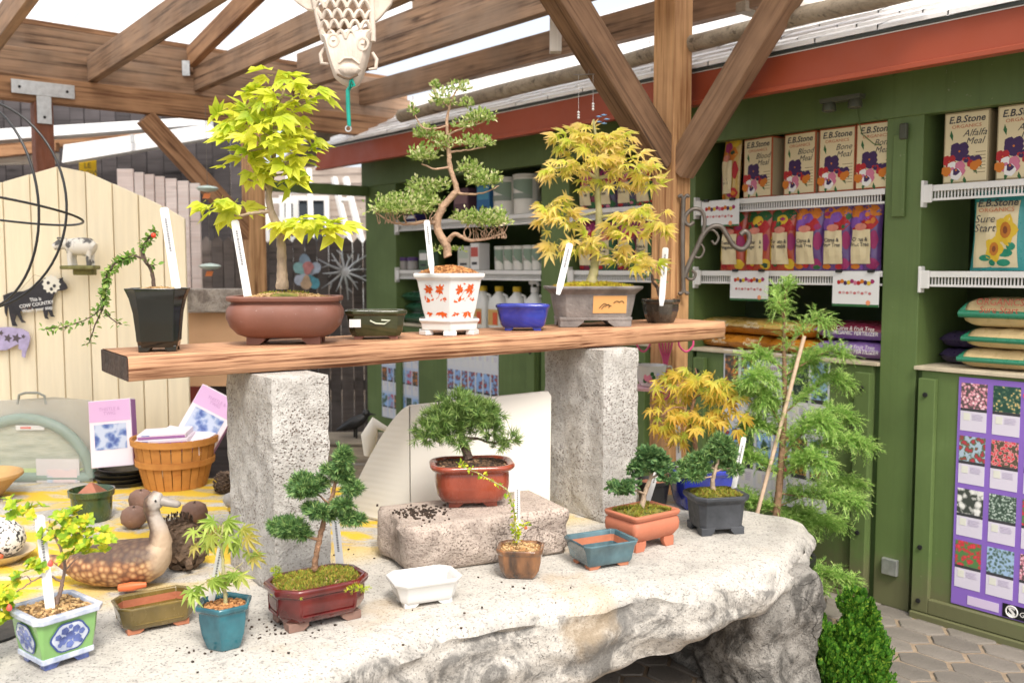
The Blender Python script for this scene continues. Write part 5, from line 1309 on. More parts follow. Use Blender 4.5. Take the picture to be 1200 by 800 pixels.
# olive empty pot
POT_OL = glaze('olive_glaze', (.10, .075, .015), (.22, .15, .04), .2, .4, 9)
CLAY_IN = mat('bare_clay', (.42, .16, .085), .8, .12, 12, .2, 80)
def empty_pot(name, label, px, py, hd, a, b, r_, h, m, rz, feet_m=None, flare=.014, panel=False):
    t = potted(name, label, px, py, TZ, hd, 'pot', 'empty bonsai pots'); fn = secfn('r', a, b, r_, 1)
    pp = pot_part(t, fn, [(-.012, .012), (-.004, .022), (.0, h * .45), (flare * .6, h * .78), (flare, h * .86), (flare + .003, h - .004), (flare - .001, h), (flare - .008, h - .003), (-.004, h * .5), (-.010, .022)], m, rz)
    obj('inner_floor', MB().slab(fn(-.009), .0225, .026), CLAY_IN, pp)
    wl = MB().loft([[(x, y, z) for x, y in fn(o)] for o, z in ((-.0092, .024), (-.0032, h * .5), (flare - .0145, h * .82))], False, False); obj('bare_inside', wl, CLAY_IN if feet_m is not m else m, pp)
    feet(pp, a - .006, b - .006, .014, feet_m or m, 0, .045, .032)
    if panel:
        for (sx, sy, hw) in ((0, -1, a - r_ - .012), (0, 1, a - r_ - .012), (1, 0, b - r_ - .012), (-1, 0, b - r_ - .012)):
            d = (b if sy else a) + .001; z0, z1 = .03, h * .72; mb = MB()
            def q(x, z): 
                o_ = d - .003 + .006 * (z - .03) / h
                return (x, sy * o_, z) if sy else (sx * o_, x, z)
            for p0, p1 in (((-hw, z0), (hw, z0)), ((hw, z0), (hw, z1)), ((hw, z1), (-hw, z1)), ((-hw, z1), (-hw, z0))): mb.tube([q(*p0), q(*p1)], .0022, 6)
            obj('panel_frame', mb, m, pp)
    return t
empty_pot('bonsai_pot', 'shallow olive-brown glazed empty pot with framed sides beside the duck', 182, 740, .06, .098, .062, .022, .082, POT_OL, R(34), CLAY_IN, .008, True)
# teal hexagonal pot, maple seedling
POT_TEAL = glaze('teal_glaze', (.010, .075, .11), (.03, .17, .21), .12, .4, 12)
r = potted('maple_seedling', 'teal hexagonal pot with a pale green drooping maple seedling', 264, 766, TZ, .06)
fn = secfn('hex', .066, .066, 6, 1)
pp = pot_part(r, fn, [(-.020, .0), (-.014, .010), (-.002, .045), (.004, .085), (.004, .105), (.012, .112), (.013, .122), (.006, .125), (-.002, .118), (-.004, .10)], POT_TEAL, R(8), smooth=32)
soil_part(r, fn, -.003, .108, .006, mat('reddish_bark_soil', (.20, .08, .045), .95, .6, 60, 1, 150), R(8)); litter(r, fn, -.004, .109, .006, R(8), 160, ORCH, (.004, .009))
pl = Plant(r, 263, 762)
limb = [[(265, 715, 2.4, 0), (264, 695, 2.2, 0), (263, 665, 2, 0), (262, 640, 1.6, 0), (264, 618, 1, 0)], [(264, 690, 1, 0), (252, 682, .8, -.01), (235, 690, .5, -.02)], [(263, 665, 1, 0), (278, 668, .7, -.01), (288, 660, .5, -.02)], [(263, 635, .9, 0), (250, 620, .7, -.01), (240, 620, .5, -.02)]]
pl.limbs('stem', limb, TRUNK_GR)
jmg = [tmesh('leaf', t, LF_JMG) for t in jm]
P_, D_, S_, N_ = [], [], [], []
for (a, b, rx, ry, n, dy) in ((250, 622, 18, 8, 6, -.01), (278, 624, 18, 8, 6, -.01), (240, 636, 8, 12, 3, -.02), (288, 640, 8, 10, 3, -.01), (250, 678, 14, 6, 5, -.02), (234, 690, 6, 7, 3, -.02), (276, 674, 8, 6, 4, -.02), (293, 655, 6, 8, 3, 0), (262, 612, 10, 4, 3, 0)):
    c, rr = pl.B(a, b, rx, ry, rx * .9, dy); q, d = blob_pts(c, rr, n, .2)
    for i in range(n): P_.append(q[i]); D_.append((d[i][0] + random.gauss(0, .2), d[i][1] * .5 - .2, -.7 + random.gauss(0, .2))); S_.append(random.uniform(.038, .056)); N_.append((random.gauss(0, .35), -.9, .7))
leaf_objs(r, 'leaf', jmg, P_, D_, S_, N_)
# dark red octagonal pot, juniper
POT_RED = glaze('oxblood_glaze', (.065, .005, .005), (.15, .014, .012), .13, .35, 10)
r = potted('juniper_bonsai', 'dark red framed octagonal pot with a leaning twisted juniper', 372, 742, TZ, .115)
fn = secfn('r', .132, .088, .045, 1); az = R(34)
pp = pot_part(r, fn, [(-.03, .018), (-.015, .026), (-.004, .045), (.0, .07), (.0, .098), (.008, .104), (.011, .114), (.010, .122), (.004, .126), (-.006, .124), (-.010, .11)], POT_RED, az, smooth=32); feet(pp, .118, .074, .02, mat('worn_clay_foot', (.22, .13, .10), .8, .3, 20, .3), 0, .06, .045)
for (sx, sy, hw) in ((0, -1, .078), (1, 0, .034), (-1, 0, .034), (0, 1, .078)):
    mb = MB(); d = (.088 if sy else .132) - .0012
    def q(x, z): return (x, sy * d, z) if sy else (sx * d, x, z)
    for p0, p1 in (((-hw, .045), (hw, .045)), ((hw, .045), (hw, .09)), ((hw, .09), (-hw, .09)), ((-hw, .09), (-hw, .045))): mb.tube([q(*p0), q(*p1)], .0022, 6)
    obj('panel_frame', mb, POT_RED, pp)
soil_part(r, fn, -.009, .114, .014, MOSS, az, name='moss', rough=.006); litter(r, fn, -.011, .115, .014, az, 1200, MOSB, (.007, .015), 'moss_tufts', tuft=T_tuft(6, 55, .1, 3)); litter(r, fn, -.011, .116, .014, az, 260, GRAV, (.004, .008), 'gravel')
pl = Plant(r, 388, 735)
limb = [[(386, 676, 4, 0), (388, 660, 3.4, 0), (392, 640, 3.2, 0), (396, 625, 3, 0), (402, 605, 2.6, 0), (409, 585, 2.2, 0), (413, 568, 1.6, 0), (420, 548, .9, 0)], [(391, 640, 2.2, 0), (386, 638, 1.8, -.01), (372, 632, 1.2, -.02), (356, 628, .8, -.02)], [(404, 598, 1.4, 0), (392, 588, 1, .0), (378, 580, .7, 0)], [(401, 612, 1.2, 0), (418, 606, .9, 0), (434, 612, .6, 0)], [(409, 585, 1, 0), (425, 582, .7, 0), (438, 580, .5, 0)]]
pl.limbs('trunk', limb, TRUNK_BR)
JB = ((421, 546, 7, 11, 0), (416, 560, 9, 6, 0), (406, 557, 7, 3, 0), (424, 566, 6, 5, 0), (378, 578, 15, 7, -.02), (394, 574, 7, 4, 0), (374, 570, 10, 4, 0), (431, 580, 10, 4, 0), (421, 597, 9, 4, -.02), (394, 605, 10, 5, -.02), (382, 603, 6, 4, 0), (358, 624, 14, 8, -.02), (344, 622, 6, 4, -.02), (372, 632, 8, 4, -.01), (426, 613, 8, 4, -.01), (438, 615, 5, 3, -.01), (404, 612, 6, 3, 0))
foliage('crown', r, LF_JUN, tufts(pl, JB, T_tuft(9, 48, .075, 2), (.014, .025), 3.0))['kind'] = 'stuff'
foliage('moss_sprigs', r, LF_AZ, tufts(Plant(r, 388, 735), ((346, 672, 5, 5, -.05), (440, 690, 14, 2, -.06), (370, 690, 24, 2, -.07)), T_tuft(6, 50, .06, 4), (.006, .013), 2.))['kind'] = 'stuff'
# white empty pot
empty_pot('bonsai_pot', 'small glossy white empty pot before the pinkish stone block', 497, 712, .06, .090, .060, .02, .084, PORC, R(24), PORC, .016)
# red oval pot with pine on the block
POT_REDC = glaze('red_brown_glaze', (.20, .035, .018), (.34, .07, .035), .22, .25, 8)
r = potted('pine_bonsai', 'glossy red-brown oval pot with a small spreading pine on the stone block', 553, 597, TZ + BH, .085)
fn = secfn('r', .112, .072, .05, 6); az = R(8)
pp = pot_part(r, fn, [(-.02, .014), (0, .024), (.014, .045), (.020, .08), (.020, .115), (.018, .128), (.034, .136), (.040, .144), (.040, .152), (.034, .157), (.024, .156), (.014, .146), (.012, .135)], POT_REDC, az, smooth=35); feet(pp, .095, .055, .018, POT_REDC, 0, .05, .04)
soil_part(r, fn, .012, .143, .012, SOIL, az, rough=.006); litter(r, fn, .010, .144, .012, az, 800, CHIP, (.005, .012))
pl = Plant(r, 553, 594)
limb = [[(549, 540, 5.5, 0), (545, 526, 5, 0), (541, 514, 4, 0), (543, 500, 2.8, 0), (545, 485, 1.8, 0)], [(542, 516, 2.2, 0), (560, 516, 1.6, -.02), (580, 520, 1.1, -.03), (600, 515, .7, -.03)], [(542, 505, 1.6, 0), (525, 500, 1.1, -.02), (505, 505, .7, -.03)], [(543, 498, 1.4, 0), (560, 490, 1, 0), (573, 492, .6, 0)]]
pl.limbs('trunk', limb, TRUNK_DK)
PBL = ((543, 480, 24, 14, 0), (520, 492, 20, 12, -.02), (565, 488, 22, 14, 0), (505, 508, 18, 11, -.03), (530, 508, 14, 9, -.02), (575, 505, 12, 8, -.02), (545, 496, 20, 12, .02), (596, 516, 12, 5, -.03), (585, 525, 7, 4, -.03), (540, 520, 9, 4, -.02))
foliage('crown', r, LF_PINE, tufts(pl, PBL, T_tuft(13, 60, .036, 5), (.026, .046), .5, .5))['kind'] = 'stuff'
# soil crumbs spilled on the block
mb = MB()
for _ in range(150):
    a = bc + bd * random.gauss(-.20, .045) + bb * random.gauss(.0, .05); s = random.uniform(.003, .007)
    l = (a - bc); 
    mb.box((a.x, a.y, TZ + BH + s * .4), (s * 1.6, s, s), rz=random.random() * 6)
o = obj('soil_crumbs', mb, SOIL); tag(o, 'dark soil crumbs spilled on the stone block beside the pine', 'soil', kind='stuff')
mb = MB()
for (cx, cy, sx_, n) in ((330, 735, 26, 40), (262, 765, 30, 10), (390, 650, 20, 12), (600, 690, 40, 10), (225, 762, 10, 6), (690, 620, 40, 8), (500, 730, 60, 6)):
    for _ in range(n):
        p = G(random.gauss(cx, sx_), random.gauss(cy, sx_ * .35), TZ); s = random.uniform(.002, .005)
        if p.y > 3.6: continue
        mb.box((p.x, p.y, TZ + s * .45), (s * 1.5, s, s), rz=random.random() * 6)
o = obj('soil_specks', mb, SOIL); tag(o, 'dark specks of soil scattered on the stone table top', 'soil', kind='stuff')
# small brown hex pot with trailing cotoneaster
POT_BRH = glaze('brown_streaked_glaze', (.03, .025, .022), (.30, .13, .05), .16, .5, 9, stretch=(3, 3, .8))
r = potted('potted_cotoneaster', 'small streaky brown faceted pot with a long thin cotoneaster shoot', 610, 681, TZ, .06)
fn = secfn('r', .070, .062, .02, 1)
pot_part(r, fn, [(-.028, .0), (-.02, .006), (-.006, .03), (.0, .06), (.0, .082), (.006, .09), (.007, .1), (.0, .102), (-.006, .095), (-.008, .085)], POT_BRH, R(-6), smooth=32)
soil_part(r, fn, -.007, .092, .008, BARK, R(-6)); litter(r, fn, -.009, .093, .008, R(-6), 260, GRAV, (.003, .008))
pl = Plant(r, 610, 678)
limb = [[(606, 640, 1.4, 0), (604, 625, 1.2, 0), (603, 605, 1, 0), (600, 590, .9, -.01), (594, 575, .8, -.02), (580, 565, .7, -.03), (565, 555, .6, -.04), (550, 548, .4, -.05), (540, 542, .3, -.05)], [(604, 628, .8, 0), (612, 622, .6, 0), (616, 616, .4, 0)]]
pl.limbs('stem', limb, TRUNK_GR)
acc = []
for pts, n in ((limb[0][2:], 90), (limb[0][:3], 70), (limb[1], 26)):
    a = along(pts, n, .022, .014, pl); acc.append(scatter(T_leaf6(.34), *[np.array([tuple(q) if hasattr(q, '__len__') else q for q in x]) for x in a]))
foliage('leaves', r, LF_AZ, acc)['kind'] = 'stuff'
obj('berry', MB().lathe([(.001, -.006), (.005, -.004), (.006, 0), (.001, .006)], 10, pl.P(616, 618, -.03)), flat((.45, .10, .03), .3), r, smooth=60)
# blue-green empty pot
POT_BG = glaze('blue_green_glaze', (.03, .075, .10), (.10, .19, .22), .12, .5, 9)
empty_pot('bonsai_pot', 'small blue-green glazed empty pot in front of the terracotta pot', 704, 666, .06, .092, .070, .008, .092, POT_BG, R(26), CLAY_IN, .014)
# terracotta pot with hinoki
TERRA = mat('terracotta_clay', (.46, .155, .085), .6, .10, 5, .08, 90)
r = potted('hinoki_bonsai', 'orange terracotta footed pot with a tiny dark cypress tree', 752, 646, TZ, .09)
fn = secfn('r', .108, .082, .018, 4); az = R(36)
pp = pot_part(r, fn, [(-.03, .03), (-.01, .042), (.006, .065), (.008, .09), (.004, .105), (-.002, .112), (.006, .116), (.010, .128), (.008, .134), (-.002, .135), (-.012, .128), (-.014, .12)], TERRA, az, smooth=32); feet(pp, .095, .07, .034, TERRA, 0, .05, .04, 0, 1.1)
soil_part(r, fn, -.013, .124, .014, MOSS, az, name='moss', rough=.006); litter(r, fn, -.015, .125, .014, az, 700, MOSB, (.007, .014), 'moss_tufts', tuft=T_tuft(6, 55, .1, 3))
pl = Plant(r, 752, 640)
limb = [[(752, 596, 3.4, 0), (754, 582, 3, 0), (758, 570, 2.6, 0), (762, 558, 2, 0), (760, 545, 1.4, 0), (756, 535, .9, 0)], [(754, 580, 1.6, 0), (745, 575, 1.2, -.02), (728, 572, .8, -.03)], [(760, 562, 1.4, 0), (772, 556, 1, -.01), (784, 554, .6, -.02)]]
pl.limbs('trunk', limb, TRUNK_PALE)
JB = ((759, 533, 12, 6, 0), (750, 547, 10, 5, 0), (772, 546, 11, 6, 0), (781, 558, 8, 4, -.02), (726, 570, 14, 4, -.03), (742, 553, 7, 3, 0), (769, 536, 8, 5, 0), (740, 568, 6, 3, -.02))
foliage('crown', r, LF_JUN2, tufts(pl, JB, T_spray(3, .14), (.018, .032), 3.2))['kind'] = 'stuff'
# slate pot with juniper
SLATE = mat('slate_grey_clay', (.032, .037, .043), .5, .25, 8, .15, 70, col2=(.065, .07, .08))
r = potted('juniper_bonsai', 'dark slate rectangular pot with a small juniper near the table end', 838, 628, TZ, .085)
fn = secfn('r', .088, .072, .02, 1); az = R(12)
pp = pot_part(r, fn, [(-.002, .022), (0, .04), (.004, .08), (.008, .12), (.018, .130), (.024, .138), (.024, .15), (.016, .153), (.004, .146), (.0, .135)], SLATE, az); feet(pp, .088, .072, .026, SLATE, 0, .055, .035, 0)
soil_part(r, fn, .002, .142, .012, MOSS, az, name='moss', rough=.005); litter(r, fn, 0, .143, .012, az, 600, MOSB, (.007, .014), 'moss_tufts', tuft=T_tuft(6, 55, .1, 3))
pl = Plant(r, 835, 624)
limb = [[(833, 580, 3.6, 0), (831, 568, 2.8, 0), (833, 556, 2.4, 0), (836, 545, 1.8, 0), (838, 530, 1.2, 0)], [(834, 552, 1.4, 0), (820, 545, 1, 0), (808, 538, .7, 0)], [(834, 554, 1.2, 0), (850, 550, .9, -.01), (858, 553, .6, -.01)], [(832, 560, 1, 0), (815, 560, .8, -.02), (800, 555, .5, -.02)]]
pl.limbs('trunk', limb, TRUNK_PALE)
JB = ((840, 521, 11, 8, 0), (848, 533, 9, 6, 0), (830, 532, 9, 5, 0), (812, 540, 11, 5, 0), (805, 556, 15, 4, -.02), (820, 551, 7, 4, 0), (856, 552, 8, 4, 0), (844, 545, 6, 4, .02), (797, 548, 6, 3, 0))
foliage('crown', r, LF_JUN, tufts(pl, JB, T_tuft(9, 50, .075, 7), (.015, .028), 2.8))['kind'] = 'stuff'
# blue pot with orange maple
r = potted('maple_bonsai', 'cobalt pot with a weeping orange and yellow maple behind the slate pot', 822, 600, TZ, .11)
fn = secfn('r', .115, .085, .03, 2)
pp = pot_part(r, fn, [(-.02, .0), (-.008, .02), (.004, .07), (.012, .12), (.018, .145), (.03, .155), (.032, .170), (.024, .174), (.014, .165), (.01, .15)], POT_BLUE, R(12), smooth=32)
soil_part(r, fn, .012, .158, .01, SOIL, R(12))
pl = Plant(r, 822, 598)
limb = [[(818, 548, 3, 0), (812, 520, 2.6, 0), (808, 495, 2.2, 0), (812, 470, 1.8, 0), (815, 450, 1.2, 0), (812, 436, .8, 0)], [(812, 470, 1.2, 0), (835, 460, 1, -.03), (858, 480, .6, -.05)], [(810, 490, 1.2, 0), (790, 480, 1, -.03), (772, 490, .6, -.04)], [(812, 455, 1, 0), (795, 445, .8, -.02), (780, 448, .5, -.03)]]
pl.limbs('trunk', limb, TRUNK_BR)
jmo = [tmesh('leaf', t, LF_JM2) for t in jm]
P_, D_, S_, N_ = [], [], [], []
for (a, b, rx, ry, n, dy) in ((800, 450, 24, 12, 20, 0), (830, 450, 24, 14, 22, -.02), (845, 470, 18, 16, 18, -.03), (775, 490, 18, 14, 16, -.03), (800, 500, 20, 16, 18, -.04), (825, 492, 18, 16, 16, -.03), (858, 495, 12, 14, 9, -.04), (790, 470, 16, 12, 10, .02), (812, 440, 24, 6, 10, 0), (790, 515, 12, 8, 6, -.03), (765, 452, 5, 5, 3, 0)):
    c, rr = pl.B(a, b, rx, ry, rx * .9, dy); n = int(n * .95); q, d = blob_pts(c, rr, n, .2)
    for i in range(n): P_.append(q[i]); D_.append((d[i][0] + random.gauss(0, .25), d[i][1] * .5 - .25, -.55 + random.gauss(0, .25))); S_.append(random.uniform(.045, .066)); N_.append((random.gauss(0, .35), -.8, .8))
leaf_objs(r, 'leaf', jmo, P_, D_, S_, N_)
# black nursery pot behind
BLKPL = mat('black_plastic', (.015, .015, .015), .4, .15, 8, .05)
r = potted('nursery_pot', 'black plastic nursery pot with reddish soil behind the terracotta bonsai', 765, 598, TZ, .06, 'pot')
mb = MB().lathe([(.052, 0), (.056, .01), (.07, .105), (.076, .107), (.077, .118), (.071, .12), (.066, .105)], 24); obj('pot', mb, BLKPL, r, smooth=40)
obj('soil', MB().lathe([(.067, .106), (.03, .112), (.001, .113)], 20, cap0=False), mat('red_soil', (.30, .12, .07), .95, .4, 50, .8, 120), r, smooth=70)

plant_tag(58, 705, 46, 603, 2.36, .023, 'wide white label standing in the green and blue porcelain pot')
plant_tag(244, 722, 262, 624, 2.50, .018, 'white label leaning in the teal hexagonal pot')
plant_tag(400, 678, 392, 600, 2.84, .024, 'white label standing behind the leaning juniper trunk')
plant_tag(607, 640, 606, 562, 3.10, .018, 'white label beside the thin cotoneaster shoot')
plant_tag(758, 590, 776, 532, 3.52, .020, 'white label leaning behind the tiny cypress trunk')
plant_tag(796, 560, 794, 490, 4.0, .022, 'white label standing among the orange maple leaves')
plant_tag(858, 580, 872, 512, 3.66, .020, 'white label leaning at the edge of the slate pot')
# ------------------------------------------------------------------ goods on the shop shelves
CREAM = flat((.68, .58, .36), .5); ORB = flat((.38, .09, .035), .5); KRAFT = flat((.36, .29, .17), .55)
PURP = flat((.05, .022, .085)); RED_ = flat((.40, .022, .025)); ORNG = flat((.55, .17, .02)); PINK = flat((.55, .17, .26)); LEAFG = flat((.03, .12, .04)); YEL = flat((.62, .42, .03)); WHT = flat((.75, .73, .70)); TEAL = flat((.02, .28, .27)); TEALG = flat((.02, .22, .13)); MAG = flat((.30, .03, .12)); VIO = flat((.20, .08, .36)); DKG = flat((.02, .06, .03)); CRM2 = flat((.68, .60, .40))
def disc(mb, cx, cz, r_, y, n=10, mi=0, sx=1., wob=0., rot=0.):
    pts = []
    for i in range(n):
        t = 2 * math.pi * i / n + rot; q = r_ * (1 + wob * math.cos(5 * t)); pts.append((cx + q * sx * math.cos(t), y, cz + q * math.sin(t)))
    mb.add(pts, [tuple(range(n))], mi)
def pansies(parent, w, h, y):
    mb = MB(); rr = random.Random(3)
    for (x, z, L, a) in ((-.30, .60, .16, 105), (-.05, .34, .14, 60), (.18, .22, .14, -50), (-.25, .12, .14, -110), (-.02, .10, .13, -70), (.26, .26, .12, -30), (-.2, .42, .12, 80)):
        t = R(a); pts = [(x * w, y, z * h), ((x + .5 * L * math.cos(t) + .03) * w, y, (z + .5 * L * math.sin(t)) * h), ((x + L * math.cos(t)) * w, y, (z + L * math.sin(t)) * h), ((x + .5 * L * math.cos(t) - .05) * w, y, (z + .5 * L * math.sin(t)) * h)]
        mb.add(pts, [(0, 1, 2, 3)], 0)
    def bloom(x, z, r_, pet, mid, k0):
        for k, (dx, dz, q) in enumerate(((-.45, .42, .62), (.45, .42, .62), (-.55, -.15, .55), (.55, -.15, .55), (0, -.5, .68))):
            disc(mb, (x + dx * r_) * w, z * h + dz * r_ * w, q * r_ * w, y - .0003 - k0 * .0003 - k * .00004, 10, pet[k], 1, .06)
        disc(mb, x * w, z * h - .05 * w * r_ * 4, .42 * r_ * w, y - .0006 - k0 * .0003, 8, mid, 1, .2); disc(mb, x * w, z * h, .13 * r_ * w, y - .0007 - k0 * .0003, 6, 3)
    bloom(-.14, .45, .19, (1, 1, 1, 1, 1), 1, 0); bloom(-.36, .32, .13, (2, 2, 2, 2, 2), 2, 1); bloom(.20, .28, .15, (1, 1, 2, 3, 3), 3, 2)
    bloom(-.20, .19, .19, (5, 4, 4, 4, 5), 1, 3); bloom(-.42, .18, .10, (3, 3, 3, 3, 3), 3, 4); bloom(.02, .34, .08, (1, 1, 2, 2, 1), 1, 4)
    return obj('flower_print', mb, [LEAFG, PURP, RED_, ORNG, PINK, WHT], parent)
BOXP = {}
def meal_box(x, y, z, word, label, edge, w=.19, h=.30, d=.10, rz=0.):
    p = SP(x, y, z); t = thing('meal_box', label, 'box', p, SRZ + rz, 'boxes of garden meal on the shelves')
    c = obj('carton', MB().box((0, d / 2, h / 2 + .001), (w, d, h)), edge, t, bevel=.002)
    obj('front_print', MB().prism([(-w / 2 + .006, .008), (w / 2 - .006, .008), (w / 2 - .006, h - .006), (-w / 2 + .006, h - .006)], -.0012, -.0004), CREAM, c)
    obj('side_print', MB().box((w / 2 + .0006, d / 2, h / 2), (.0010, d - .012, h - .016)), KRAFT, c)
    pansies(c, w, h, -.0016)
    text('E.B.Stone', .040, M['ink'], c, (0, -.0018, h - .045), shear=.2, bold=.0008); text('ORGANICS', .020, flat((.45, .10, .04)), c, (0, -.0018, h - .068), sx=1.25)
    text(word, .040, M['ink'], c, (.035, -.0018, h - .105), shear=.35, lead=.85)
    lb = MB()
    for k in range(7):
        ww = random.uniform(.03, .055); zz_ = .125 - k * .014; lb.prism([(w / 2 - .012 - ww, zz_), (w / 2 - .012, zz_), (w / 2 - .012, zz_ + .003), (w / 2 - .012 - ww, zz_ + .003)], -.0018, -.0014)
    obj('small_print', lb, flat((.25, .20, .12)), c)
    return t
xs = lambda px: SX(px, 2.0, .03)
meal_box(xs(1130), .04, 1.932, 'Alfalfa\nMeal', 'cream Alfalfa Meal box next to the green shop pillar', KRAFT)
meal_box(xs(1130) + .225, .03, 1.932, 'Alfalfa\nMeal', 'cream Alfalfa Meal box farther along the shelf from the pillar', KRAFT)
meal_box(xs(886), .04, 1.932, 'Blood\nMeal', 'red-edged Blood Meal box next to the yellow bag', ORB, rz=-.12)
meal_box(xs(935), .04, 1.932, 'Blood\nMeal', 'red-edged Blood Meal box next to the Bone Meal boxes', ORB, rz=-.1)
meal_box(xs(980), .03, 1.932, 'Bone\nMeal', 'red-edged Bone Meal box beside the Blood Meal boxes', ORB)
meal_box(xs(980) + .2, .02, 1.932, 'Bone\nMeal', 'red-edged Bone Meal box half hidden by the green pillar', ORB)

# soft bags: a bulging front surface and prints that follow it
class Bag:
    def __init__(s, w, h, d, lean=.0, seed=0): s.w, s.h, s.d, s.lean, s.seed = w, h, d, lean, seed
    def p(s, u, v, side=-1, off=0.):                      # u,v in -1..1, 0..1
        b = max(0, 1 - abs(u) ** 3.2) ** .6 * (max(0, math.sin(math.pi * min(1, max(0, .04 + v * .93)))) ** .45)
        cr = .012 * noise.noise(Vector((u * 2.2 + s.seed, v * 4, side))) * (1 if 0 < v < 1 else 0) * (1 - abs(u) ** 4)
        w = s.w * (1 - .06 * math.sin(math.pi * v)) if v < .93 else s.w
        return (u * w / 2, side * (s.d / 2 * b + off) + cr * (1 if side < 0 else 0) + s.lean * v * s.h, v * s.h)
    def body(s, nu=14, nv=18):
        mb = MB()
        for side in (-1, 1):
            vs = [s.p(-1 + 2 * i / nu, j / nv, side) for j in range(nv + 1) for i in range(nu + 1)]; fs = []
            for j in range(nv):
                for i in range(nu):
                    q = (j * (nu + 1) + i, j * (nu + 1) + i + 1, (j + 1) * (nu + 1) + i + 1, (j + 1) * (nu + 1) + i); fs.append(q if side < 0 else q[::-1])
            mb.add(vs, fs)
        return mb
    def patch(s, u0, u1, v0, v1, off=.0012, mi=0, mb=None, nu=8, nv=8, taper=0):
        mb = mb or MB(); vs = [s.p((u0 + (u1 - u0) * i / nu) * (1 - taper * j / nv), v0 + (v1 - v0) * j / nv, -1, off) for j in range(nv + 1) for i in range(nu + 1)]
        mb.add(vs, [(j * (nu + 1) + i, j * (nu + 1) + i + 1, (j + 1) * (nu + 1) + i + 1, (j + 1) * (nu + 1) + i) for j in range(nv) for i in range(nu)], mi); return mb
    def dot(s, u, v, ru, rv, off=.002, mi=0, mb=None, n=12, wob=0.):
        vs = [s.p(u, v, -1, off)]
        for k in (.5, 1.):
            for i in range(n):
                t = 2 * math.pi * i / n; q = k * (1 + wob * math.cos(5 * t)); uu = max(-.98, min(.98, u + ru * q * math.cos(t))); vv = max(.02, min(.98, v + rv * q * math.sin(t))); vs.append(s.p(uu, vv, -1, off))
        fs = [(0, 1 + i, 1 + (i + 1) % n) for i in range(n)] + [(1 + i, 1 + n + i, 1 + n + (i + 1) % n, 1 + (i + 1) % n) for i in range(n)]
        mb.add(vs, fs, mi); return mb
    def line_at(s, u, v, off=.004): return s.p(u, v, -1, off)
def film(name, c, rough=.28): return mat(name, c, rough, .12, 10, .1, 30, coat=.3)
F_ORY = film('orange_bag_film', (.50, .20, .02)); F_VEG = film('red_vegetable_bag_film', (.42, .06, .02)); F_PUR = film('purple_bag_film', (.11, .05, .19)); F_TEAL = film('teal_bag_film', (.02, .26, .25)); F_GRN = film('green_bag_film', (.02, .20, .11)); F_MAG = film('dark_red_bag_film', (.18, .015, .045)); F_YEL = film('yellow_bag_film', (.50, .33, .08)); F_LAV = film('lavender_bag_film', (.30, .17, .46)); F_CRM = film('cream_bag_film', (.66, .50, .26)); F_DKP = film('dark_purple_bag_film', (.045, .03, .075)); F_DGN = film('dark_green_bag_film', (.02, .09, .045))
def fruit_bag(x, y, z, base, kind, label, w=.165, h=.315, d=.07, rz=0., seed=0, lean=.05, plain=False):
    t = thing('fertilizer_bag', label, 'bag', SP(x, y, z), SRZ + rz, 'fertilizer bags on the shelves'); b = Bag(w, h, d, lean, seed)
    bd_ = obj('bag', b.body(), base, t, smooth=60)
    if plain: return t
    top = MB()
    cols = {'veg': (LEAFG, RED_, YEL, MAG), 'citrus': (ORNG, RED_, VIO, MAG), 'rose': (MAG, RED_, PINK, LEAFG), 'yel': (YEL, ORNG, MAG, RED_)}[kind]
    rr = random.Random(seed)
    for (u, v, ru, rv, mi) in ((-.45, .86, .45, .10, 0), (.4, .87, .5, .09, 0), (.0, .80, .4, .08, 2), (-.55, .70, .4, .09, 1 if kind != 'citrus' else 2), (.35, .70, .5, .11, 1), (-.1, .62, .35, .05, 1), (.72, .45, .22, .14, 3), (-.85, .35, .12, .2, 2), (.6, .10, .34, .085, 2 if kind == 'veg' else 3), (-.5, .06, .3, .04, 0 if kind == 'citrus' else 1)):
        b.dot(u + rr.uniform(-.05, .05), v, ru, rv, .0012 + .0005 * mi, mi, top, wob=.06)
    for k in range(7):
        b.dot(rr.uniform(-.85, .85), rr.choice([rr.uniform(.60, .93), rr.uniform(.60, .93), rr.uniform(.04, .14)]), rr.uniform(.10, .24), rr.uniform(.022, .05), .0030 + .0001 * k, rr.randrange(6), top, 9, .08)
    obj('fruit_print', top, list(cols) + [LEAFG, DKG], bd_)
    obj('label_print', b.patch(-.70, .56, .10, .60, .0062, taper=.05), CREAM, bd_)
    mb = MB(); b.dot(-.08, .64, .42, .055, .0072, 0, mb); obj('emblem', mb, flat((.60, .22, .16)), bd_)
    if kind != 'yel':
        s_ = {'veg': 'Tomato &\nVegetable', 'citrus': 'Citrus &\nFruit Tree', 'rose': 'Rose &\nFlower'}[kind]
        q = b.line_at(-.1, .43, .0085); text(s_, .026, M['ink'], bd_, (q[0], q[1], q[2]), sx=.85, lead=.9, bold=.0004)
    else:
        mb = MB(); b.patch(-.55, .3, .30, .34, .006, 0, mb, 6, 1); b.patch(-.55, .3, .24, .28, .006, 0, mb, 6, 1); obj('dark_lettering', mb, M['ink'], bd_)
    return t
xm = lambda px: SX(px, 1.7, .05)
fruit_bag(xm(851), .08, 1.932, F_YEL, 'yel', 'narrow yellow bag standing beside the Blood Meal boxes', .15, .34, .06, seed=2, rz=-.3)
vx = [xm(858), xm(888), xm(917)]
fruit_bag(vx[0], .06, 1.562, F_VEG, 'veg', 'orange vegetable fertilizer bag half behind the iron scroll bracket', seed=4)
fruit_bag(vx[1], .06, 1.562, F_VEG, 'veg', 'orange vegetable fertilizer bag beneath the first Blood Meal box', seed=5)
fruit_bag(vx[2], .06, 1.562, F_VEG, 'veg', 'orange vegetable fertilizer bag touching the purple citrus bags', seed=6)
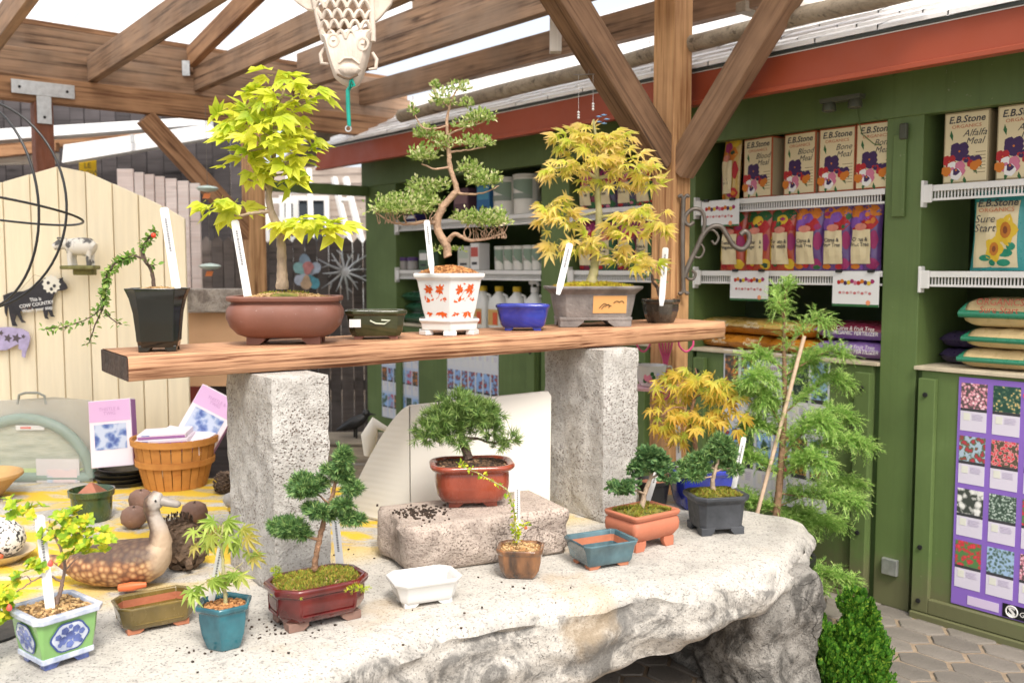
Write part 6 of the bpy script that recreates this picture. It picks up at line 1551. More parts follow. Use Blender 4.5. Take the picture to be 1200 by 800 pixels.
cx_ = [xm(948), xm(981), xm(1014)]
for i, c in enumerate(cx_): fruit_bag(c, .05, 1.562, F_PUR, 'citrus', ['purple citrus fertilizer bag touching the orange vegetable bags', 'purple citrus fertilizer bag in the middle of three', 'purple citrus fertilizer bag against the green pillar'][i], seed=9 + i)
# sunflower starter bag
def start_bag(x, y, z, label):
    t = thing('fertilizer_bag', label, 'bag', SP(x, y, z), SRZ, 'fertilizer bags on the shelves'); b = Bag(.235, .335, .10, .06, 3); bd_ = obj('bag', b.body(), F_TEAL, t, smooth=60)
    obj('label_print', b.patch(-.82, .74, .04, .86, .0012, nu=12, nv=14), CREAM, bd_)
    mb = MB()
    for (u, v, k) in ((.36, .50, 1.2), (-.02, .27, 1.0)):
        b.dot(u, v, .30 * k, .15 * k, .003, 0, mb, 20, .16); b.dot(u, v, .16 * k, .085 * k, .0042, 1, mb); b.dot(u, v, .07 * k, .04 * k, .005, 2, mb)
    for (u, v, ru, rv) in ((-.35, .16, .22, .04), (.35, .22, .26, .05), (.3, .10, .22, .045), (-.1, .10, .12, .04), (.55, .30, .15, .05)): b.dot(u, v, ru, rv, .0026, 3, mb)
    obj('sunflower_print', mb, [YEL, flat((.45, .16, .02)), flat((.20, .06, .02)), TEALG], bd_)
    q = b.line_at(.0, .80, .006); text('E.B.Stone', .043, M['ink'], bd_, q, shear=.2, bold=.0006)
    q = b.line_at(.0, .73, .009); text('ORGANICS', .024, flat((.50, .12, .05)), bd_, q, sx=1.2)
    q = b.line_at(-.42, .60, .008); q = (q[0] + .004, b.line_at(0, .55, .006)[1] - .004, q[2]); text('Sure\nStart', .045, M['ink'], bd_, q, shear=.25, lead=.85)
start_bag(SX(1170, 1.7, .08), .09, 1.562, 'teal-edged Sure Start bag printed with two sunflowers')
# lying pillow bags
def flat_bag(x, y, z, w, d, h, m, top_m, label, txt=None, rz=0., seed=0, stripe=None, spine=WHT, group='bags lying on the counter ledge'):
    t = thing('fertilizer_bag', label, 'bag', SP(x, y, z), SRZ + rz, group)
    nu, nv = 18, 12; mb = MB()
    def f(u, v, s):
        b = (max(0, 1 - abs(u) ** 6)) ** .5 * (max(0, 1 - abs(v) ** 5)) ** .5; cr = .006 * noise.noise(Vector((u * 3 + seed, v * 3, s)))
        zz_ = h / 2 + s * h / 2 * b + (cr if s > 0 else 0); return (u * w / 2, d / 2 + v * d / 2, max(.0015, zz_))
    for s in (-1, 1):
        vs = [f(-1 + 2 * i / nu, -1 + 2 * j / nv, s) for j in range(nv + 1) for i in range(nu + 1)]
        mb.add(vs, [((j * (nu + 1) + i), (j * (nu + 1) + i + 1), ((j + 1) * (nu + 1) + i + 1), ((j + 1) * (nu + 1) + i))[::(1 if s > 0 else -1)] for j in range(nv) for i in range(nu)])
    b = obj('bag', mb, m, t, smooth=60)
    def patch(u0, u1, v0, v1, off, s=1):
        p = MB(); vs = []
        VS = [v0 + (v1 - v0) * j / 6 for j in range(7)] if v0 > -.9 else [-.9995, -.998, -.994, -.985, -.965, -.93, -.86, -.7, -.4, 0, .4, .85]
        for v_ in VS:
            for i in range(11):
                q = f(u0 + (u1 - u0) * i / 10, v_, s); vs.append((q[0], q[1] - off, q[2] + off))
        p.add(vs, [(j * 11 + i, j * 11 + i + 1, (j + 1) * 11 + i + 1, (j + 1) * 11 + i) for j in range(len(VS) - 1) for i in range(10)]); return p
    if top_m is F_GRN:
        for u0, u1 in ((-.995, -.80), (.80, .995)): obj('edge_band', patch(u0, u1, -.93, .85, .003), top_m, b)
        obj('edge_band', MB().tube([(f(-.97 + 1.94 * k / 14, -1, 1)[0], -.002, h * .46) for k in range(15)], h * .13, 8), top_m, b, smooth=60)
    elif top_m: obj('top_print', patch(-.86, .86, -.93, .85, .003), top_m, b)
    if stripe: obj('label_print', patch(-.5, .3, -.8, -.3, .004), stripe, b)
    if txt:
        q = f(.0, -.93, 1); text(txt, h * .34, spine, b, (0.02, f(0, -1, 1)[1] - .006, h * (.78 if spine is not WHT and top_m else .62)), rot=(R(72), 0, 0), sx=.9, lead=.8)
    return t
lx = lambda px: SX(px, 1.2, .05)
for i, (z_, h_, lab) in enumerate(((ZL + .002, .085, 'bottom teal and cream bag of the Sure Start pile'), (ZL + .088, .088, 'middle teal and cream bag of the Sure Start pile'), (ZL + .177, .125, 'top teal and cream bag of the Sure Start pile'))):
    flat_bag(SX(1165, 1.2, .05) + [0, .01, .0][i], .04, z_, .30, .36, h_, F_CRM, F_GRN, lab, 'ORGANICS\nSure Start' if i == 2 else None, [.06, -.04, .02][i], 5 + i, None, flat((.40, .08, .05)), group='pile of Sure Start bags')
q = SP(SX(1165, 1.4, .05), .10, ZL + .246)
for i, (z_, lab) in enumerate(((ZL + .002, 'lower purple bag of lettered fertilizer on the ledge'), (ZL + .088, 'upper purple bag of lettered fertilizer on the ledge'))):
    flat_bag(lx(1000), .03, z_, .42, .34, .082, F_LAV, F_MAG if i else None, lab, 'Citrus & Fruit Tree\nORGANIC FERTILIZER', [.03, -.02][i], 20 + i, None, WHT, 'purple bags on the ledge')
k = 0
for j, px_ in enumerate((925, 878, 838)):
    for i in range(2):
        nm = ['bag beside the purple bags', 'bag in the middle pile of three', 'bag by the timber post'][j]
        flat_bag(lx(px_), .03 + .02 * j, ZL + .002 + i * .078, .30, .30, .076, F_ORY, None if i == 0 else F_YEL, ['lower', 'upper'][i] + ' orange ' + nm, 'Organic\nPlant Food', [.15, -.1, .05][j] * (1 if i else -1), 30 + k, None, flat((.75, .66, .45)), 'orange bags on the ledge'); k += 1
# dark purple bags deep in the right bay
for i, z_ in enumerate((ZL + .002, ZL + .075)):
    flat_bag(XA1 + .13, .16, z_, .22, .28, .072, F_DKP, None, ['lower', 'upper'][i] + ' dark purple bag deep in the bay by the pillar', None, .02, 50 + i, group='dark purple bags in the bay')
fruit_bag(XA1 + .09, .6, 1.562, F_DKP, 'rose', 'dark purple bag standing deep in the shelf by the pillar', seed=60, rz=.1, plain=True)
# bay behind the golden maple: red and green bags
b3 = [SX(p_, 1.75, .06) for p_ in (690, 712, 735, 757)]
for i, x in enumerate(b3):
    fruit_bag(x, .06, 1.562, [F_MAG, F_DGN, F_MAG, F_DGN][i], 'rose', ['dark red rose food bag behind the maple trunk', 'dark green rose food bag behind the golden maple', 'dark red rose food bag under the golden leaves', 'dark green rose food bag close to the timber post'][i], .16, .30, seed=70 + i)
    fruit_bag(x, .06, 1.932, [F_MAG, F_DKP, F_DKP, F_DGN][i], 'rose', ['dark red bag on the upper shelf above the maple bough', 'dark purple bag left on the upper shelf behind the maple crown', 'dark purple bag right on the upper shelf behind the maple crown', 'dark green bag on the upper shelf close to the timber post'][i].replace(' left', ' nearer the red one').replace(' right', ' nearer the green one'), .16, .24, seed=80 + i)
for i, px_ in enumerate((690, 730)): flat_bag(SX(px_, 1.2, .05), .05, ZL + .002, .28, .3, .09, [F_DGN, F_DKP][i], None, ['dark green', 'dark purple'][i] + ' bag lying on the ledge behind the grey maple pot', None, 0, 90 + i)
# far bay: tubs, jars, bottles, cartons
tubm = mat('white_tub_plastic', (.66, .64, .58), .35, .04, 5, 0); tubg = flat((.22, .26, .22)); lidm = mat('tub_lid', (.60, .58, .52), .4, .05, 5, 0)
def tub(px_, z, r_, h, label, grp, lab_m, y=.10):
    t = thing('tub', label, 'tub', SP(SX(px_, z, y), y, z), SRZ, grp)
    b = obj('tub_body', MB().lathe([(r_ * .93, .001), (r_ * .95, .01), (r_, h * .9), (r_ * .98, h * .92)], 20), tubm, t, smooth=40); obj('lid', MB().lathe([(r_ * 1.05, h * .925), (r_ * 1.05, h * .99), (r_ * .9, h), (.001, h)], 20), lidm, t, smooth=40)
    rings = []
    for z_ in (h * .38, h * .52): rings.append([(r_ * 1.004 * math.cos(R(a)), r_ * 1.004 * math.sin(R(a)), z_) for a in range(200, 341, 10)])
    obj('label_band', MB().loft(rings, False, False, 0, False), lab_m, b)
    rings = [[(r_ * 1.006 * math.cos(R(a)), r_ * 1.006 * math.sin(R(a)), h * .86 - (a - 200) * .0006 * (1 if k else 0) - (.0 if k == 0 else h * .1)) for a in range(200, 341, 10)] for k in (1, 0)]
    obj('leaf_band', MB().loft(rings, False, False, 0, False), flat((.20, .27, .20)), b)
    return t
tub(594, 1.932, .095, .26, 'big cream tub next to the blue carton on the far shelf', 'cream tubs on the far shelf', tubg); tub(618, 1.932, .095, .265, 'big cream tub beside the green pillar on the far shelf', 'cream tubs on the far shelf', tubg)
for i, px_ in enumerate((587, 598, 609, 621, 631)): tub(px_, 1.562, .045, .165, ['small white jar at the row end beside the printed carton', 'small white jar inside the row on the far middle shelf', 'small white jar inside the row on the far middle shelf', 'small white jar inside the row on the far middle shelf', 'small white jar at the row end beside the green pillar'][i], 'row of small white jars', flat((.35, .33, .28)))
def carton(px_, z, w, h, m, label, y=.08, band=None):
    t = thing('carton', label, 'carton', SP(SX(px_, z, y), y, z), SRZ, 'cartons on the far shelves'); c = obj('carton_body', MB().box((0, .05, h / 2 + .001), (w, .1, h)), m, t, bevel=.003)
    obj('printed_band', MB().prism([(-w * .42, h * .5), (w * .42, h * .5), (w * .42, h * .85), (-w * .42, h * .85)], -.0014, -.0004), band or WHT, c); obj('lettering_bar', MB().prism([(-w * .3, h * .2), (w * .3, h * .2), (w * .3, h * .3), (-w * .3, h * .3)], -.0014, -.0004), M['ink'], c); return t
carton(566, 1.932, .15, .25, flat((.04, .16, .36)), 'blue carton beside the cream tubs on the far shelf', band=flat((.08, .30, .45)))
carton(540, 1.932, .18, .22, flat((.12, .06, .08)), 'dark wine-coloured carton behind the twisted tree', band=flat((.25, .15, .16)))
carton(455 + 24, 1.932, .2, .06, flat((.04, .03, .12)), 'flat dark blue carton near the far shelf end')
carton(556, 1.562, .10, .19, WHT, 'white carton with red print behind the porcelain pot', band=flat((.5, .1, .08)))
carton(543, 1.562, .14, .17, flat((.60, .58, .52)), 'grey-white carton beside the red-printed carton', band=flat((.45, .5, .42)))
carton(496, 1.562, .12, .15, flat((.10, .16, .10)), 'small green and white carton on the middle shelf', band=WHT)
for i, px_ in enumerate((474, 484)):
    t = thing('jar', 'small purple-lidded jar on the far middle shelf', 'jar', SP(SX(px_, 1.56, .08), .08, 1.562), SRZ, 'purple-lidded jars')
    obj('glass', MB().lathe([(.045, .001), (.045, .06), (.04, .07)], 14), flat((.30, .28, .26), .2), t, smooth=40); obj('lid', MB().lathe([(.046, .071), (.046, .098), (.001, .1)], 14), flat((.09, .05, .16), .3), t, smooth=40)
def jug(px_, label, y=.12, sprayer=False):
    t = thing('spray_bottle' if sprayer else 'jug', label, 'bottle', SP(SX(px_, 1.2, y), y, ZL + .002), SRZ, 'white jugs on the far ledge'); h = .30
    b = obj('jug_body', MB().loft([[(x, yy, z) for x, yy in section(a, b_, .03, 4)] for a, b_, z in ((.07, .05, .001), (.075, .055, .02), (.075, .055, .17), (.068, .05, .21), (.03, .03, .25), (.024, .024, .265))], True, True), mat('white_jug_plastic', (.70, .70, .66), .3, .04, 5, 0), t, smooth=45)
    obj('cap', MB().lathe([(.03, .266), (.03, h), (.001, h + .002)], 14), YEL if not sprayer else WHT, t, smooth=40)
    obj('printed_label', MB().prism([(-.055, .03), (.055, .03), (.055, .14), (-.055, .14)], -.0575, -.0562), flat((.55, .35, .12)), b); obj('red_flash', MB().prism([(0, .035), (.05, .035), (.05, .12), (0, .12)], -.0590, -.0580), flat((.6, .10, .04)), b)
    obj('handle', MB().tube([(.05, 0, .245), (.085, 0, .235), (.09, 0, .19), (.078, 0, .15)], .009, 8), b.data.materials[0], t, smooth=60)
    if sprayer: obj('trigger', MB().tube([(-.05, 0, .33), (.02, 0, .335), (.04, 0, .31)], .014, 8).tube([(-.03, 0, .325), (-.035, 0, .28)], .006, 6), WHT, t, smooth=60)
for i, px_ in enumerate((566, 585, 606)): jug(px_, ['yellow-capped white jug next to the porcelain pot', 'yellow-capped white jug in the middle of the ledge row', 'yellow-capped white jug beside the spray bottle'][i])
jug(627, 'white trigger spray bottle beside the green shop pillar', sprayer=True)
for i, (px_, z_) in enumerate(((490, ZL + .002), (492, ZL + .085), (490, ZL + .168))): flat_bag(SX(px_, 1.2, .05), .05, z_, .5, .34, .08, F_DGN, None, ['bottom', 'middle', 'top'][i] + ' dark green bag in the far ledge pile', None, [.05, -.06, .04][i], 100 + i, stripe=flat((.45, .5, .42)), group='dark green bags on the far ledge')
# hanging shelf price signs
def price_sign(px_, py_, w, h, label, z, yy=-.012, tilt=.12):
    x = SX(px_, z, yy); t = thing('price_sign', label, 'sign', SP(x, yy, z), SRZ, 'price signs clipped to the shelves')
    mb = MB().prism([(-w / 2, -h), (w / 2, -h), (w / 2, 0), (-w / 2, 0)], -.0012, .0004); o = obj('card', mb, M['white_label'], t)
    def rect(name, x0, x1, z0, z1, m, y=-.0022): return obj(name, MB().prism([(x0 * w, z0 * h), (x1 * w, z0 * h), (x1 * w, z1 * h), (x0 * w, z1 * h)], y, y + .0006), m, o)
    mb = MB(); cols = [RED_, ORNG, PURP, YEL, MAG, PINK]
    for i in range(11): disc(mb, (-.36 + i * .072) * w, (-.30 + .03 * math.sin(i * 2)) * h, .045 * w, -.0020 - i * .0001, 8, i % 6, wob=.1)
    obj('flower_print', mb, cols, o); rect('green_strip', -.5, .5, -1.0, -.93, LEAFG)
    mb = MB()
    for i in range(9): disc(mb, (-.33 + i * .08) * w, (-.6 + .02 * math.sin(i * 3)) * h, .028 * w, -.0024, 7, i % 2, 1.3)
    obj('lettering_marks', mb, [flat((.5, .15, .15)), flat((.6, .4, .4))], o)
    mb = MB(); disc(mb, .28 * w, -.88 * h, .05 * w, -.0026, 8); obj('price_dot', mb, flat((.8, .3, .15)), o)
    obj('clip', MB().box((-w * .36, -.004, .004), (.03, .014, .014)).box((w * .33, -.004, .004), (.03, .014, .014)), M['bolt'], t)
price_sign(844, 232, .245, .135, 'white flowered price card under the yellow bag', 1.925)
price_sign(878, 315, .235, .15, 'white flowered price card below the vegetable bags', 1.558)
price_sign(1003, 318, .235, .16, 'white flowered price card below the citrus bags', 1.556)

# ------------------------------------------------------------------ posters on the cabinet doors
def photo_mat(name, cols, scale=70):
    m, nt, p, out = _new(name); v = _coord(nt); oi = nt.nodes.new('ShaderNodeObjectInfo')
    ad = nt.nodes.new('ShaderNodeVectorMath'); ad.operation = 'ADD'; cm = nt.nodes.new('ShaderNodeCombineXYZ')
    for i in range(3): nt.links.new(_math(nt, 'MULTIPLY', oi.outputs['Random'], 9.), cm.inputs[i])
    nt.links.new(v, ad.inputs[0]); nt.links.new(cm.outputs[0], ad.inputs[1])
    dn = nt.nodes.new('ShaderNodeTexNoise'); dn.inputs['Scale'].default_value = scale * .9; dn.inputs['Detail'].default_value = 4; nt.links.new(ad.outputs[0], dn.inputs['Vector'])
    dm = nt.nodes.new('ShaderNodeVectorMath'); dm.operation = 'SCALE'; dm.inputs['Scale'].default_value = 1.4 / scale; nt.links.new(dn.outputs['Color'], dm.inputs[0])
    dv = nt.nodes.new('ShaderNodeVectorMath'); dv.operation = 'ADD'; nt.links.new(ad.outputs[0], dv.inputs[0]); nt.links.new(dm.outputs[0], dv.inputs[1])
    vo = nt.nodes.new('ShaderNodeTexVoronoi'); vo.inputs['Scale'].default_value = scale; nt.links.new(dv.outputs[0], vo.inputs['Vector'])
    n = _noise(nt, ad.outputs[0], scale * 1.6, 5, .7); f = _math(nt, 'ADD', _math(nt, 'MULTIPLY', vo.outputs['Distance'], .75), _math(nt, 'MULTIPLY', n, .35))
    k = len(cols); c = _ramp(nt, f, [(.30 + .34 * i / (k - 1), c_) for i, c_ in enumerate(cols)])
    nt.links.new(c, p.inputs['Base Color']); p.inputs['Roughness'].default_value = .3; return m
PH = [photo_mat('print_pink_white', [(.8, .75, .75), (.75, .30, .38), (.10, .08, .08)]), photo_mat('print_green_gold', [(.7, .5, .2), (.08, .16, .10), (.02, .07, .05)]), photo_mat('print_red_tree', [(.45, .05, .08), (.35, .05, .06), (.06, .14, .06), (.4, .5, .6)], 40), photo_mat('print_red', [(.75, .05, .07), (.60, .03, .05), (.8, .35, .35), (.1, .08, .05)]), photo_mat('print_white', [(.85, .84, .8), (.7, .7, .66), (.06, .07, .06)], 35), photo_mat('print_silver_leaf', [(.6, .68, .62), (.20, .28, .22), (.05, .08, .06)], 90), photo_mat('print_rose', [(.7, .08, .10), (.55, .04, .06), (.10, .22, .08)], 50), photo_mat('print_blue_tree', [(.05, .10, .10), (.16, .24, .22), (.35, .50, .70)], 70)]
PHB = [photo_mat('print_sky_red', [(.45, .06, .08), (.12, .06, .06), (.25, .42, .72)], 30), photo_mat('print_sky_green', [(.03, .08, .05), (.08, .15, .08), (.30, .48, .78)], 30), photo_mat('print_orange', [(.75, .28, .05), (.3, .12, .05), (.06, .06, .05)], 40), photo_mat('print_dark_green', [(.25, .30, .2), (.04, .08, .06), (.02, .05, .04)], 60), photo_mat('print_pink_tree', [(.70, .12, .16), (.45, .05, .08), (.25, .40, .65)], 26)]
def poster(name, label, x0, x1, z0, z1, border, cols, rows, mats, y=-.006, cardm=None, head=0., seed=0, blank=()):
    w, h = x1 - x0, z1 - z0; t = thing(name, label, 'poster', SP((x0 + x1) / 2, y, z0), SRZ)
    s = obj('sheet', MB().prism([(-w / 2, 0), (w / 2, 0), (w / 2, h), (-w / 2, h)], -.001, .0015), border, t)
    gw, gh = w / cols, (h * (1 - head)) / rows; rr = random.Random(seed); k = 0
    for j in range(rows):
        for i in range(cols):
            if (i, j) in blank: continue
            cx, cz = -w / 2 + gw * (i + .5), h - gh * (j + .5) - (h * .012); a, b = gw * .41, gh * .45
            ph_ = obj('photo', MB().prism([(cx - a, cz - b * .05), (cx + a, cz - b * .05), (cx + a, cz + b), (cx - a, cz + b)], -.0022, -.0012), mats[(k * 3 + seed + j) % len(mats)] if mats is not PH else mats[(j * 2 + i) % len(mats)], s)
            obj('caption_bar', MB().prism([(cx - a, cz - b * .17), (cx + a, cz - b * .17), (cx + a, cz - b * .055), (cx - a, cz - b * .055)], -.0022, -.0012), M['ink'], s)
            cd = obj('text_card', MB().prism([(cx - a, cz - b), (cx + a, cz - b), (cx + a, cz - b * .175), (cx - a, cz - b * .175)], -.0022, -.0012), cardm or flat((.62, .57, .70)), s)
            if gw > .08:
                obj('icon', MB().prism([(cx - a * .75, cz - b * .55), (cx - a * .25, cz - b * .55), (cx - a * .25, cz - b * .25), (cx - a * .75, cz - b * .25)], -.003, -.0023), flat((.70, .70, .62)), cd)
                lb = MB()
                for q in range(5): lb.prism([(cx - a * .1, cz - b * (.28 + q * .055)), (cx + a * rr.uniform(.5, .85), cz - b * (.28 + q * .055)), (cx + a * .7, cz - b * (.30 + q * .055)), (cx - a * .1, cz - b * (.30 + q * .055))], -.003, -.0023)
                obj('small_print', lb, flat((.48, .42, .56)), cd)
            k += 1
    return t, s, w, h
yd = -.0085
xp0, xp1 = SX(1121, .8, yd), SX(1121, .8, yd) + .66
zt_, zb_ = D(1128, 441, SP(xp0, 0, 0).y).z, D(1116, 712, SP(xp0, 0, 0).y).z
zb_ = max(zb_, .132)
pt_, ps_, pw_, phh = poster('flower_poster', 'purple poster of flower photographs on the nearest cabinet door', xp0, xp1, zb_, zt_, mat('purple_print', (.24, .13, .50), .35, .04, 3, 0), 5, 4, PH, yd, flat((.66, .62, .72)), .08, 1, ((2, 0),))
hd_ = obj('photo', MB().prism([(-.05, phh - .215), (.05, phh - .215), (.05, phh - .11), (-.05, phh - .11)], -.0022, -.0012), PH[5], ps_)
text('Climbers', .05, flat((.75, .08, .20)), ps_, (.02, -.003, phh - .07), align='CENTER', bold=.0006)
obj('code_label', MB().prism([(-.26, .012), (-.13, .012), (-.13, .05), (-.26, .05)], -.0022, -.0012), flat((.62, .52, .70)), ps_)
lgo = obj('logo_panel', MB().prism([(-.115, .004), (.09, .004), (.09, .06), (-.115, .06)], -.003, -.0014), flat((.012, .012, .014), .3), ps_)
text('S', .052, WHT, lgo, (-.078, -.0035, .015), bold=.0022, sx=1.15); text('Grower', .03, WHT, lgo, (.0, -.0035, .02), shear=.15)
rg = MB().tube([(-.078 + .023 * math.cos(R(a)), -.0035, .032 + .023 * math.sin(R(a))) for a in range(0, 360, 20)], .003, 6, closed=True); obj('logo_ring', rg, WHT, lgo)
GREYP = flat((.62, .64, .68), .4)
xa_, xb_ = SX(848, 1.0, yd), SX(972, 1.0, yd); Yc = SP(xa_, 0, 0).y
pt2, ps2, w2, h2 = poster('tree_poster', 'pale grey poster of tree photographs behind the weeping conifer', xa_, xb_, D(850, 575, Yc).z, D(848, 409, Yc).z, GREYP, 6, 2, PHB, yd, flat((.68, .68, .70)), 0, 2, ((2, 0), (3, 0)))
text('Ornamental', .05, flat((.45, .30, .36)), ps2, (.0, -.003, h2 - .09), sx=.9)
xa_, xb_ = SX(447, 1.0, yd), SX(490, 1.0, yd); Yc = SP(xa_, 0, 0).y
poster('tree_poster', 'pale blue tree photo poster at the far end of the shop', xa_, xb_, D(468, 492, Yc - .2).z, D(468, 398, Yc - .2).z, flat((.50, .58, .72), .4), 6, 3, PHB, yd, flat((.66, .67, .70)), 0, 3)
xa_, xb_ = SX(524, 1.0, yd), SX(584, 1.0, yd); Yc = SP(xa_, 0, 0).y
poster('tree_poster', 'pale poster with a row of pink tree photographs above the white board', xa_, xb_, D(550, 480, Yc - .3).z, D(550, 386, Yc - .3).z, GREYP, 7, 2, [PHB[4], PHB[4], PHB[0]], yd, flat((.66, .67, .68)), 0, 4)
# ------------------------------------------------------------------ left side: things on the back of the table
def at_table(px, py): return G(px, py, TZ)
# wire globe frame at the left edge
gc = D(-38, 240, 2.55); RG = .285
wg = thing('wire_globe', 'black wire hoop globe frame standing at the table edge', 'wire frame', (gc.x, gc.y, TZ))
def hoop(nrm_, off=0., rad=RG, e1=None):
    n_ = Vector(nrm_).normalized(); a = n_.orthogonal().normalized(); b = n_.cross(a); r2 = math.sqrt(max(0, rad * rad - off * off)); c = Vector((0, 0, gc.z - TZ)) + n_ * off
    return [c + (a * math.cos(t) + b * math.sin(t)) * r2 for t in [2 * math.pi * i / 64 for i in range(64)]]
for nn in ((.12, 1, .0), (.45, .9, .05), (1, .25, 0), (.1, .12, 1)):
    obj('hoop', MB().tube(hoop(nn), .0034, 8, closed=True), M['black_iron'], wg, smooth=60)
obj('stem', MB().tube([(0, 0, 0.0), (0, 0, gc.z - TZ - RG)], .006, 8), M['black_iron'], wg, smooth=60)
obj('base', MB().lathe([(.1, .0), (.1, .008), (.012, .014)], 24), M['black_iron'], wg)
# cow sign, cow figurine, pig sign hung on the fence
def silhouette(name, part, pts_px, Y, th, m, label, cat, origin, bevel=.0015):
    o = D(*origin, Y); t = thing(name, label, cat, o)
    poly = [(D(a, b, Y).x - o.x, D(a, b, Y).z - o.z) for a, b in pts_px]
    return t, obj(part, MB().prism(poly, -th, 0), m, t, bevel=bevel), (lambda a, b: (D(a, b, Y).x - o.x, D(a, b, Y).z - o.z))
cow = [(4, 346), (14, 342), (28, 341), (40, 336), (52, 326), (60, 324), (68, 327), (74, 325), (74, 328), (78, 333), (80, 338), (76, 340), (66, 341), (62, 350), (61, 360), (63, 369), (65, 371), (60, 371), (57, 364), (56, 371), (58, 374), (53, 373), (50, 361), (40, 362), (28, 364), (24, 365), (27, 374), (31, 378), (26, 378), (20, 368), (18, 376), (21, 382), (15, 382), (12, 370), (10, 358), (8, 371), (6, 366), (5, 355)]
COWM = mat('black_painted_tin', (.02, .018, .022), .45, .4, 14, .05, speck=(8, .62, (.09, .04, .025)))
t, o, f = silhouette('cow_sign', 'sign', [(a, b) for a, b in reversed(cow)], FY - .03, .006, COWM, 'black cow-shaped tin sign with white words on the cream fence', 'sign', (40, 350))
fm_ = MB(); c = f(61, 333)
pts = []
for i in range(24):
    th = 2 * math.pi * i / 24; q = .045 * (1 + .1 * math.cos(12 * th)); pts.append((c[0] + q * math.cos(th), -.0075, c[1] + q * math.sin(th)))
fm_.add([(c[0], -.0085, c[1])] + pts, [(0, 1 + i, 1 + (i + 1) % 24) for i in range(24)]); obj('sunflower_face', fm_, flat((.75, .72, .62)), o)
c2 = f(61, 334); sp = MB(); 
for dx_, dz_ in ((-.015, .012), (.016, -.004), (.0, -.02)): disc(sp, c2[0] + dx_, c2[1] + dz_, .009, -.0095, 8)
obj('face_spots', sp, M['ink'], o)
c = f(43, 357); text('This is\nCOW COUNTRY\nWatch your step', .026, flat((.8, .8, .78)), o, (c[0], -.0075, c[1] + .02), rot=(R(90), R(-8), 0), sx=.9, bold=.0003)
hk = f(40, 322); obj('hanging_cord', MB().tube([(f(22, 342)[0], -.003, f(22, 342)[1]), (hk[0], 0.002, hk[1]), (f(55, 326)[0], -.003, f(55, 326)[1])], .0015, 4), flat((.5, .4, .25)), t)
pig = [(-30, 392), (-10, 384), (10, 383), (26, 385), (34, 389), (36, 396), (34, 405), (31, 413), (30, 419), (26, 418), (26, 410), (22, 409), (22, 403), (8, 410), (-10, 411), (-14, 420), (-20, 420), (-22, 408), (-30, 404)]
t, o, f = silhouette('pig_sign', 'cutout', list(reversed(pig)), FY - .03, .005, mat('lilac_paint', (.42, .36, .55), .5, .2, 20, .05), 'lilac cut-out pig plaque hung below the cow sign', 'sign', (5, 397))
cm_ = MB()
for k, (a, b, r_) in enumerate(((2, 390, .012), (10, 396, .018), (20, 396, .02), (28, 394, .01), (-6, 398, .014))):
    c = f(a, b); disc(cm_, c[0], c[1], r_, -.0066, 10, wob=.35)
obj('cut_holes', cm_, flat((.10, .08, .09)), o)
# plaster cow figurine on a bracket
q = D(94, 312, FY - .14)
t = thing('cow_figurine', 'white and grey plaster cow on a small moss bracket fixed to the fence', 'figurine', q)
PLA = mat('plaster_cow', (.72, .68, .60), .6, .06, 10, .1, speck=(18, .50, (.10, .095, .09)))
mb = MB(); mb.tube([(.075, 0, .085), (.05, -.0, .095), (.0, 0, .10), (-.04, 0, .10), (-.065, -.01, .115)], [.03, .046, .046, .042, .026], 14)
mb.tube([(-.06, -.01, .112), (-.09, -.02, .11), (-.118, -.025, .095)], [.027, .026, .017], 12)
for x_, y_ in ((-.04, -.02), (-.035, .022), (.055, -.02), (.055, .022)): mb.tube([(x_, y_, .08), (x_ - .004, y_, .04), (x_, y_, .004)], [.017, .012, .013], 8)
mb.tube([(-.07, -.035, .135), (-.085, -.055, .14)], [.009, .005], 6); mb.tube([(-.075, .01, .135), (-.08, .035, .14)], [.009, .005], 6)
obj('body', mb, PLA, t, smooth=60); obj('horn', MB().tube([(-.07, -.018, .138), (-.075, -.022, .158)], [.005, .001], 6), M['grey_wood'], t)
obj('bracket', MB().box((.0, .0, -.006), (.17, .09, .02)).box((0, .05, -.02), (.10, .06, .05)), mat('mossy_wood', (.18, .17, .06), .9, .4, 20, .5), t, bevel=.006)
# packaged garden pond liner in clear plastic
pk_ = D(58, 590, 4.45)
t = thing('packaged_bird_bath', 'round green dish packed in clear plastic leaning on the fence', 'package', (pk_.x, 4.45, TZ))
def clear_mat(name, tint, a=.55):
    m, nt, p, out = _new(name); p.inputs['Base Color'].default_value = (*tint, 1); p.inputs['Roughness'].default_value = .18; p.inputs['Coat Weight'].default_value = .3
    v = _coord(nt); b = _bump(nt, p, _noise(nt, v, 9, 6, .6, 2.), .5, .03)
    tr = nt.nodes.new('ShaderNodeBsdfTransparent'); mx = nt.nodes.new('ShaderNodeMixShader'); mx.inputs[0].default_value = a
    nt.links.new(p.outputs[0], mx.inputs[1]); nt.links.new(tr.outputs[0], mx.inputs[2]); nt.links.new(mx.outputs[0], out.inputs[0]); return m
def wp(a, b, Y=4.45): p = D(a, b, Y); return (p.x - pk_.x, p.y - 4.45, p.z - TZ)
sheetg = mat('pale_sage_liner', (.34, .40, .30), .6, .25, 5, .3, 20, stretch=(1, 1, 5), col2=(.60, .60, .48)); 
bpts = [wp(-60, 597), wp(113, 600), wp(118, 560), wp(112, 520), wp(106, 470), wp(60, 466), wp(0, 470), wp(-60, 475)]
obj('backing', MB().prism([(x, max(.002, z)) for x, y, z in reversed(bpts)], .02, .03), mat('grey_beige_card', (.42, .39, .32), .6, .08, 6, .15), t)
cxp, czp = wp(32, 562)[0], wp(32, 562)[2]; rd = .315
ring = [(cxp + rd * math.cos(2 * math.pi * i / 48), -.01, czp + rd * .95 * math.sin(2 * math.pi * i / 48)) for i in range(48)]
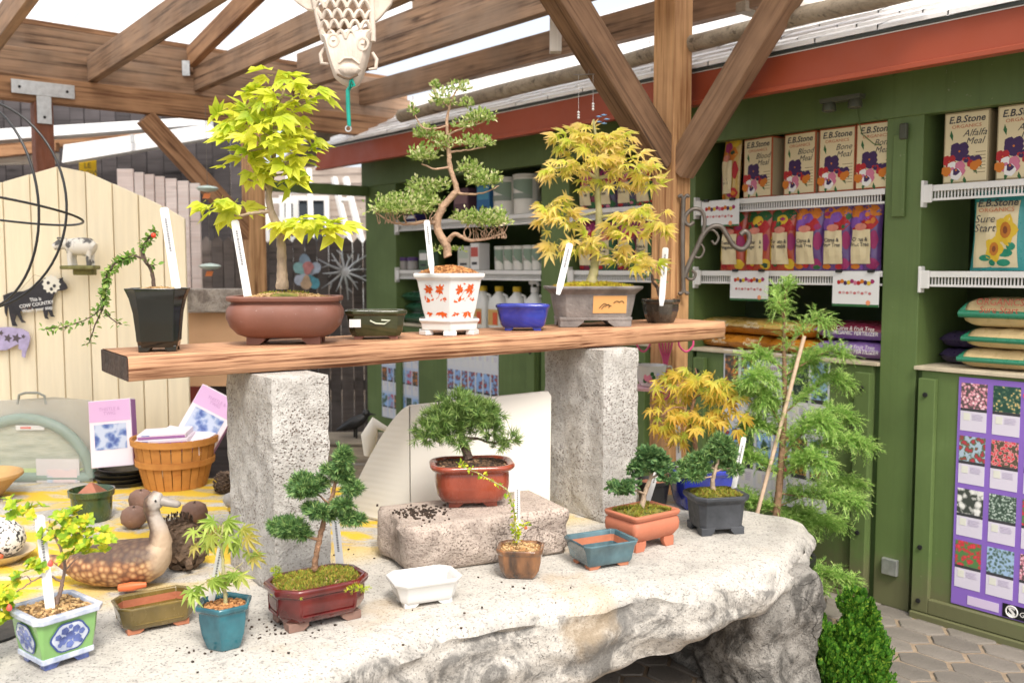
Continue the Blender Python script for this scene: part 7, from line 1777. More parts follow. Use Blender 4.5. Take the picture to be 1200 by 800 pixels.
ring = [(x, y, max(.02, z)) for x, y, z in ring]
obj('green_rim', MB().tube(ring, .026, 10, closed=True), mat('grey_green_plastic', (.20, .29, .24), .35, .1, 6, .05), t, smooth=60)
dk = [(x * .97 + cxp * .03, z * .97 + czp * .03) for x, y, z in ring]; obj('dish', MB().prism(list(reversed(dk)), -.006, .012), sheetg, t)
gz = wp(0, 548)[2]; obj('lime_insert', MB().prism([(cxp - .28, .022), (cxp + .22, .022), (cxp + .28, gz), (cxp - .29, gz)], -.016, -.008), flat((.52, .66, .28), .5), t)
lb_ = wp(38, 500); lbl = obj('product_label', MB().box((lb_[0], -.022, lb_[2]), (.135, .003, .022)), M['white_label'], t); obj('label_flash', MB().box((lb_[0] - .02, -.0245, lb_[2]), (.05, .002, .009)), flat((.7, .12, .08)), lbl)
c0_, c1_ = wp(48, 588), wp(96, 536); pc = obj('picture_card', MB().box(((c0_[0] + c1_[0]) / 2, -.03, (c0_[2] + c1_[2]) / 2), (c1_[0] - c0_[0], .004, c1_[2] - c0_[2])), flat((.66, .62, .62)), t)
obj('picture', MB().box(((c0_[0] + c1_[0]) / 2 + .02, -.033, (c0_[2] + c1_[2]) / 2 - .02), ((c1_[0] - c0_[0]) * .7, .003, (c1_[2] - c0_[2]) * .72)), photo_mat('print_pale_blue', [(.62, .68, .78), (.45, .55, .68), (.75, .6, .6)], 14), pc)
mbp = MB(); nu, nv = 22, 14; vs = []
for j in range(nv + 1):
    for i in range(nu + 1):
        u, v_ = i / nu, j / nv; x = bpts[0][0] + (bpts[1][0] + .01 - bpts[0][0]) * u; z = .004 + (bpts[4][2] + .01) * v_
        vs.append((x, -.045 - .02 * math.sin(math.pi * u) * math.sin(math.pi * v_) + .008 * fbm((x, z, 0), 12), z))
mbp.add(vs, [(j * (nu + 1) + i, j * (nu + 1) + i + 1, (j + 1) * (nu + 1) + i + 1, (j + 1) * (nu + 1) + i) for j in range(nv) for i in range(nu)])
obj('clear_wrap', mbp, clear_mat('clear_plastic_wrap', (.70, .72, .68), .8), t, smooth=60)
h0 = wp(40, 468); obj('carry_handle', MB().tube([(h0[0] - .07, -.02, h0[2] - .02), (h0[0] - .06, -.02, h0[2] + .025), (h0[0] - .03, -.02, h0[2] + .035), (h0[0] + .03, -.02, h0[2] + .035), (h0[0] + .06, -.02, h0[2] + .02), (h0[0] + .065, -.02, h0[2] - .02)], .006, 8), mat('grey_handle', (.22, .23, .20), .5, .1, 5, 0), t, smooth=60)
# black coiled tray pile with lilac carton on top
p = at_table(145, 576)
t = thing('pot_trays', 'pile of black plastic saucers under the lilac carton', 'saucers', (D(146, 560, 4.4).x, 4.4, TZ))
zt = 0
for i in range(4):
    r_ = .125 - .004 * (i % 2); hh = D(146, 546, 4.4).z - TZ; dz = hh / 4 - .001
    obj('saucer', MB().lathe([(r_ * .9, zt + .001), (r_, zt + dz * .8), (r_ * 1.02, zt + dz), (r_ * .97, zt + dz), (r_ * .85, zt + dz * .3)], 28, (random.uniform(-.01, .01), random.uniform(-.01, .01), 0)), BLKPL, t, smooth=40); zt += dz + .001
LIL = flat((.66, .42, .66), .5); LILW = flat((.78, .70, .76), .5); DEEP = flat((.36, .16, .38), .5)
def lilac_box(loc, rot, w, h, d, label, pic=True):
    t = thing('lilac_carton', label, 'carton', loc, 0, 'lilac picture cartons'); 
    c = obj('carton_body', MB().box((0, 0, h / 2), (w, d, h)), LILW, t, bevel=.003); c.rotation_euler = rot
    obj('lilac_top', MB().prism([(-w / 2 + .003, h * .68), (w / 2 - .003, h * .68), (w / 2 - .003, h - .003), (-w / 2 + .003, h - .003)], -d / 2 - .0014, -d / 2 - .0004), LIL, c)
    if pic: obj('picture', MB().prism([(-w * .38, h * .26), (w * .38, h * .26), (w * .38, h * .64), (-w * .38, h * .64)], -d / 2 - .0014, -d / 2 - .0004), photo_mat('print_blue_dove', [(.06, .10, .32), (.20, .28, .52), (.50, .56, .70)], 22), c)
    text('THISTLE &\nTWIG', h * .07, flat((.50, .28, .50)), c, (0, -d / 2 - .002, h * .84), lead=.9)
    obj('side_band', MB().box((w / 2 + .0008, 0, h * .5), (.0012, d * .9, h * .96)), DEEP, c)
    return t
q = D(135, 548, 4.38); lilac_box((q.x, 4.38, TZ + D(146, 546, 4.4).z - TZ + .003), (R(-9), R(-5), 0), .20, .315, .06, 'lilac carton with a blue picture standing on black saucers')
# bushel basket with cartons
bq = at_table(205, 578); bq = Vector((D(206, 560, 4.36).x, 4.36, TZ))
t = thing('bushel_basket', 'orange-brown slatted wooden bushel basket holding lilac cartons', 'basket', bq)
BSK = wood('basket_veneer', (.36, .13, .03), (.60, .27, .07), grain=3, along=3, rand=.12, bump=.15)
rt, rb, hb = .190, .140, .235
for k in range(24):
    a0 = 2 * math.pi * k / 24; a1 = a0 + 2 * math.pi / 24 * .90; mb = MB(); rings = []
    for z, rr_ in ((.001, rb), (hb * .5, (rb + rt) / 2 + .004), (hb, rt)):
        rings.append([((rr_ + o_) * math.cos(a), (rr_ + o_) * math.sin(a), z) for o_, a in ((0, a0), (0, (a0 + a1) / 2), (0, a1), (-.004, a1), (-.004, (a0 + a1) / 2), (-.004, a0))])
    mb.loft(rings); obj('slat', mb, BSK, t)
for z, rr_ in ((hb - .016, rt + .002), (hb * .52, (rb + rt) / 2 + .009)):
    obj('hoop', MB().lathe([(rr_ - .003, z - .014), (rr_ + .004, z - .014), (rr_ + .0065, z + .014), (rr_ - .0005, z + .014)], 40, cap0=False, cap1=False), BSK, t, smooth=40)
obj('base', MB().lathe([(rb - .005, .004), (rb - .005, .012)], 24), BSK, t)
zin = TZ + .016
lilac_box((bq.x + .06, bq.y + .04, TZ + hb - .075), (R(-12), R(28), R(0)), .20, .30, .05, 'lilac carton tilted up out of the basket')
def flat_carton(dx, dy, z, rot, label, w=.24, d=.16, h=.035):
    t = thing('lilac_carton', label, 'carton', (bq.x + dx, bq.y + dy, z), 0, 'lilac picture cartons'); c = obj('carton_body', MB().box((0, 0, h / 2), (w, d, h)), LILW, t, bevel=.003); c.rotation_euler = rot
    obj('purple_edge', MB().box((0, -d / 2 - .0008, h * .3), (w * .96, .0012, h * .5)), DEEP, c); obj('lettering_mark', MB().box((-w * .32, -d / 2 - .0008, h * .78), (w * .16, .0014, h * .18)), flat((.2, .25, .55)), c)
flat_carton(.045, -.0, TZ + hb - .05, (R(10), R(6), R(-14)), 'lilac carton lying under the tilted one in the basket', .25, .15, .06)
flat_carton(-.02, -.06, TZ + hb - .02, (R(4), R(-3), R(4)), 'white-edged lilac carton lying across the basket front', .24, .14, .03)
flat_carton(-.02, -.058, TZ + hb + .012, (R(4), R(-3), R(4)), 'topmost white-edged lilac carton on the basket rim', .22, .13, .022)
obj('carton_filler', MB().lathe([(.16, hb - .11), (.16, hb - .06)], 20), mat('brown_packing', (.30, .2, .1), .9, .3, 20, .4), t)
# green pot with copper pyramid
q = at_table(108, 606)
t = thing('green_pot', 'dark green ribbed pot holding a copper pyramid', 'pot', (D(108, 600, 3.75).x, 3.75, TZ))
GR2 = glaze('dark_green_pot_glaze', (.02, .05, .02), (.05, .09, .035), .2, .3, 14)
obj('pot', MB().lathe([(.068, 0), (.075, .02), (.080, .10), (.088, .103), (.090, .125), (.083, .127), (.076, .11), (.06, .06)], 28), GR2, t, smooth=40)
obj('pyramid', MB().loft([[(x, y, .10) for x, y in section(.055, .055, .006, 2)], [(x, y, .152) for x, y in section(.006, .006, .002, 2)]]), mat('worn_copper', (.38, .15, .09), .4, .2, 14, .1, metal=.4), t, bevel=.003)
# terracotta bird dish and speckled hen at the left edge
q = D(-22, 580, 4.1)
t = thing('bird_dish', 'tan terracotta bowl beside the packaged dish', 'bowl', (q.x, 4.1, TZ))
obj('bowl', MB().lathe([(.07, .001), (.09, .02), (.14, .075), (.172, .10), (.172, .112), (.16, .115), (.12, .085), (.001, .04)], 30), mat('tan_clay', (.50, .30, .12), .7, .15, 8, .15), t, smooth=50)
q = at_table(5, 664)
t = thing('speckled_hen', 'black and white speckled hen ornament on a tan dish', 'ornament', (q.x - .045, q.y + .06, TZ))
SPK = mat('hen_speckle', (.72, .70, .66), .5, .05, 8, .05, speck=(70, .52, (.03, .03, .03)))
obj('dish', MB().lathe([(.06, 0), (.07, .01), (.11, .035), (.113, .04), (.10, .036), (.06, .016), (.001, .014)], 30), mat('tan_dish', (.56, .45, .30), .5, .1, 8, .05), t, smooth=50)
obj('body', MB().lathe([(.03, .02), (.065, .04), (.078, .075), (.070, .11), (.045, .14), (.015, .155), (.001, .157)], 24, sx=1.1), SPK, t, smooth=60)
obj('head', MB().lathe([(.001, -.03), (.02, -.018), (.026, .0), (.018, .02), (.001, .028)], 14, (-.085, 0, .165)).tube([(-.06, 0, .12), (-.085, 0, .165)], [.03, .02], 10), SPK, t, smooth=60)
obj('red_foot', MB().tube([(.02, -.075, .045), (.05, -.08, .042)], [.012, .008], 8), flat((.65, .15, .06), .5), t, smooth=60)
# duck decoy
q = at_table(150, 697)
t = thing('duck_decoy', 'carved brown spotted duck decoy with grey head and red foot', 'decoy', (D(117, 690, 2.82).x, 2.95, TZ))
def duck_mat():
    m, nt, p, out = _new('duck_feathers'); v = _coord(nt)
    vo = nt.nodes.new('ShaderNodeTexVoronoi'); vo.inputs['Scale'].default_value = 55; nt.links.new(v, vo.inputs['Vector'])
    c = _ramp(nt, vo.outputs['Distance'], [(.15, (.60, .38, .18)), (.5, (.34, .16, .07)), (.75, (.16, .07, .035))])
    s = nt.nodes.new('ShaderNodeSeparateXYZ'); nt.links.new(v, s.inputs[0])
    back = _ramp(nt, _math(nt, 'ADD', s.outputs[2], _math(nt, 'MULTIPLY', _noise(nt, v, 30, 4), .05)), [(.115, 0), (.135, .85)])
    c = _mix(nt, back, c, (.055, .035, .028))
    x = _ramp(nt, _math(nt, 'ADD', s.outputs[0], _math(nt, 'MULTIPLY', _noise(nt, v, 25, 4), .05)), [(.14, 0), (.175, 1)])
    c = _mix(nt, x, c, (.46, .34, .23)); hd = _ramp(nt, s.outputs[2], [(.17, 0), (.23, 1)]); c = _mix(nt, _math(nt, 'MULTIPLY', hd, x), c, (.48, .45, .42))
    nt.links.new(c, p.inputs['Base Color']); p.inputs['Roughness'].default_value = .6; _bump(nt, p, vo.outputs['Distance'], .3, .006); return m
DUCK = duck_mat(); kx = 2.9 / FPX
def dp(a, b): return ((a - 140) * kx, 0, (697 - b) * kx)
mb = MB(); rings = []
for x, zc_, rz_, ry_ in ((-.175, .07, .006, .01), (-.16, .068, .025, .03), (-.12, .070, .050, .06), (-.06, .072, .068, .08), (.0, .074, .072, .088), (.06, .078, .074, .086), (.11, .085, .070, .076), (.145, .095, .058, .058), (.165, .105, .04, .036), (.172, .11, .01, .01)):
    rings.append([(x, ry_ * math.cos(2 * math.pi * j / 24), max(.002, zc_ + rz_ * math.sin(2 * math.pi * j / 24))) for j in range(24)])
mb.loft(rings)
nk = [(.125, .10, .045), (.142, .15, .036), (.136, .19, .027), (.122, .225, .023), (.115, .25, .025), (.122, .272, .031), (.135, .283, .029), (.148, .285, .018)]
mb.tube([(x + .0, 0, z) for x, z, r_ in nk], [r_ for x, z, r_ in nk], 16)
obj('body', mb, DUCK, t, smooth=70)
obj('bill', MB().tube([(.15, 0, .277), (.175, 0, .27), (.20, 0, .266), (.208, 0, .266)], [.017, .013, .012, .006], 12).xf(Matrix.Scale(1, 4)), mat('grey_bill', (.30, .27, .24), .5, .1, 8, 0), t, smooth=60)
for s in (-1, 1): obj('eye', MB().lathe([(.001, -.004), (.004, 0), (.001, .004)], 10, (.140, s * .028, .284)), M['bolt'], t, smooth=60)
obj('tail', MB().prism([(-.225, .10), (-.16, .05), (-.15, .09)], -.02, .02), DUCK, t, bevel=.006)
obj('foot', MB().tube([(.04, -.085, .022), (.08, -.082, .026), (.12, -.07, .028)], [.012, .015, .008], 10), flat((.60, .14, .05), .45), t, smooth=60)
# second duck mostly hidden behind the left pillar
q = D(262, 600, 3.55)
t = thing('duck_decoy', 'small speckled duck decoy with yellow collar half hidden by the pillar', 'decoy', (q.x + .09, 3.62, TZ))
mb = MB().tube([(-.0, 0, .05), (.06, 0, .06), (.13, 0, .07), (.19, 0, .09)], [.04, .06, .06, .02], 14); obj('body', mb, mat('duck_pale', (.58, .46, .38), .6, .25, 40, .2), t, smooth=60)
hm_ = MB().lathe([(.001, -.034), (.024, -.022), (.035, 0), (.028, .022), (.001, .034)], 16, (-.075, -.01, .115)); obj('head', hm_, mat('duck_grey', (.50, .46, .42), .6, .2, 30, .1), t, smooth=60)
obj('collar', MB().lathe([(.028, -.01), (.034, 0), (.028, .01)], 16, (-.06, -.01, .082)), flat((.70, .45, .05)), t, smooth=60); obj('neck', MB().tube([(-.06, -.01, .08), (-.04, 0, .04), (-.01, 0, .03)], [.03, .034, .03], 12), mat('duck_brown', (.13, .06, .03), .6, .2, 20, .1), t, smooth=60)
# brown seed pods / clay apples and pine cones
POD = mat('brown_seed_pod', (.20, .115, .085), .75, .2, 12, .3, 60, speck=(40, .64, (.30, .20, .16)))
def pod(px, py, Y, r_, label):
    p = D(px, py, Y); t = thing('seed_pod', label, 'seed pod', (p.x, Y, TZ), 0, 'round brown seed pods')
    obj('shell', MB().lathe([(.001, .001), (r_ * .5, .005), (r_ * .93, r_ * .5), (r_, r_ * .95), (r_ * .86, r_ * 1.45), (r_ * .45, r_ * 1.72), (r_ * .16, r_ * 1.66), (.001, r_ * 1.58)], 24), POD, t, smooth=70)
    obj('stalk', MB().tube([(0, 0, r_ * 1.58), (.004, -.004, r_ * 1.8)], [.006, .003], 6), TRUNK_DK, t); return t
pod(157, 612, 3.62, .05, 'brown seed pod behind the duck head, lower of two'); pod(165, 585, 3.9, .05, 'brown seed pod behind the duck head, farther of two'); pod(228, 606, 3.68, .052, 'round brown seed pod beside the basket and pillar')
pod(256, 607, 3.4, .03, 'smallest brown seed pod tucked against the pillar')
CONE = mat('pine_cone_brown', (.13, .085, .055), .85, .4, 25, .5, 90)
def cone(px, py, Y, L, r_, label, rz, tiltv=1.1):
    p = D(px, py, Y); t = thing('pine_cone', label, 'pine cone', (p.x, Y, TZ), rz, 'pine cones')
    mb = MB(); core = MB(); R_ = Matrix.Translation((0, 0, r_ * .98)) @ Matrix.Rotation(tiltv, 4, 'Y')
    core.lathe([(.001, -L / 2), (r_ * .6, -L * .35), (r_ * .8, -.1 * L), (r_ * .6, L * .25), (.001, L / 2)], 14); core.xf(R_); obj('core', core, CONE, t, smooth=60)
    n = 90
    for i in range(n):
        f_ = (i + .5) / n; a = i * 2.39996; z = -L / 2 + L * f_; rr_ = r_ * .78 * math.sin(math.pi * min(.97, .08 + .9 * f_)) ** .7
        x, y = rr_ * math.cos(a), rr_ * math.sin(a); s = r_ * .34; u = Vector((math.cos(a), math.sin(a), .45)).normalized(); w = Vector((-math.sin(a), math.cos(a), 0)); c = Vector((x, y, z))
        mb.add([c - w * s * .6, c + w * s * .6, c + u * s + w * s * .55, c + u * s * 1.25, c + u * s - w * s * .55, c + u * s * .8 + Vector((0, 0, s * .3))], [(0, 1, 2, 5), (5, 2, 3), (5, 3, 4), (0, 5, 4)])
    mb.xf(R_); mb.v = [(x, y, max(.001, z)) for x, y, z in mb.v]; o = obj('scales', mb, CONE, t, smooth=40); o['kind'] = 'stuff'
    obj('stub', MB().tube([tuple(R_ @ Vector((0, 0, -L / 2 + .005))), tuple(R_ @ Vector((0, 0, -L / 2 - .02)))], .012, 8), CONE, t)
cone(216, 652, 3.12, .15, .075, 'large brown pine cone beside the duck neck', R(120)); cone(206, 618, 3.38, .13, .06, 'dark pine cone lying behind the large one', R(30))
cone(262, 560, 4.2, .10, .045, 'dark pine cone standing behind the pillar by the basket', 0, .2)
q = at_table(80, 693); tag(obj('stone', rockbox((.07, .05, .03), .014, 8, .012, 20, 3).xf(Matrix.Translation((0, 0, .015))), mat('brown_stone', (.30, .22, .17), .85, .3, 15, .4), loc=(D(74, 690, 2.72).x, 2.76, TZ), rz=.4, smooth=60), 'small brown stone under the duck tail', 'stone')

# ------------------------------------------------------------------ hanging carved fish with lattice scales
fy = 2.45
fo = D(403, 40, fy)
fish = thing('hanging_fish', 'carved pale wooden fish with pierced scales hanging head down', 'ornament', fo)
FW = mat('pale_carved_wood', (.56, .48, .40), .7, .14, 10, .25, 50, stretch=(3, 3, 1)); kf = fy / FPX
def fp(a, b, dy=0): return ((a - 403) * kf, dy, (40 - b) * kf)
# head block
hd = [(380, 52), (428, 50), (432, 38), (434, 70), (428, 88), (420, 97), (411, 100), (400, 97), (391, 89), (386, 72), (378, 48)]
hp = [(378, 42), (386, 72), (390, 84), (392, 90), (400, 96), (410, 101), (419, 97), (424, 88), (430, 70), (437, 36)]
mb = MB(); rings = []
for sc_, dy in ((.80, -.036), (.95, -.026), (1.0, -.010), (1.0, .012), (.9, .024)):
    cxh, czh = fp(408, 66)[0], fp(408, 66)[2]; rings.append([((fp(a, b)[0] - cxh) * sc_ + cxh, dy, (fp(a, b)[2] - czh) * sc_ + czh) for a, b in hp])
mb.loft(rings); obj('head', mb, FW, fish, smooth=50)
for (a, b) in ((394, 51), (427, 55)):
    x, y, z = fp(a, b, -.034); obj('eye', MB().tube([(x + .013 * math.cos(t_), y, z + .015 * math.sin(t_)) for t_ in [2 * math.pi * i / 16 for i in range(16)]], .004, 6, closed=True).lathe([(.001, -.003), (.006, 0), (.001, .003)], 10, (x, y, z)), FW, fish, smooth=60)
obj('mouth', MB().tube([fp(398, 89, -.038), fp(406, 93, -.041), (fp(412, 94, -.041)), fp(421, 89, -.038)], .0032, 6), flat((.12, .08, .05), .8), fish)
obj('snout', MB().lathe([(.001, -.02), (.022, -.012), (.03, .0), (.02, .012), (.001, .018)], 16, fp(411, 83, -.028), sy=.7), FW, fish, smooth=60)
obj('brow', MB().tube([fp(400, 76, -.036), fp(406, 71, -.040), fp(415, 71, -.040), fp(423, 77, -.036)], .0035, 6), FW, fish, smooth=60)
for s, (a, b) in ((-1, (380, 66)), (1, (438, 72))):
    obj('barbel', MB().tube([fp(a - s * 2, b - 10, -.01), fp(a + s * 3, b - 2, -.012), fp(a + s * 2, b + 8, -.012), fp(a - s * 6, b + 9, -.012)], [.004, .005, .005, .003], 8), FW, fish, smooth=60)
# pierced body: rows of arched scales
L0 = [(386, -14), (378, 45)]; 
def bodyx(py, t):       # left and right edges of the body at photo row py
    a = 368 + (386 - 368) * (py + 14) / 80; b = 434 + (437 - 434) * (py + 14) / 80
    return a + (b - a) * t
for row in range(6):
    py = -20 + row * 11.5; n = 5; odd = row % 2
    for i in range(n + odd):
        t0 = (i - .5 * odd) / n; t1 = t0 + 1 / n; t0c, t1c = max(0, t0), min(1, t1)
        if t1c - t0c < .05: continue
        pts = []
        for k in range(9):
            t = t0c + (t1c - t0c) * k / 8; arch = math.sin(math.pi * ((t - t0) / (t1 - t0))); x, y, z = fp(bodyx(py, t), py + 11.5 - arch * 9, -.018 - .016 * math.sin(math.pi * min(1, max(0, t)))); pts.append((x, y, z))
        obj('scale', MB().tube(pts, .0052, 6), FW, fish, smooth=60)
for s in (0, 1): obj('body_edge', MB().tube([fp(bodyx(py, s) + (1 if s else -1), py, -.015) for py in (-26, -5, 15, 35, 50)], [.008, .008, .008, .008, .007], 8), FW, fish, smooth=60)
fl_ = [(374, 16), (362, 14), (350, 6), (340, -4), (352, -26), (368, -26)]; fr_ = [(437, 30), (446, 22), (458, 8), (463, -8), (452, -26), (434, -26)]
obj('fin', MB().prism([(fp(a, b)[0], fp(a, b)[2]) for a, b in fl_], -.012, .004), FW, fish, bevel=.003); obj('fin', MB().prism([(fp(a, b)[0], fp(a, b)[2]) for a, b in fr_[::-1]], -.012, .004), FW, fish, bevel=.003)
obj('tail', MB().prism([(fp(a, b)[0], fp(a, b)[2]) for a, b in ((372, -24), (432, -24), (450, -90), (402, -70), (352, -90))], -.01, .01), FW, fish, bevel=.004)
obj('hanging_cord', MB().tube([fp(403, -70, 0), fp(403, -330, 0)], .003, 6), flat((.4, .35, .25)), fish)
RIB = mat('green_ribbon', (.0, .27, .20), .5, .15, 20, .1)
obj('ribbon', MB().tube([fp(414, 99, -.03), fp(409, 106, -.03), fp(409, 125, -.03), fp(410, 146, -.03)], [.005, .0055, .0055, .005], 8).tube([fp(414, 94, -.036), fp(417, 101, -.034), fp(411, 104, -.036), fp(413, 95, -.038)], .0035, 6), RIB, fish, smooth=60)
xx, yy, zz_ = fp(409, 149, -.03); obj('ring', MB().tube([(xx + .007 * math.cos(t_), yy, zz_ + .007 * math.sin(t_)) for t_ in [2 * math.pi * i / 16 for i in range(16)]], .002, 6, closed=True), M['steel'], fish, smooth=60)

# ------------------------------------------------------------------ iron scroll bracket, rack, cup on the timber post
nU = -U; bp = Vector((PQ.x, PQ.y, 0)) + Vector((.633, -.774, 0)) * .067
br = thing('scroll_bracket', 'grey wrought iron scroll plant bracket fixed to the timber post', 'bracket', (bp.x, bp.y, D(800, 345, bp.y).z), 0)
def bq_(a, b, dy=0.): p = D(a, b, bp.y - .03 + dy); return Vector((p.x - bp.x, p.y - bp.y, p.z - br.location.z))
def smooth_pts(pts, k=6):
    q = [Vector(p) for p in pts]; o_ = []
    for i in range(len(q) - 1):
        p0, p1, p2, p3 = q[max(i - 1, 0)], q[i], q[i + 1], q[min(i + 2, len(q) - 1)]
        for j in range(k):
            t = j / k; o_.append(.5 * ((2 * p1) + (p2 - p0) * t + (2 * p0 - 5 * p1 + 4 * p2 - p3) * t * t + (3 * p1 - p0 - 3 * p2 + p3) * t ** 3))
    return o_ + [q[-1]]
def scroll(name, pts, r_): return obj(name, MB().tube(smooth_pts([bq_(a, b) for a, b in pts]), r_, 10), M['iron'], br, smooth=60)
scroll('back_bar', [(801, 232), (800, 285), (801, 343)], .011)
scroll('curl', [(795, 231), (798, 229), (801, 233), (805, 229), (808, 231)], .008); scroll('curl', [(795, 343), (798, 344), (801, 340), (805, 344), (807, 342)], .008)
scroll('main_arm', [(802, 325), (808, 308), (816, 292), (824, 275), (834, 266), (845, 266), (852, 276), (860, 288), (870, 292), (877, 285), (878, 276), (873, 271), (868, 275)], .0125)
scroll('upper_scroll', [(824, 272), (826, 258), (822, 247), (812, 245), (804, 252), (803, 260), (808, 264), (813, 260)], .0095)
scroll('inner_curl', [(826, 270), (836, 270), (842, 278), (838, 286), (834, 282)], .006); scroll('inner_curl', [(812, 300), (820, 302), (825, 294), (822, 287), (816, 288)], .006); scroll('lower_curl', [(804, 318), (806, 326), (812, 327), (815, 321), (811, 317)], .007)
# pink wire cup rack with teacup
PKM = flat((.72, .10, .26), .35); rp = D(780, 430, 4.48)
rk = thing('cup_rack', 'pink wire cup rack hung on the timber post', 'rack', rp)
def rq(a, b, dy=0.): p = D(a, b, 4.48 + dy); return p - rp
for x0 in (-4, -2, 0, 2, 4): obj('wire', MB().tube(smooth_pts([rq(780 + x0 * 2.2, 396), rq(780 + x0 * 1.6, 408), rq(780 + x0 * .5, 424), rq(780 + x0 * .4, 440)]), .0045, 6), PKM, rk, smooth=60)
for cx0, r_ in ((754, 7), (804, 8)): obj('hook', MB().tube(smooth_pts([rq(cx0 - r_, 396), rq(cx0 - r_, 405), rq(cx0, 412), rq(cx0 + r_, 405), rq(cx0 + r_, 396)]), .005, 8), PKM, rk, smooth=60)
obj('cross_wire', MB().tube([rq(744, 396), rq(815, 395)], .005, 6), PKM, rk); obj('stem', MB().tube(smooth_pts([rq(780, 436), rq(781, 450), rq(776, 462), rq(768, 468)]), .009, 8), PKM, rk, smooth=60)
obj('loop', MB().tube(smooth_pts([rq(768, 460), rq(772, 470), rq(782, 466), rq(786, 458)]), .004, 6), PKM, rk, smooth=60)
cp = D(762, 452, 4.40); zc_ = .0
cup = thing('teacup', 'white teacup painted with roses on a pink wire shelf', 'cup', cp)
kc = 4.4 / FPX; rc = 20 * kc
cb_ = obj('cup_body', MB().lathe([(rc * .55, .001), (rc * .62, .006), (rc * .85, 12 * kc), (rc, 25 * kc), (rc * .96, 25 * kc), (rc * .8, 12 * kc), (.001, .01)], 26), PORC, cup, smooth=50)
obj('handle', MB().tube(smooth_pts([(rc * .93, 0, 22 * kc), (rc * 1.22, 0, 23 * kc), (rc * 1.25, 0, 14 * kc), (rc * .86, 0, 9 * kc)]), .0045, 8), PORC, cup, smooth=60)
pr_ = MB()
for (an, z, r_, mi) in ((250, 12, 5, 0), (262, 9, 4, 0), (275, 12, 2.5, 1), (290, 15, 2.5, 2), (268, 16, 2.5, 1), (240, 8, 3, 1), (300, 10, 2, 1)):
    a = R(an); d = rc * (.83 + .17 * (z - 9) / 14) + .0015; pts = []
    for i in range(9):
        th = 2 * math.pi * i / 9; aa = a + r_ * kc * math.cos(th) / rc; pts.append(((d + .0003 * mi) * math.cos(aa), (d + .0003 * mi) * math.sin(aa), (z + r_ * math.sin(th)) * kc))
    pr_.add(pts, [tuple(range(9))], mi)
obj('rose_print', pr_, [flat((.75, .25, .35)), LEAFG, flat((.5, .5, .75))], cb_)
tag(obj('cup_shelf', MB().lathe([(rc * 1.3, -.014), (rc * 1.35, -.002), (rc * 1.3, -.001), (.001, -.001)], 26, (0, 0, 0)), flat((.75, .45, .50), .4), None, smooth=40, loc=cp), 'pale pink round saucer under the teacup', 'saucer')

# ------------------------------------------------------------------ weeping conifer in a pot beside the table, small thuja
w = D(905, 640, 4.02)
r = thing('weeping_conifer', 'tall feathery weeping conifer tied to a stake behind the table end', 'conifer', (w.x, 4.02, .02))
obj('pot', MB().lathe([(.13, .0), (.14, .02), (.17, .28), (.185, .285), (.185, .31), (.17, .31), (.16, .26)], 28), BLKPL, r, smooth=40); obj('soil', MB().lathe([(.165, .27), (.08, .28), (.001, .282)], 20, cap0=False), SOIL, r, smooth=70)
pl = Plant(r, 905, PX((w.x, 4.02, .02))[1])
limb = [[(905, 700, 5, 0), (908, 620, 4.5, 0), (913, 540, 4, 0), (916, 470, 3.2, 0), (914, 420, 2.4, 0), (913, 380, 1.8, 0), (914, 345, 1.2, 0), (918, 335, .8, 0)], [(914, 375, 1.2, 0), (910, 355, 1, .02), (905, 342, .6, .03)]]
tips = []
for (py_, L, s, dz) in ((375, 14, -1, -22), (415, 52, 1, -42), (430, 40, -1, -15), (440, 72, 1, -30), (455, 48, -1, -18), (485, 84, 1, -40), (475, 46, -1, -16), (515, 86, 1, -30), (510, 42, -1, -15), (545, 100, 1, -30), (555, 60, -1, -25), (590, 105, 1, -20), (600, 55, -1, -15), (630, 80, 1, -10), (640, 60, -1, 0), (665, 70, 1, 0), (560, 40, 1, -30), (610, 50, 1, 0), (690, 60, 1, 10), (535, 50, 1, -45), (575, 85, 1, 5), (460, 45, 1, -40), (660, 40, 1, 20), (500, 30, -1, -40)):
    dyv = random.uniform(-.16, .16); x0 = 912; pts = [(x0, py_, 1.1, 0), (x0 + s * L * .4, py_ + dz * .6, .8, dyv * .4), (x0 + s * L * .75, py_ + dz, .6, dyv * .8), (x0 + s * L, py_ + dz * .9 + 6, .4, dyv)]
    limb.append(pts); tips.append(pts)
pl.limbs('trunk', limb, mat('conifer_bark', (.24, .14, .08), .9, .3, 30, .6))
acc = []
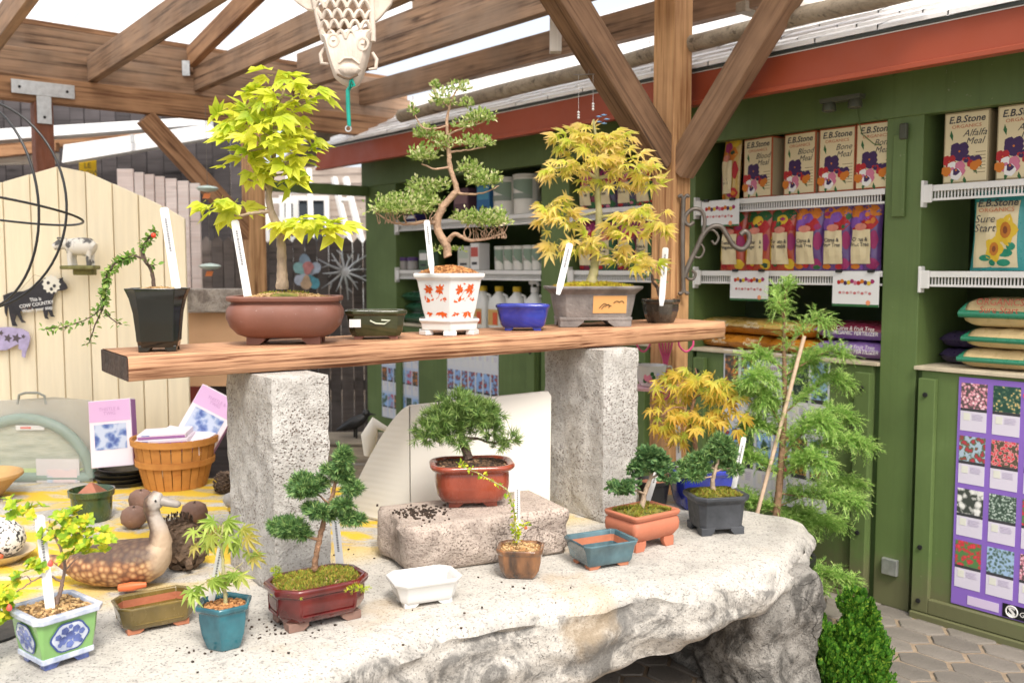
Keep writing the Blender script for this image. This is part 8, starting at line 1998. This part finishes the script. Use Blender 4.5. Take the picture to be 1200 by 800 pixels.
for pts in tips + [limb[0][4:], limb[0][4:], limb[1]]:
    n = (int(60 + 330 * max(0, min(1, (pts[0][1] - 380) / 130))) if pts in tips else 90); P_ = []; D_ = []
    for _ in range(n):
        t = (random.random() ** .7) * (len(pts) - 1); i = min(int(t), len(pts) - 2); a, b = Vector(pl.P(*pts[i][:2], pts[i][3])), Vector(pl.P(*pts[i + 1][:2], pts[i + 1][3])); p = a.lerp(b, t - i); ax = (b - a).normalized()
        d = ax * .6 + Vector((random.gauss(0, .7), random.gauss(0, .7), random.gauss(.5, .5))); P_.append(tuple(p)); D_.append(tuple(d))
    k = .75 if pts not in tips else 1
    acc.append(scatter(T_weep(5, .022, 22, len(acc)), P_, D_, RNG.uniform(.042 * k, .088 * k, n), np.array([(random.gauss(0, .2), random.gauss(0, .2), 1) for _ in range(n)])))
foliage('crown', r, LF_WEEP, acc)['kind'] = 'stuff'
st = [pl.P(898, 545, -.02), pl.P(934, 392, -.03)]; st0 = [pl.P(898 - 40, 545 + 170, -.01)] 
tag(obj('bamboo_stake', MB().tube([tuple(Vector(q_) + r.location) for q_ in (st0[0], st[0], st[1])], .009, 8), mat('bamboo_cane', (.58, .42, .30), .6, .15, 10, .1, stretch=(1, 1, 4)), None, smooth=60), 'pinkish bamboo cane staking the weeping conifer', 'stake')
w = G(1000, 806, .02)
r = thing('thuja', 'small bright green thuja shrub growing beside the stone table leg', 'shrub', (w.x, w.y, .012))
obj('pot', MB().lathe([(.07, .0), (.075, .01), (.095, .05), (.10, .052), (.09, .055), (.08, .04)], 20), BLKPL, r, smooth=40)
pl = Plant(r, 1000, 806)
pl.limbs('trunk', [[(1000, 806, 4, 0), (1000, 760, 2.5, 0), (998, 710, 1.2, 0), (997, 690, .6, 0)], [(1000, 790, 2, 0), (975, 750, 1.4, 0), (955, 710, .6, 0), (950, 695, .4, 0)]], TRUNK_BR)
TH = ((1002, 792, 38, 24, 0), (1010, 764, 28, 26, 0), (1004, 736, 17, 22, 0), (997, 708, 6, 20, 0), (1018, 718, 5, 16, 0), (974, 774, 16, 26, 0), (962, 742, 7, 22, 0), (952, 712, 3, 16, 0), (986, 704, 3, 13, 0), (985, 740, 8, 12, 0), (1030, 768, 9, 16, 0), (1024, 742, 6, 14, 0), (1006, 700, 3, 12, 0))
foliage('crown', r, LF_THU, tufts(pl, TH, T_spray(4, .10), (.020, .040), 1.3, 2.4, .3, jit=.28))['kind'] = 'stuff'
# dark grey stone on the paving and white stapled slips on conifer
q = G(952, 775, .03); tag(obj('field_stone', rockbox((.2, .16, .14), .05, 12, .04, 8, 2).xf(Matrix.Translation((0, 0, .07))), mat('dark_grey_stone', (.10, .10, .10), .85, .3, 12, .5), loc=(q.x, q.y + .08, .018), smooth=60), 'dark grey stone on the paving beside the table leg', 'stone')
